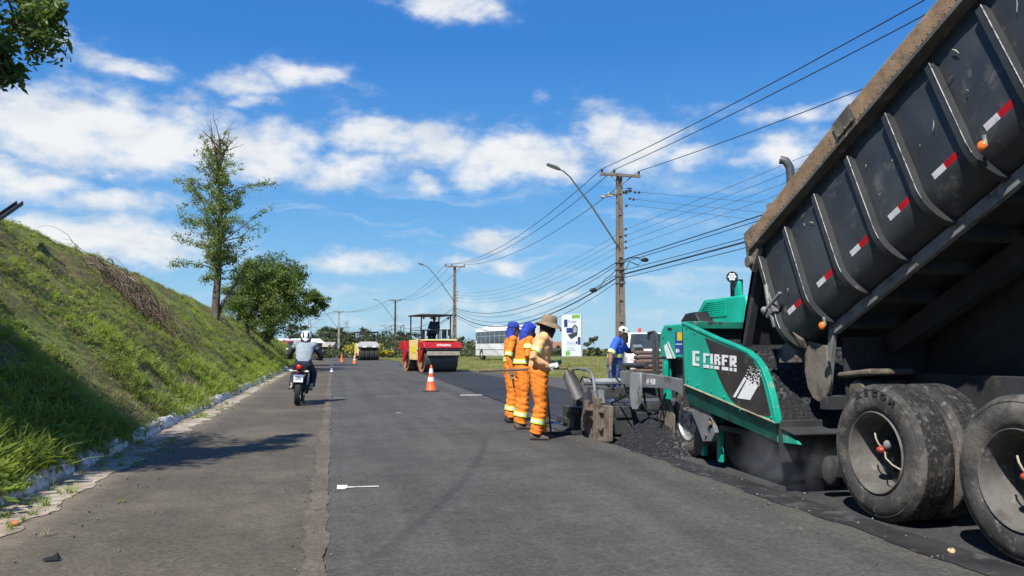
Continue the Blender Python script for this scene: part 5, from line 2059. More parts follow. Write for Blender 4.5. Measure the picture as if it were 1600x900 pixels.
for (f, hw, dp) in prof:
    p = c0 + dd * L * f
    rings.append([p - wv * hw + nn * dp, p - wv * hw * .5 - nn * .004, p + wv * hw * .5 - nn * .004, p + wv * hw + nn * dp, p + wv * hw + nn * (dp - .006), p + wv * hw * .5 - nn * .01, p - wv * hw * .5 - nn * .01, p - wv * hw + nn * (dp - .006)])
m.loft(rings)
m.build('blade', mat('shovel_steel', (.035, .035, .035), .5, .0, .35, 8, dirt=((.22, .22, .21), .28, 5)), sh_)

# rake standing beside him
p0, p1 = onY(861, 664, 11.2), onY(851, 588, 11.15)
p0.z = .03
rk = thing('asphalt_rake', (p0.x, p0.y, 0), 'asphalt rake with its head on the ground behind the hatted worker', 'rake')
m = MB((p0.x, p0.y, 0))
m.tube([p0, p1 + Vector((0, 0, .15))], .014, 7)
m.build('handle', M_dsteel, rk)
m = MB((p0.x, p0.y, 0))
m.box(p0 + Vector((.22, .05, .01)), (.62, .03, .05), rotm('Z', 8))
for k in range(13):
    m.box(p0 + Vector((-.06 + .046 * k, .01 + .0065 * k, -.005)), (.012, .06, .05))
m.build('rake_head', M_dsteel, rk)

# worker with the blue hood, seen from behind his left
w2 = Person('worker in orange overalls with a blue cloth hood beside the hatted worker', (2.90, 12.25, 0), R(8),
            stand(.985, .06, head=(.12, 0, 1.56), hyaw=(0, .25, 0), elb_r=(-.02, -.26, 1.16), wri_r=(.2, -.18, 1.13), elb_l=(.08, .25, 1.15), wri_l=(.25, .10, 1.1), knee_r=(.0, -.10, .48), ankle_r=(-.06, -.10, .095)),
            M_orange, M_orange, M_skin, bands=[('sho_r', 'elb_r', .45, .075, 'yw'), ('pelvis', 'waist', .95, (.152, .196), 'yw'), ('knee_l', 'ankle_l', .62, .096, 'yw'), ('knee_r', 'ankle_r', .62, .098, 'yw')], fold=.009, thick=1.08)
w2.boots(M_boot, yaw=(5, -5))
w2.glove('r', (.8, .3, .1), (0, .7, -.4), M_glove2, .6)
w2.glove('l', (.8, -.3, .1), (0, -.7, -.4), M_glove2, .6)
hc = w2.J['head']
m = MB()
m.sph(hc + Vector((-.014, 0, .032)), (.110, .092, .108), 16, 10)
m.tube([hc + Vector((-.05, 0, .0)), hc + Vector((-.075, 0, -.10)), hc + Vector((-.10, 0, -.19))], [.098, .092, .075], 12)
m.tube([hc + Vector((.07, -.06, .05)), hc + Vector((.09, 0, .08)), hc + Vector((.07, .06, .05))], [.03, .035, .03], 8)
solid(m, 'hood', [M_hood], w2.root, .012, 2, None, lambda p: .007 * mnoise.noise(p * 16))
m = MB()
m.loft([ell_ring(hc + Vector((.02, 0, -.03)), .092, .083, tilt=.2), ell_ring(hc + Vector((.0, 0, -.10)), .10, .09), ell_ring(hc + Vector((-.04, 0, -.16)), .10, .10)])
m.build('neck_cloth', M_dkhair, w2.root)

w3 = Person('worker in orange overalls and blue cap, farthest left of the trio', (2.97, 13.35, 0), R(-4),
            stand(1.0, .0, head=(.04, 0, 1.575), elb_r=(-.09, -.27, 1.12), wri_r=(-.03, -.28, .90), elb_l=(.05, .25, 1.15), wri_l=(.2, .15, 1.1)),
            M_orange, M_orange, M_skin, bands=[('sho_r', 'elb_r', .88, .073, 'yw'), ('pelvis', 'waist', .95, (.143, .186), 'yw'), ('knee_l', 'ankle_l', .6, .096, 'yw'), ('knee_r', 'ankle_r', .6, .096, 'yw')], fold=.008, thick=1.08)
w3.boots(M_boot_b)
w3.glove('r', (.05, .1, -1), (.2, 1, 0), M_glove2, .35)
w3.glove('l', (.9, -.2, .0), (0, -.7, -.4), M_glove2, .5)
hc = w3.J['head']
m = MB()
m.loft([ell_ring(hc + Vector((0, 0, .04)), .108, .092), ell_ring(hc + Vector((-.004, 0, .09)), .102, .09), ell_ring(hc + Vector((-.01, 0, .13)), .07, .065), ell_ring(hc + Vector((-.01, 0, .14)), .02, .02)])
m.prism([hc + Vector((.07, -.07, .045)), hc + Vector((.16, -.05, .03)), hc + Vector((.185, 0, .028)), hc + Vector((.16, .05, .03)), hc + Vector((.07, .07, .045))], (0, 0, .012))
m.build('cap', M_hood, w3.root)
m = MB()
m.loft([ell_ring(hc + Vector((-.02, 0, .03)), .10, .088), ell_ring(hc + Vector((-.045, 0, -.06)), .085, .085), ell_ring(hc + Vector((-.05, 0, -.13)), .09, .10)])
m.build('neck_cloth', M_hood, w3.root)

# worker in blue across the screed
w4 = Person('worker in bright blue shirt and white cap standing behind the screed', (5.63, 15.6, 0), R(-28),
            stand(1.0, .10, head=(.19, 0, 1.56), hyaw=(0, .35, 0), elb_r=(-.02, -.32, 1.14), wri_r=(-.02, -.42, .92), elb_l=(.25, .25, 1.2), wri_l=(.45, .15, 1.2)),
            M_blues, M_jeans, M_skin, bands=[('sho_r', 'elb_r', .86, .085, 'yw'), ('pelvis', 'waist', 1.15, (.172, .222), 'yw')], sleeve=(.95, 0), fold=.006, thick=1.28)
w4.boots(M_boot_b)
w4.glove('r', (-.05, -.15, -1), (.5, .6, 0), M_glove2, .8)
w4.glove('l', (.9, -.1, -.1), (0, -.6, -.6), M_glove2, .7)
hc = w4.J['head']
m = MB()
Rm = Matrix.Rotation(.3, 3, 'Y')
rg = []
for (dx, dz, rx, ry) in ((0, .03, .112, .097), (-.004, .08, .110, .096), (-.008, .12, .085, .078), (-.01, .142, .03, .03)):
    rg.append([hc + Rm @ (Vector((dx, 0, dz)) + Vector((math.cos(a) * rx, math.sin(a) * ry, 0))) for a in np.linspace(0, 2 * math.pi, 19)[:-1]])
m.loft(rg)
m.prism([hc + Rm @ Vector(v) for v in ((.07, -.075, .03), (.17, -.055, .02), (.195, 0, .018), (.17, .055, .02), (.07, .075, .03))], (0, 0, .012))
m.build('cap', M_cap, w4.root)
m = MB()
q = hc + Rm @ Vector((.0, -.098, .07))
m.sph(q, (.03, .008, .03), 10, 6)
m.build('cap_badge', M_dkhair, w4.root)
m = MB()
m.loft([ell_ring(hc + Vector((.01, 0, -.04)), .098, .088, tilt=.2), ell_ring(hc + Vector((-.0, 0, -.10)), .105, .10), ell_ring(hc + Vector((-.03, 0, -.20)), .125, .13)])
m.build('neck_cloth', M_dkhair, w4.root)
q = w4.root.location + Matrix.Rotation(R(-28), 3, 'Z') @ (w4.J['wri_r'] + Vector((-.01, -.02, -.09)))
rod = thing('steel_rod', (q.x, q.y, 0), 'thin steel rod held down by the worker in blue', 'rod')
m = MB((q.x, q.y, 0))
m.tube([q + Vector((0, 0, .08)), (q.x + .0, q.y - .05, .02)], .011, 6)
m.build('shaft', M_dsteel, rod)
m = MB((q.x, q.y, 0))
m.tube([q + Vector((-.06, 0, .075)), q + Vector((.10, 0, .095))], .016, 6)
m.build('grip', M_black, rod)

# ------------------------------------------------------------------ motorcycle and rider (seen from behind, riding away)
BL = Vector((-.72, 18.95, 0))
LEAN = R(3)
bike = thing('motorcycle', BL, 'small black motorcycle riding away in the left lane', 'motorcycle')
bike.rotation_euler = (0, LEAN, -R(2))
M_bike = mat('bike_black', (.015, .015, .017), .35, 0, .2, 6)
M_plate = mat('plate_white', (.70, .74, .78), .4, 0, .05)
M_alloy = mat('bike_alloy', (.30, .30, .30), .4, .6, .2, 8)
M_btyre = mat('bike_tyre', (.022, .022, .022), .85, 0, .3, 12, dirt=((.10, .095, .09), .35, 9), bump=.4)


def bm_(name, mtl, fn, parent=bike, **k):
    m = MB()
    fn(m)
    return m.build(name, mtl, parent, **k)


def wheel_y(name, y, r, tw, parent):
    def tyre(m):
        pr = [(r - .07, -tw * .42), (r - .03, -tw * .5), (r - .008, -tw * .34), (r, 0), (r - .008, tw * .34), (r - .03, tw * .5), (r - .07, tw * .42)]
        m.lathe(pr, (0, y, r), 'X', 36, closed=True)
    t = bm_(name, M_btyre, tyre, parent)

    def rim(m):
        m.lathe([(r - .068, -tw * .38), (r - .085, -tw * .3), (r - .085, tw * .3), (r - .068, tw * .38)], (0, y, r), 'X', 32, closed=True)
        m.tube([(-.07, y, r), (.07, y, r)], .035, 10)
        for k in range(6):
            a = k * 1.047
            m.tube([(0, y, r), (0, y + math.cos(a) * (r - .08), r + math.sin(a) * (r - .08))], .012, 5)
    bm_('rim', M_alloy, rim, t)


wheel_y('wheel', -.62, .30, .125, bike)
wheel_y('wheel', .70, .30, .10, bike)
bm_('swing_arm', M_bike, lambda m: [m.tube([(sx * .085, -.62, .30), (sx * .10, -.1, .36)], .022, 6) for sx in (-1, 1)] + [m.tube([(-.13, -.5, .38), (-.13, -.2, .74)], .028, 8), m.tube([(.13, -.5, .38), (.13, -.2, .74)], .028, 8)])
bm_('engine', M_bike, lambda m: [m.box((0, .12, .42), (.28, .42, .34)), m.box((0, .2, .30), (.22, .3, .12))], bevel=.03)
bm_('exhaust', M_bike, lambda m: m.tube([(.10, .2, .25), (.15, -.2, .28), (.175, -.62, .40)], [.025, .045, .055], 10))
bm_('frame', M_bike, lambda m: [m.tube([(0, .55, .92), (0, .1, .72), (0, -.35, .76)], .03, 8), m.tube([(0, .52, .88), (0, .4, .3), (0, -.05, .3)], .026, 8)])
bm_('fuel_tank', M_bike, lambda m: m.loft([ell_ring((0, .02, .74), .05, .1), ell_ring((0, .2, .80), .24, .15), ell_ring((0, .22, .93), .20, .13), ell_ring((0, .22, .98), .10, .06)]))
bm_('seat', M_black, lambda m: m.loft([[Vector((x * w_, y, z + (.03 if abs(x) < 1 else 0))) for x in (-1, -.5, .5, 1)] + [Vector((x * w_ * .8, y, z - .09)) for x in (1, -1)] for (y, w_, z) in ((.02, .10, .78), (-.2, .15, .79), (-.5, .12, .85), (-.78, .07, .90))]))
tail = bm_('tail_fairing', M_bike, lambda m: m.loft([[Vector((-.13, -.35, .80)), Vector((.13, -.35, .80)), Vector((.13, -.35, .68)), Vector((-.13, -.35, .68))], [Vector((-.11, -.70, .875)), Vector((.11, -.70, .875)), Vector((.09, -.68, .74)), Vector((-.09, -.68, .74))], [Vector((-.055, -.90, .90)), Vector((.055, -.90, .90)), Vector((.04, -.86, .82)), Vector((-.04, -.86, .82))]]), bevel=.02)
bm_('tail_light', mat('tail_light', (.65, .012, .02), .25, 0, .1, 12, spec=.6), lambda m: m.sph((0, -.885, .845), (.062, .03, .055), 12, 8))
bm_('rear_reflector', mat('dull_red', (.28, .01, .015), .4), lambda m: m.box((0, -.83, .735), (.09, .02, .04)), bevel=.006)
bm_('mudguard', M_bike, lambda m: m.prism([(-.07, -.70, .74), (-.07, -.80, .76), (-.07, -.86, .50), (-.07, -.83, .50)], (.14, 0, 0)))
pl_ = bm_('number_plate', M_plate, lambda m: m.box((0, -.875, .60), (.20, .012, .17), rotm('X', -12)), bevel=.008)
text('ABC', .062, (-.062, -.893, .612), (1, 0, 0), (0, -.2, 1), M_jeansd, 'plate_lettering', pl_, .002, .0006, (0, 0, 0), 'LEFT', 1.0, .001)
text('0B48', .066, (-.080, -.882, .545), (1, 0, 0), (0, -.2, 1), M_jeansd, 'plate_lettering', pl_, .002, .0006, (0, 0, 0), 'LEFT', 1.0, .001)
bm_('plate_strip', M_blue, lambda m: m.box((0, -.897, .672), (.19, .004, .022), rotm('X', -12)), pl_)
for sx in (-1, 1):
    bm_('turn_signal', mat('signal_lens', (.62, .58, .52), .3), lambda m: [m.sph((sx * .165, -.80, .755), (.05, .03, .028), 10, 6), m.tube([(sx * .05, -.79, .76), (sx * .14, -.80, .755)], .012, 6)])
    bm_('fork', M_alloy, lambda m: m.tube([(sx * .09, .70, .30), (sx * .09, .50, .95)], .026, 8))
    bm_('foot_peg', M_bike, lambda m: m.tube([(sx * .12, -.08, .33), (sx * .27, -.08, .33)], .018, 6))
    bm_('mirror', M_alloy, lambda m: [m.tube([(sx * .28, .44, 1.02), (sx * .36, .42, 1.18)], .008, 5), m.sph((sx * .38, .42, 1.20), (.055, .02, .038), 10, 6)])
bm_('handlebar', M_bike, lambda m: [m.tube([(-.40, .36, 1.00), (-.25, .42, 1.02), (0, .5, .97), (.25, .42, 1.02), (.40, .36, 1.00)], .014, 7), m.tube([(.28, .405, 1.015), (.40, .36, 1.0)], .022, 7), m.tube([(-.28, .405, 1.015), (-.40, .36, 1.0)], .022, 7)])
bm_('headlight', M_bike, lambda m: m.sph((0, .62, .90), (.12, .12, .12), 12, 8))

J = dict(pelvis=(-.14, 0, .87), waist=(-.10, 0, 1.03), chest=(.02, 0, 1.22), neck=(.12, 0, 1.395), head=(.18, 0, 1.50), hip_l=(-.12, .10, .86), hip_r=(-.12, -.10, .86), knee_l=(.28, .20, .70), knee_r=(.28, -.22, .70),
         ankle_l=(-.08, .21, .42), ankle_r=(-.08, -.21, .42), sho_l=(.10, .20, 1.345), sho_r=(.10, -.20, 1.345), elb_l=(.20, .34, 1.12), elb_r=(.20, -.36, 1.12), wri_l=(.38, .33, 1.03), wri_r=(.36, -.35, 1.03))
J = {k: Vector(v) for k, v in J.items()}
rd = Person('motorcycle rider in grey jacket, dark jeans and white helmet, back to the camera', BL + Vector((.03, -.02, .0)), R(90) - R(2), J, M_grey_j, M_jeansd, M_skin2, fold=.006, thick=1.12)
rd.root.rotation_euler = (LEAN, 0, R(88))
rd.root.rotation_mode = 'XYZ'
rd.root.rotation_euler = (Matrix.Rotation(LEAN, 3, 'Y') @ Matrix.Rotation(R(88), 3, 'Z')).to_euler()
rd.boots(M_shoe, yaw=(0, 0))
rd.glove('l', (.8, .0, -.15), (0, -.1, -1), M_dk_j, .8)
rd.glove('r', (.8, .0, -.15), (0, .1, -1), M_dk_j, .8)
m = MB()
for e in (1, -1):
    sh, eb, wr = (J[k + ('l' if e > 0 else 'r')] for k in ('sho_', 'elb_', 'wri_'))
    m2 = MB()
    m2.tube([sh.lerp(eb, .35), eb, eb.lerp(wr, .5), wr], [.082, .070, .062, .05], 10)
    m2.build('sleeve', M_dk_j, rd.root)
hc = J['head']
m = MB()
m.sph(hc + Vector((.005, 0, .02)), (.145, .125, .145), 20, 14)
m.tube([hc + Vector((.07, 0, -.06)), hc + Vector((.09, 0, -.10))], [.10, .085], 14)
m.tube([hc + Vector((-.03, 0, -.04)), hc + Vector((-.03, 0, -.12))], [.118, .112], 14)
hm = [mat('helmet_white', (.72, .73, .74), .3, 0, .04, spec=.6), mat('helmet_green', (.25, .55, .08), .3), mat('helmet_dark', (.03, .03, .035), .35)]


def hcls(p):
    q = p - hc
    if q.z < -.035 - .05 * math.cos(q.y * 22) and q.x < .03:
        return 2
    if q.z < .02 and abs(q.y) > .09:
        return 1
    if abs(abs(q.y) - .055) < .018 and -.01 < q.z < .12 and q.x < .05:
        return 2
    return 0


solid(m, 'helmet', hm, rd.root, .010, 2, hcls)

# ------------------------------------------------------------------ tandem roller
M_cream = mat('cream_paint', (.70, .57, .22), .5, 0, .1, 4, dirt=((.32, .25, .15), .3, 4), bump=.1)
M_rred = mat('roller_red', (.40, .016, .02), .42, 0, .12, 4, dirt=((.22, .05, .04), .25, 5))
M_drum = mat('drum_steel', (.085, .085, .085), .5, .25, .2, 3, dirt=((.16, .15, .13), .3, 4), bump=.2, stretch=(1, 1, 3))
M_drumw = mat('drum_pale_band', (.40, .36, .27), .6, 0, .2, 4, dirt=((.2, .18, .14), .35, 5))
M_drumr = mat('drum_rust', (.30, .145, .085), .7, .1, .25, 5, dirt=((.14, .08, .055), .4, 6))
M_dkframe = mat('dark_frame', (.030, .032, .034), .55, .1, .2, 6)
M_yell = mat('yellow_panel', (.78, .60, .03), .5, 0, .1)


def lm(parent, name, mtl, fn, **k):
    m = MB()
    fn(m)
    return m.build(name, mtl, parent, **k)


RL = onZ(690, 582.5)
roller = thing('tandem_roller', (5.42, 40.6, 0), 'red and cream double drum road roller with a dark canopy, driver on board', 'road roller', None, R(12))
for k, y in enumerate((.65, 3.35)):
    d_ = lm(roller, 'drum', [M_drum, M_drumr], lambda m: (m.lathe([(.0, -.72), (.50, -.72), (.50, -.86), (.63, -.88), (.63, .88), (.50, .86), (.50, .72), (0, .72)], (0, y, .63), 'X', 48), [m.mi.__setitem__(i, 1) for i in range(0, 48 * 3)]), ang=35)
    lm(roller, 'scraper_beam', M_drumw if k == 0 else M_cream, lambda m: m.box((0, y - (.88 if k == 0 else -.52), .97 if k == 0 else 1.02), (1.76, .08, .22)), bevel=.02)
    for sx in (-1, 1):
        lm(roller, 'drum_yoke', M_rred, lambda m: m.prism([(sx * .93, y - .55, 1.15), (sx * .93, y + .25, 1.15), (sx * .93, y + .12, .5), (sx * .93, y - .10, .5), (sx * .93, y - .45, .85)], (sx * .09, 0, 0)), bevel=.02)
fr = lm(roller, 'front_frame', M_rred, lambda m: m.prism([(-1.02, -.28, 1.24), (-1.02, -.10, 1.53), (-1.02, .8, 1.60), (-1.02, .9, 1.3), (-1.02, .0, 1.20)], (2.04, 0, 0)), bevel=.03)
text('DYNAPAC', .17, (-.35, -.215, 1.32), (1, 0, 0), (0, .5, .85), M_white, 'lettering', fr, .035, .001, (0, 0, 0), 'LEFT', .95, .004)
lm(roller, 'front_bumper', M_dkframe, lambda m: m.box((0, -.22, 1.16), (1.9, .14, .10)), bevel=.02)
lm(roller, 'rear_frame', M_rred, lambda m: m.prism([(-1.02, 3.1, 1.15), (-1.02, 3.2, 1.62), (-1.02, 4.1, 1.6), (-1.02, 4.3, 1.15)], (2.04, 0, 0)), bevel=.03)
lm(roller, 'body', M_cream, lambda m: [m.box((0, 1.95, 1.15), (1.5, 1.5, .9)), m.box((0, 1.9, .55), (1.1, 1.1, .5)), m.box((0, .45, 1.64), (1.7, .9, .10))], bevel=.03)
lm(roller, 'side_panel', M_cream, lambda m: m.prism([(-.86, 1.25, .62), (-.86, 2.75, .62), (-.86, 2.85, 1.66), (-.86, 1.15, 1.70)], (.1, 0, 0)), bevel=.02)
lm(roller, 'yellow_panel', M_yell, lambda m: m.prism([(-.872, 1.6, 1.0), (-.872, 2.3, 1.0), (-.872, 2.3, 1.35), (-.872, 1.6, 1.35)], (.01, 0, 0)))
lm(roller, 'deck', M_dkframe, lambda m: m.box((0, 1.95, 1.66), (1.5, 1.7, .06)), bevel=.01)
for (x, y) in ((-.80, .95), (.80, .95), (-.80, 2.75), (.80, 2.75)):
    lm(roller, 'canopy_post', M_dkframe, lambda m: m.tube([(x, y, 1.66), (x, y, 2.95)], .04, 8))
lm(roller, 'canopy', M_dkframe, lambda m: m.loft([[Vector((sx * w_, y, z)) for sx, y in ((-1, .75 + o), (1, .75 + o), (1, 3.0 - o), (-1, 3.0 - o))] for (w_, z, o) in ((.88, 2.92, 0), (.90, 2.96, 0), (.86, 3.0, .06), (.5, 3.02, .4))]), bevel=.02)
for x in (-.72, -.3, .62):
    lm(roller, 'work_lamp', M_black, lambda m: m.sph((x, .82, 2.80), (.07, .05, .07), 10, 7))
lm(roller, 'guard_rail', M_dkframe, lambda m: [m.tube([(-.85, .98, 2.18), (.1, .98, 2.18)], .022, 6), m.tube([(.2, .98, 2.18), (.85, .98, 2.18)], .022, 6), m.tube([(-.85, 2.7, 2.2), (.85, 2.7, 2.2)], .022, 6), m.tube([(.1, .98, 2.18), (.1, .98, 1.7)], .02, 6), m.tube([(.28, .98, 2.18), (.28, .98, 1.7)], .02, 6)])
lm(roller, 'seat', M_black, lambda m: [m.box((.06, 1.9, 1.94), (.42, .45, .12)), m.box((.06, 2.15, 2.08), (.3, .1, .26))], bevel=.04)
lm(roller, 'console', M_black, lambda m: [m.box((-.62, 1.25, 1.95), (.16, .3, .5)), m.box((.55, 1.2, 1.98), (.2, .25, .5))], bevel=.03)
lm(roller, 'mirror', M_black, lambda m: [m.box((.72, .9, 2.05), (.16, .05, .34)), m.tube([(.88, .95, 2.2), (.72, .92, 2.1)], .015, 5), m.tube([(-.88, .95, 2.3), (-.70, .92, 1.95)], .015, 5), m.box((-.70, .9, 1.9), (.14, .05, .3))], bevel=.02)
lm(roller, 'ladder', M_dkframe, lambda m: [m.tube([(-1.02, 3.3, 1.6), (-1.02, 3.3, 2.5), (-1.02, 3.9, 2.4), (-1.02, 3.9, 1.6)], .02, 6)] + [m.tube([(-1.02, 3.3, z), (-1.02, 3.9, z)], .014, 5) for z in (1.9, 2.15)])
lm(roller, 'water_hose', M_black, lambda m: m.tube([(-.90, .95, 2.0), (-.96, .85, 1.6), (-.95, .9, 1.2), (-.93, 1.2, 1.1)], .03, 6))
Js = dict(pelvis=(0, 0, .93), waist=(.0, 0, 1.08), chest=(.03, 0, 1.27), neck=(.05, 0, 1.46), head=(.09, 0, 1.585), hip_l=(0, .09, .92), hip_r=(0, -.09, .92), knee_l=(.42, .12, .95), knee_r=(.42, -.12, .95), ankle_l=(.46, .12, .55), ankle_r=(.46, -.12, .55),
          sho_l=(.04, .185, 1.40), sho_r=(.04, -.185, 1.40), elb_l=(.12, .27, 1.14), elb_r=(.12, -.27, 1.14), wri_l=(.36, .2, 1.16), wri_r=(.36, -.2, 1.16))
ro = thing('person', (0, 0, 0), '', '')
bpy.data.objects.remove(ro)
rp = roller.matrix_basis @ Vector((.06, 1.72, 1.14))
rp = Vector((5.42, 40.6, 0)) + Matrix.Rotation(R(7), 3, 'Z') @ Vector((.02, 1.62, 1.16))
op = Person('roller driver in dark navy workwear seated under the canopy', rp, R(12 + 90), {k: Vector(v) for k, v in Js.items()}, M_navy, M_navy, M_skin, fold=.006, thick=1.5, voxel=.02)
op.boots(M_boot_b)
hc = op.J['head']
m = MB()
m.loft([ell_ring(hc + Vector((0, 0, .03)), .115, .10), ell_ring(hc + Vector((0, 0, .10)), .105, .093), ell_ring(hc + Vector((0, 0, .14)), .05, .045)])
m.prism([hc + Vector(v) for v in ((.07, -.07, .03), (.19, -.04, .02), (.19, .04, .02), (.07, .07, .03))], (0, 0, .012))
m.build('cap', M_dkhair, op.root)
m = MB()
for e in (-1, 1):
    m = MB()
    a_, b_ = op.J['sho_r'] if e < 0 else op.J['sho_l'], op.J['elb_r'] if e < 0 else op.J['elb_l']
    m.tube([a_.lerp(b_, .35), a_.lerp(b_, .55)], .082, 10)
    m.build('reflective_band', M_band, op.root)

# ------------------------------------------------------------------ pneumatic roller far down the road
prx = ray(577, 560)
pr = Vector((prx[0] * 79, prx[1] * 79, 0))
pn = thing('pneumatic_roller', pr, 'small far rubber tyred roller in cream with a row of black wheels and roof', 'road roller', None, R(6))
pn.scale = (1.05, 1.05, 1.12)
for k in range(4):
    lm(pn, 'wheel', M_btyre, lambda m: m.lathe([(.18, -.2), (.40, -.22), (.47, -.16), (.47, .16), (.40, .22), (.18, .2)], (-.68 + .46 * k, .3, .47), 'X', 28, closed=True))
for k in range(3):
    lm(pn, 'wheel', M_btyre, lambda m: m.lathe([(.18, -.2), (.40, -.22), (.47, -.16), (.47, .16), (.40, .22), (.18, .2)], (-.46 + .46 * k, 3.1, .47), 'X', 28, closed=True))
lm(pn, 'body', M_cream, lambda m: [m.box((0, 1.7, .95), (1.6, 2.6, .7)), m.prism([(-1.0, .9, .4), (-1.0, 3.0, .4), (-1.0, 3.0, 1.5), (-1.0, 1.4, 1.55), (-1.0, .9, 1.2)], (.35, 0, 0))], bevel=.04)
lm(pn, 'wheel_cover', M_black, lambda m: m.box((.08, .45, 1.02), (1.75, .9, .12)), bevel=.03)
lm(pn, 'hood', mat('grey_hood', (.34, .34, .33), .5, 0, .1), lambda m: m.loft([[Vector((sx * w_, y, z)) for sx, y in ((-1, -.1 + o), (1, -.1 + o), (1, 1.3), (-1, 1.3))] for (w_, z, o) in ((.98, 1.15, 0), (.95, 1.3, .02), (.75, 1.62, .35), (.70, 1.66, .5))]), bevel=.03)
for sx in (-.45, .45):
    lm(pn, 'headlight', M_lens, lambda m: m.box((sx, -.11, 1.2), (.36, .04, .13)), bevel=.02)
lm(pn, 'red_panel', M_rred, lambda m: m.box((-1.02, 1.15, .52), (.1, .5, .26)), bevel=.02)
for (x, y) in ((-.95, 1.3), (.95, 1.3), (-.95, 3.0), (.95, 3.0)):
    lm(pn, 'canopy_post', M_dkframe, lambda m: m.tube([(x, y, 1.4), (x, y, 2.45)], .04, 6))
lm(pn, 'canopy', M_dkframe, lambda m: m.box((0, 2.1, 2.50), (2.1, 2.2, .12)), bevel=.04)
op2 = Person('far roller driver in dark clothes seated under the small roof', pr + Vector((-.5, 2.0, .42)), R(-90), {k: Vector(v) for k, v in Js.items()}, M_navy, M_navy, M_skin, fold=.005, voxel=.03)
op2.boots(M_boot_b)

# ------------------------------------------------------------------ traffic cones
M_cone = mat('cone_orange', (.80, .125, .02), .5, 0, .08, 6, dirt=((.45, .12, .06), .25, 7))
M_conew = mat('cone_white', (.68, .66, .62), .5, 0, .1, 8, dirt=((.4, .38, .35), .3, 8))
M_coneb = mat('cone_base', (.03, .03, .03), .8, 0, .3, 8)
cone = thing('traffic_cone', onZ(673.5, 612), 'orange traffic cone with two white bands on a black base, nearest on the road', 'traffic cone', 'traffic cones on the road')


def cr(z):
    return .148 - (.148 - .028) * (z - .05) / .70


lm(cone, 'base', M_coneb, lambda m: m.lathe([(0, 0), (.27, 0), (.275, .02), (.22, .04), (.16, .05), (0, .05)], (0, 0, 0), 'Z', 28))
lm(cone, 'body', M_cone, lambda m: m.lathe([(0, .045), (.165, .045), (.150, .06), (cr(.4), .4), (cr(.74), .74), (.024, .765), (0, .77)], (0, 0, 0), 'Z', 28))
for a, b in ((.30, .42), (.53, .67)):
    lm(cone, 'white_band', M_conew, lambda m: m.lathe([(cr(a), a), (cr(a) + .004, a), (cr(b) + .004, b), (cr(b), b)], (0, 0, 0), 'Z', 28, closed=True))
for (px, py, lab) in ((554, 569, 'far orange and white cone in front of the far roller'), (534, 566.5, 'farthest faded red cone, left of the other far cone')):
    c = dup(cone)
    c.location = onZ(px, py)
    tag(c, lab)
    if px == 534:
        for ch in c.children:
            if ch.name.startswith('white_band'):
                ch.data = ch.data.copy()
                ch.data.materials[0] = M_cone

# ------------------------------------------------------------------ bus on the grass
M_busw = mat('bus_white', (.70, .69, .65), .45, 0, .06, 2, dirt=((.5, .47, .42), .2, 3))
M_glass = mat('dark_glass', (.035, .045, .05), .12, 0, .3, 2, spec=.7)
M_rubber = mat('rubber_seal', (.03, .03, .03), .8)
A = ray(743, 556) * 78
B = ray(816, 556) * 66
ang = math.atan2(B[1] - A[1], B[0] - A[0])
Lb = math.hypot(B[1] - A[1], B[0] - A[0])
bus = thing('bus', (A[0], A[1], .05), 'long white bus with dark windows parked on the grass behind the workers', 'bus', None, ang)
lm(bus, 'body', M_busw, lambda m: m.prism([(0, y, z) for y, z in ((0, .42), (0, 2.85), (.12, 3.05), (.5, 3.14), (2.0, 3.14), (2.38, 3.05), (2.5, 2.85), (2.5, .42))], (Lb, 0, 0)), bevel=.05)
nw = 9
ws = (Lb - .9) / nw
wfm = lm(bus, 'window_frame', mat('pale_frame', (.45, .45, .44), .5, .3), lambda m: [m.box((.45 + ws * k, -.008, 2.15), (.07, .03, 1.16)) for k in range(nw + 1)] + [m.box((Lb / 2, -.008, 2.27), (Lb - .85, .024, .05))])
for k in range(nw):
    lm(bus, 'window', M_glass, lambda m: m.box((.45 + ws * (k + .5), .0, 2.15), (ws - .07, .012, 1.12)))
lm(bus, 'door', M_glass, lambda m: m.box((.20, -.002, 2.3), (.28, .012, .8)))
lm(bus, 'roof_hatch', M_busw, lambda m: [m.box((2.6, 1.25, 3.19), (3.2, 1.4, .14))], bevel=.04)
for k in range(5):
    lm(bus, 'side_panel', M_busw, lambda m: m.box((2.9 + 1.9 * k, -.006, .72), (1.8, .014, .42)), bevel=.01)
lm(bus, 'trim', M_rubber, lambda m: [m.box((Lb / 2, -.008, 1.02), (Lb, .014, .04)), m.box((1.15, -.006, 1.6), (.03, .014, 2.3)), m.box((.02, 1.25, .55), (.1, 2.4, .3))])
for x in (1.95, Lb - 2.4):
    w_ = lm(bus, 'wheel', M_btyre, lambda m: m.lathe([(.28, 0), (.48, -.01), (.51, .03), (.51, .25), (.48, .28), (.28, .28)], (x, -.02, .51), 'Y', 32, closed=True))
    lm(bus, 'rim', M_rim, lambda m: m.lathe([(0, .06), (.1, .03), (.2, .08), (.28, .02), (.28, .1), (0, .1)], (x, -.02, .51), 'Y', 24), w_) if False else None
    lm(w_, 'rim', M_rim, lambda m: m.lathe([(0, .06), (.1, .03), (.2, .08), (.28, .02), (.28, .1), (0, .1)], (x, -.02, .51), 'Y', 24))
    lm(bus, 'wheel_arch', M_rubber, lambda m: m.lathe([(.53, -.004), (.60, -.006), (.60, .02), (.53, .02)], (x, 0, .51), 'Y', 32, closed=True))

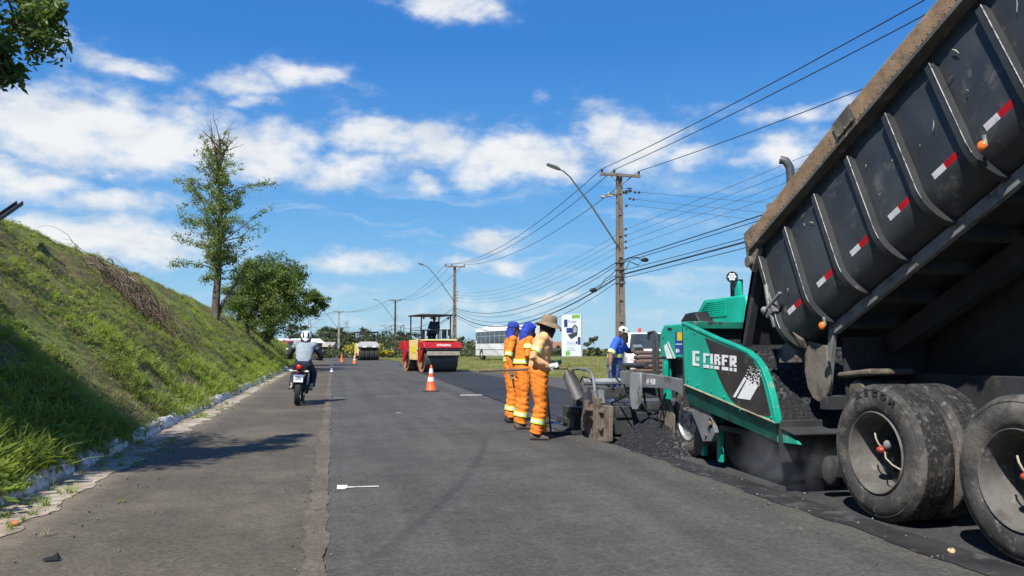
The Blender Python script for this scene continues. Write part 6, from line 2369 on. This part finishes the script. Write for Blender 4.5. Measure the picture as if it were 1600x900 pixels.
# ------------------------------------------------------------------ billboard
bp0 = ray(894, 552) * 112
bl, br = ray(880.5, 552) * 112.5, ray(908, 552) * 110
bd = thing('billboard', (bl[0], bl[1], 0), 'tall white advertising board with blue and green blocks, standing in the field', 'billboard', None, math.atan2(br[1] - bl[1], br[0] - bl[0]))
bw, bh = math.hypot(br[1] - bl[1], br[0] - bl[0]), 5.9
M_bpan = mat('board_white', (.62, .66, .70), .5, 0, .04)
lm(bd, 'panel', M_bpan, lambda m: m.box((bw / 2, .15, bh / 2), (bw, .3, bh)))
lm(bd, 'side_fin', M_white, lambda m: m.box((-.08, .1, bh / 2), (.22, .5, bh + .05)), bevel=.01)
lm(bd, 'flood_lamp', M_black, lambda m: [m.box((-.42, -.1, 3.7), (.2, .2, .3)), m.tube([(-.42, 0, 3.7), (-.1, .05, 3.7)], .03, 5)])


def bb(u0, v0, u1, v1):
    return [(u0 * bw, -.004, v0 * bh), (u1 * bw, -.004, v0 * bh), (u1 * bw, -.004, v1 * bh), (u0 * bw, -.004, v1 * bh)]


M_pgreen = mat('print_green', (.16, .38, .07), .6, 0, .05)
M_pnavy = mat('print_navy', (.02, .035, .16), .6, 0, .05)
M_pdk = mat('print_dark', (.035, .045, .06), .6, 0, .1)
M_pg2 = mat('print_grey', (.28, .32, .38), .6, 0, .1)
for nm, mm, lst in (('green_block', M_pgreen, [(.5, .90, .95, .985), (.12, .03, .38, .13)]), ('navy_block', M_pnavy, [(.04, .70, .24, .88), (.18, .56, .52, .68), (.82, .28, .97, .46), (.7, .30, .8, .36)])):
    for q in lst:
        lm(bd, nm, mm, lambda m: m.prism(bb(*q), (0, -.003, 0)), smooth=False)
lm(bd, 'machine_picture', M_pdk, lambda m: m.prism([(u * bw, -.009, v * bh) for u, v in ((.24, .52), (.45, .41), (.80, .50), (.82, .70), (.66, .76), (.52, .70), (.5, .55))], (0, -.003, 0)), smooth=False)
lm(bd, 'machine_picture', M_pg2, lambda m: m.prism([(u * bw, -.013, v * bh) for u, v in ((.56, .56), (.76, .58), (.76, .68), (.66, .72), (.57, .67))], (0, -.003, 0)), smooth=False)
for k in range(6):
    lm(bd, 'text_line', M_pg2, lambda m: m.prism(bb(.2, .34 - .035 * k - (.03 if k > 2 else 0), .62 + .04 * (k % 3), .352 - .035 * k - (.03 if k > 2 else 0)), (0, -.003, 0)), smooth=False)
text('PL Integral', .52, (.28 * bw, -.004, .80 * bh), (1, 0, 0), (0, 0, 1), M_pnavy, 'lettering', bd, .004, .001, (0, 0, 0), 'LEFT', .72)

# ------------------------------------------------------------------ utility poles with lamp arms
M_conc = mat('pole_concrete', (.20, .165, .13), .85, 0, .15, 3, dirt=((.16, .13, .11), .4, 3), bump=.4, bs=20)
M_arm = mat('crossarm', (.20, .165, .13), .85, 0, .2, 5, bump=.3)
M_ins = mat('insulator', (.06, .045, .04), .3, 0, .3, 9)
M_lampm = mat('lamp_metal', (.17, .165, .155), .5, .3, .15)
M_insw = mat('pale_insulator', (.42, .40, .36), .4, 0, .2)


def pole(loc, H, label, detail=True, arm=True, rz=0.0, wd=1.0, M_conc=M_conc):
    T = thing('utility_pole', loc, label, 'utility pole', 'utility poles along the road', rz)

    def shaft(m):
        # double T section: two flanges and a recessed web with rungs
        def sec(z):
            k = 1 - .45 * z / H
            return .21 * k * wd, .15 * k * wd
        for sx in (-1, 1):
            m.loft([[Vector((sx * sec(z)[0] * a, sec(z)[1] * b, z)) for a, b in ((1, -1), (1, 1), (.55, 1), (.55, -1))] for z in (-.3, H * .5, H)])
        m.loft([[Vector((sec(z)[0] * a * .56, sec(z)[1] * b * .45, z)) for a, b in ((1, -1), (1, 1), (-1, 1), (-1, -1))] for z in (-.3, H * .5, H)])
        for k in range(9):
            z = .6 + k * H / 9.5
            m.box((0, 0, z), (sec(z)[0] * 1.14, sec(z)[1] * 1.86, .22))
    lm(T, 'shaft', M_conc, shaft)
    ca = lm(T, 'crossarm', M_arm, lambda m: m.box((0, -.16, H - .12), (1.9, .10, .12)), bevel=.008)
    for x in (-.88, -.30, .88):
        lm(ca, 'insulator', M_ins, lambda m: m.lathe([(0, 0), (.05, .0), (.05, .05), (.03, .06), (.06, .09), (.06, .13), (.02, .16), (0, .16)], (x, -.16, H - .06), 'Z', 12))
    lm(T, 'brace', M_lampm, lambda m: [m.tube([(-.5, -.16, H - .15), (0, -.14, H - .62)], .016, 5), m.tube([(.5, -.16, H - .15), (0, -.14, H - .62)], .016, 5)])
    if detail:
        ca = lm(T, 'crossarm', M_arm, lambda m: m.box((-.1, .10, H - .92), (1.5, .10, .11), rotm('Y', -14)), bevel=.008)
        for k, (x, z) in enumerate([(-.75, -1.1), (-.55, -1.0), (-.4, -1.05), (-.2, -.9), (.05, -.8), (.3, -.85), (.5, -.65)]):
            lm(ca, 'insulator', M_insw if k < 4 else M_ins, lambda m: m.lathe([(0, -.12), (.03, -.1), (.05, -.06), (.03, -.03), (.055, .0), (.03, .03), (.05, .06), (.02, .1), (0, .12)], (x, .0 - .1 * (k % 2), H + z), 'Z' if k % 2 else 'X', 10))
        for k, (x, z) in enumerate([(.75, -.82), (.95, -.82), (.5, -1.12), (.68, -1.15), (.32, -1.45)]):
            lm(ca, 'insulator', M_ins, lambda m: m.sph((x, -.02, H + z), (.07, .05, .06), 8, 6))
    for k in range(4):
        lm(T, 'insulator_rack', M_ins, lambda m: [m.lathe([(0, -.06), (.045, -.05), (.03, 0), (.045, .05), (0, .06)], (.30, 0, H - 2.5 - .28 * k), 'Z', 10), m.box((.22, 0, H - 2.5 - .28 * k), (.1, .03, .03))])
    if detail:
        lm(T, 'cable_bundle', M_black, lambda m: [m.tube([(.15, -.1, H - 3.95), (.4, -.12, H - 3.8), (.8, -.1, H - 3.75), (1.0, -.1, H - 3.9), (.85, -.1, H - 4.1), (.4, -.1, H - 3.95), (.25, -.1, H - 4.3)], .022, 6), m.tube([(-.1, -.1, H - 4.2), (-.5, -.1, H - 4.6), (-.75, -.1, H - 4.75), (-.95, -.1, H - 5.05), (-1.2, -.1, H - 5.2)], .022, 6)])
        for (x, z) in ((1.15, -3.85), (-1.3, -5.25)):
            lm(T, 'splice_box', M_black, lambda m: m.sph((x, -.1, H + z), (.19, .09, .10), 10, 7))
        for k in range(4):
            lm(T, 'clamp', M_lampm, lambda m: m.box((0, 0, H - 4.0 - .3 * k), (.40, .30, .05)))
    if arm:
        za = H - 3.15
        lm(T, 'lamp_arm', M_lampm, lambda m: m.tube([(-.1, -.12, za - .12), (-.25, -.14, za), (-1.4, -.25, za + 1.55), (-2.45, -.35, za + 2.78), (-2.75, -.38, za + 3.0), (-2.95, -.40, za + 3.06)], [.045, .04, .038, .034, .032, .03], 8))
        h = lm(T, 'lamp_head', M_lampm, lambda m: m.loft([[Vector((-2.9, -.40 + a, za + 3.05 + b)) for a, b in ((-.06, -.04), (.06, -.04), (.06, .05), (-.06, .05))], [Vector((-3.1, -.41 + a, za + 3.12 + b)) for a, b in ((-.13, -.05), (.13, -.05), (.11, .07), (-.11, .07))], [Vector((-3.5, -.42 + a, za + 3.24 + b)) for a, b in ((-.12, -.03), (.12, -.03), (.09, .05), (-.09, .05))]]), bevel=.015)
        lm(h, 'lamp_glass', M_lens, lambda m: m.prism([(-3.12, -.5, za + 3.06), (-3.46, -.5, za + 3.17), (-3.46, -.34, za + 3.17), (-3.12, -.34, za + 3.06)], (.004, 0, -.012)))
    return T


def place(px, depth):
    r = ray(px, 543)
    return Vector((r[0] * depth, r[1] * depth, 0))


p1 = place(970, 35)
p2 = place(710, 75)
p3 = place(617, 128)
p4 = place(529, 149)
H = 9.0
pole(p1, H, 'near concrete utility pole with crossarms and a long street lamp arm, behind the paver', True, rz=R(3))
pole(p2, H, 'second concrete utility pole standing right behind the tandem roller', False)
pole((p3.x, p3.y, -.75), H + .65, 'slim dark utility pole between the two rollers', False, M_conc=mat('dark_pole', (.085, .065, .052), .85, 0, .2, 3))
pole((p4.x, p4.y, -1.2), H + .25, 'pale far utility pole left of the yellow flowering bush', False, rz=R(-5), M_conc=mat('pale_pole', (.36, .34, .31), .85, 0, .15, 3))
for a in (0, 1):     # second leg of the pale far pole
    pass

# ------------------------------------------------------------------ overhead wires, one thing per wire
M_wire = mat('wire', (.035, .035, .037), .6)
M_wire2 = mat('thin_wire', (.10, .11, .12), .6)
p0 = Vector((13.6, -8.0, 0))
p5 = Vector((-30, 190, -2.5))
pp = [p5, p4 + Vector((0, 0, -1.2)), p3 + Vector((0, 0, -.1)), p2, p1, p0]


def wire(name, off, sags, r, label, group, mtl=M_wire, i0=0, i1=5, lift=(0, 0, 0)):
    pts = []
    for i in range(i0, i1):
        a = pp[i] + Vector(off)
        b = pp[i + 1] + Vector(off)
        if i == i1 - 1:
            b = b + Vector(lift)
        n = 14
        sg = sags[min(i - i0, len(sags) - 1)]
        for k in range(n + (1 if i == i1 - 1 else 0)):
            f = k / n
            pts.append(a.lerp(b, f) + Vector((0, 0, -4 * sg * f * (1 - f))))
    m = MB(pts[0])
    m.tube(pts, r, 5)
    o = m.build(name, mtl)
    return tag(o, label, 'overhead wire', group)


for x, lab in ((-.88, 'top overhead conductor on the road side end of the crossarms'), (-.30, 'top overhead conductor beside the pole tops'), (.88, 'top overhead conductor on the field side end of the crossarms')):
    wire('overhead_wire', (x, -.16, H + .10), [1.0, .7, 1.2, 1.1, .55], .016, lab, 'top conductors', lift=(1.0 if x > 0 else 0, 0, -.9 if x > 0 else 0))
for k in range(4):
    wire('overhead_wire', (.30, 0, H - 2.5 - .28 * k), [.8, .6, 1.0, 1.0, .10], .008, ['uppermost thin wire of the rack of four on the poles', 'second thin wire down on the rack of four', 'third thin wire down on the rack of four', 'lowest thin wire of the rack of four'][k], 'thin rack wires', M_wire2, lift=(0, 0, .9))
for k, (dz, sg, rr_, lab) in enumerate([(-3.95, 1.3, .02, 'upper black telephone cable under the lamp arms'), (-4.05, 1.5, .014, 'thin telephone cable just below the upper black one'), (-4.55, 1.7, .032, 'thick sagging black telephone cable bundle'), (-4.7, 1.95, .014, 'lowest sagging telephone cable'), (-4.35, 1.6, .014, 'middle thin telephone cable between the black ones')]):
    wire('overhead_cable', (.05 * k - .1, -.15, H + dz), [1.0, .8, 1.2, sg, .06 + .03 * k], rr_, lab, 'low telephone cables', lift=(0, 0, .9))
for k, (ox, oz, ex, ez) in enumerate([(1.0, -.82, 40, 9.0), (.7, -1.15, 40, 8.0), (.3, -1.4, 40, 7.2)]):
    a = p1 + Vector((ox, -.05, H + oz))
    b = Vector((p1.x + 34, p1.y + 2, ez))
    m = MB(a)
    m.tube([a.lerp(b, f / 12) + Vector((0, 0, -4 * .5 * (f / 12) * (1 - f / 12))) for f in range(13)], .009, 5)
    tag(m.build('branch_wire', M_wire2), ['upper', 'middle', 'lower'][k] + ' thin branch wire running from the near pole across the field', 'overhead wire', 'branch wires across the field')

# ------------------------------------------------------------------ far lattice towers
M_tower = mat('tower_steel', (.30, .33, .36), .6, .3)


def tower(px, dd, h, label, kind):
    r = ray(px, 543)
    T = thing('lattice_tower', (r[0] * dd, r[1] * dd, -8.5), label, 'pylon')

    def leg(m, base, top, h0, h1, rr_):
        for a, b in ((-1, -1), (1, -1), (1, 1), (-1, 1)):
            m.tube([(a * base, b * base, h0), (a * top, b * top, h1)], rr_, 4)
        n = 6
        for k in range(n):
            f0, f1 = k / n, (k + 1) / n
            w0, w1 = base + (top - base) * f0, base + (top - base) * f1
            z0, z1 = h0 + (h1 - h0) * f0, h0 + (h1 - h0) * f1
            for (a, b, c, d) in ((-1, -1, 1, -1), (1, -1, 1, 1), (1, 1, -1, 1), (-1, 1, -1, -1)):
                m.tube([(a * w0, b * w0, z0), (c * w1, d * w1, z1)], rr_ * .6, 3)
    lm(T, 'lattice', M_tower, lambda m: leg(m, h * .09, h * .02, 0, h, h * .006))
    if kind == 'V':
        lm(T, 'head_frame', M_tower, lambda m: [m.tube([(0, 0, h * .8), (-h * .22, 0, h)], h * .008, 4), m.tube([(0, 0, h * .8), (h * .22, 0, h)], h * .008, 4), m.tube([(-h * .32, 0, h), (h * .32, 0, h)], h * .008, 4)])
    else:
        for k in range(3):
            lm(T, 'cross_beam', M_tower, lambda m: m.tube([(-h * .09, 0, h * (.72 + .11 * k)), (h * .09, 0, h * (.72 + .11 * k))], h * .007, 4))
    return T


tower(483, 520, 28, 'far steel pylon with a flat wide head above the motorcyclist', 'V')
tower(541, 600, 30, 'slim far lattice pylon between pale pole and far roller', 'T')
tower(503, 640, 26, 'small faint pylon beside the pale far pole', 'V')
tower(610, 620, 27, 'faint far pylon just left of the slim dark pole', 'V')

# ------------------------------------------------------------------ far houses and vehicles
M_wallw = mat('house_wall', (.55, .53, .49), .9, 0, .1, 2)
M_brick = mat('brick_red_wall', (.22, .09, .065), .9, 0, .2, 5)
M_roofw = mat('white_roof', (.62, .62, .60), .7, 0, .08)
M_rooft = mat('tile_roof', (.30, .13, .08), .9, 0, .2, 5)
M_pane = M_glass


def house(px, dd, w_, d_, h, label, wall, roof, rz=0.0, z0=None, pitch=.35):
    r = ray(px, 545)
    x, y = r[0] * dd, r[1] * dd
    T = thing('house', (x, y, ground_z(y) if z0 is None else z0), label, 'house', None, rz)
    lm(T, 'wall', wall, lambda m: m.box((0, 0, h / 2), (w_, d_, h)))
    lm(T, 'roof', roof, lambda m: m.prism([(-w_ * .55, -d_ * .58, h), (-w_ * .55, d_ * .58, h), (-w_ * .55, 0, h + d_ * pitch)], (w_ * 1.1, 0, 0)))
    n = max(2, int(w_ / 2.5))
    for k in range(n):
        f = lm(T, 'window', M_wallw, lambda m: m.box((-w_ / 2 + w_ * (k + .5) / n, -d_ / 2 - .02, h * .58), (1.1, .1, 1.1)))
        lm(f, 'pane', M_pane, lambda m: m.box((-w_ / 2 + w_ * (k + .5) / n, -d_ / 2 - .06, h * .58), (.9, .06, .9)))
    lm(T, 'door', M_brick, lambda m: m.box((w_ * .02, -d_ / 2 - .03, 1.0), (.9, .08, 2.0)))
    return T


house(462, 128, 7, 6, 3.0, 'white roofed shed half hidden behind the bushy tree and rider', M_brick, M_roofw, R(15), -1.0, .12)
house(492, 150, 7, 6, 2.6, 'low house with a pale brown roof just right of the rider', M_brick, mat('pale_roof', (.38, .34, .30), .9), R(-10), -1.2, .15)
for px, dd, lab in ((665, 300, 'small far white house right behind the tandem roller canopy'), (724, 300, 'small far pale house left of the bus'), (870, 330, 'far pale house between the hatted worker and the billboard')):
    house(px, dd, 9, 7, 3.2, lab, M_wallw, M_rooft, R(8), -3.8 if px != 870 else -2.0)

# brick red truck parked by the shed
r = ray(449, 556) * 104
tk = thing('parked_truck', (r[0], r[1], ground_z(r[1])), 'dark red parked truck half hidden by the bank, left of the rider', 'truck', None, R(10))
lm(tk, 'cargo_box', M_brick, lambda m: m.box((.6, 1.5, 1.5), (2.2, 4.0, 1.6)), bevel=.03)
lm(tk, 'cab', M_rred, lambda m: m.prism([(-.45, -.6, .6), (-.45, -2.2, .6), (-.45, -2.2, 1.4), (-.45, -1.9, 2.2), (-.45, -.6, 2.25)], (2.1, 0, 0)), bevel=.05)
lm(tk, 'windscreen', M_glass, lambda m: m.prism([(-.3, -2.21, 1.45), (1.5, -2.21, 1.45), (1.45, -1.95, 2.12), (-.25, -1.95, 2.12)], (0, -.02, 0)))
for (x, y) in ((-.3, -1.4), (1.5, -1.4), (-.3, 2.6), (1.5, 2.6)):
    lm(tk, 'wheel', M_btyre, lambda m: m.lathe([(.0, -.12), (.42, -.12), (.45, -.08), (.45, .08), (.42, .12), (0, .12)], (x, y, .45), 'X', 20))

# white utility vehicle parked behind the paver, seen end on over the seat
r = onY(1012, 560, 30)
vn = thing('white_van', (r.x, 30, 0), 'white vehicle with a red roof light, glimpsed between the blue worker and the paver', 'van', None, R(-20))
lm(vn, 'body', M_busw, lambda m: m.loft([[Vector((sx * w_, y, z)) for sx, z in ((-1, z0), (1, z0), (1, z1), (.86, z2), (-.86, z2), (-1, z1))] for (y, w_, z0, z1, z2) in ((-2.3, .80, .45, .9, 1.0), (-2.1, .88, .35, 1.0, 1.1), (-1.3, .90, .35, 1.1, 1.2), (-.7, .90, .35, 1.15, 1.85), (2.2, .90, .35, 1.15, 1.9), (2.35, .85, .5, 1.1, 1.8))]), bevel=.05)
lm(vn, 'windscreen', M_glass, lambda m: m.prism([(-.74, -1.29, 1.23), (.74, -1.29, 1.23), (.66, -.76, 1.77), (-.66, -.76, 1.77)], (0, -.03, .03)))
lm(vn, 'side_window', M_glass, lambda m: [m.prism([(sx * .905, -.6, 1.2), (sx * .905, 1.9, 1.2), (sx * .82, 1.9, 1.75), (sx * .82, -.4, 1.75)], (sx * .012, 0, 0)) for sx in (-1, 1)])
for (x, y) in ((-.82, -1.5), (.82, -1.5), (-.82, 1.4), (.82, 1.4)):
    lm(vn, 'wheel', M_btyre, lambda m: m.lathe([(.0, -.1), (.30, -.1), (.33, -.06), (.33, .06), (.30, .1), (0, .1)], (x, y, .33), 'X', 20))
for sx in (-.6, .6):
    lm(vn, 'headlight', M_lens, lambda m: m.box((sx, -2.25, .82), (.3, .1, .16)), bevel=.03)
lm(vn, 'roof_light', mat('red_lens', (.6, .06, .03), .3), lambda m: m.box((-.3, .2, 1.97), (.13, .13, .18)), bevel=.03)

# ------------------------------------------------------------------ bits lying on the road
o = MB(onZ(80, 878))
c = onZ(80, 878)
o.add([c + Vector(v) for v in ((-.045, -.015, .012), (.04, -.012, .012), (.05, .015, .014), (.03, .01, .055), (.0, .02, .03), (-.05, .02, .02))], [[0, 1, 2, 4, 5], [2, 3, 4], [1, 3, 2], [1, 4, 3]])
tag(o.build('plastic_scrap', M_black, fix=False), 'black scrap of plastic lying in the left lane', 'litter')
c = onZ(1486, 862, .02)
o = MB(c)
o.loft([[c + Vector((math.cos(a) * .028 * k, math.sin(a) * .018 * k, z + .008 * math.cos(2 * a))) for a in np.linspace(0, 6.28, 11)[:-1]] for k, z in ((.9, -.004), (1.0, .004), (.7, .012), (.2, .016))])
tag(o.build('dry_leaf', mat('tan_leaf', (.48, .36, .2), .8)), 'small tan leaf lying on the dark strip beside the truck wheel', 'leaf')
c = onZ(22, 818, .02)
o = MB(c)
o.box(c + Vector((0, 0, .004)), (.05, .10, .02), rotm('Z', 20))
tag(o.build('brick_chip', mat('brick_orange', (.50, .17, .07), .9), bevel=.006), 'orange brick chip lying in the gutter', 'brick chip')
Pp = []
for k in range(500):
    Pp.append((-2.25 + abs(rng.normal()) * .5, 4 + 16 * rng.random(), .012))
for k in range(300):
    Pp.append((-.1 + rng.normal() * .12, 3.5 + 14 * rng.random(), .014))
for k in range(350):
    Pp.append((3.55 + rng.normal() * .25, 3.0 + 7.5 * rng.random(), .016))
grit = []
for mm in (mat('grit_pale', (.20, .185, .16), .9), mat('grit_dark', (.06, .06, .06), .9)):
    me = chunk[0].copy()
    me.materials.clear()
    me.materials.append(mm)
    grit.append(me)
s = scatter('road_grit', Pp, rng.uniform(0, 6, (len(Pp), 3)), .003 + .007 * rng.random(len(Pp)) ** 3, rng.integers(0, 2, len(Pp)), grit)
tag(s, 'loose grit along the gutter, lane joint and paver strip')
# sheets of newspaper-thin litter behind the workers' feet
c = onZ(868, 664)
o = MB(c)
rr3 = np.random.default_rng(8)
for k in range(9):
    q = c + Vector((rr3.normal() * .12, rr3.normal() * .05, .02))
    o.box(q, (.08, .03, .02), rotm('Z', rr3.uniform(0, 180)) @ rotm('Y', rr3.uniform(-30, 30)))
tag(o.build('white_rags', M_cap), 'scrap of crumpled white rag beside the screed', 'rag')

# steam rising from the hot asphalt under the hopper
sm = MB((4.0, 6.45, .35))
sm.box((4.0, 6.45, .42), (1.2, 1.3, .80))
vm = bpy.data.materials.new('steam')
vm.use_nodes = True
t = NT(vm.node_tree)
co = t.n('ShaderNodeTexCoord').outputs['Object']
d0 = t.vmath('LENGTH', t.vmath('MULTIPLY', t.vmath('SUBTRACT', co, (-.05, .0, -.05)), (1.9, 1.7, 2.7)))
den = t.math('MULTIPLY', t.ss(d0, 1.0, .1), t.ss(t.noise(co, 2.6, 6, .65, 1.2), .40, .75))
pv = t.n('ShaderNodeVolumePrincipled', i={'Color': (.85, .88, .92), 'Density': t.math('MULTIPLY', den, 2.6), 'Anisotropy': .2})
t.n('ShaderNodeOutputMaterial', i={1: pv})
o = sm.build('steam', vm)
tag(o, 'pale wisp of steam under the paver hopper', kind='stuff')
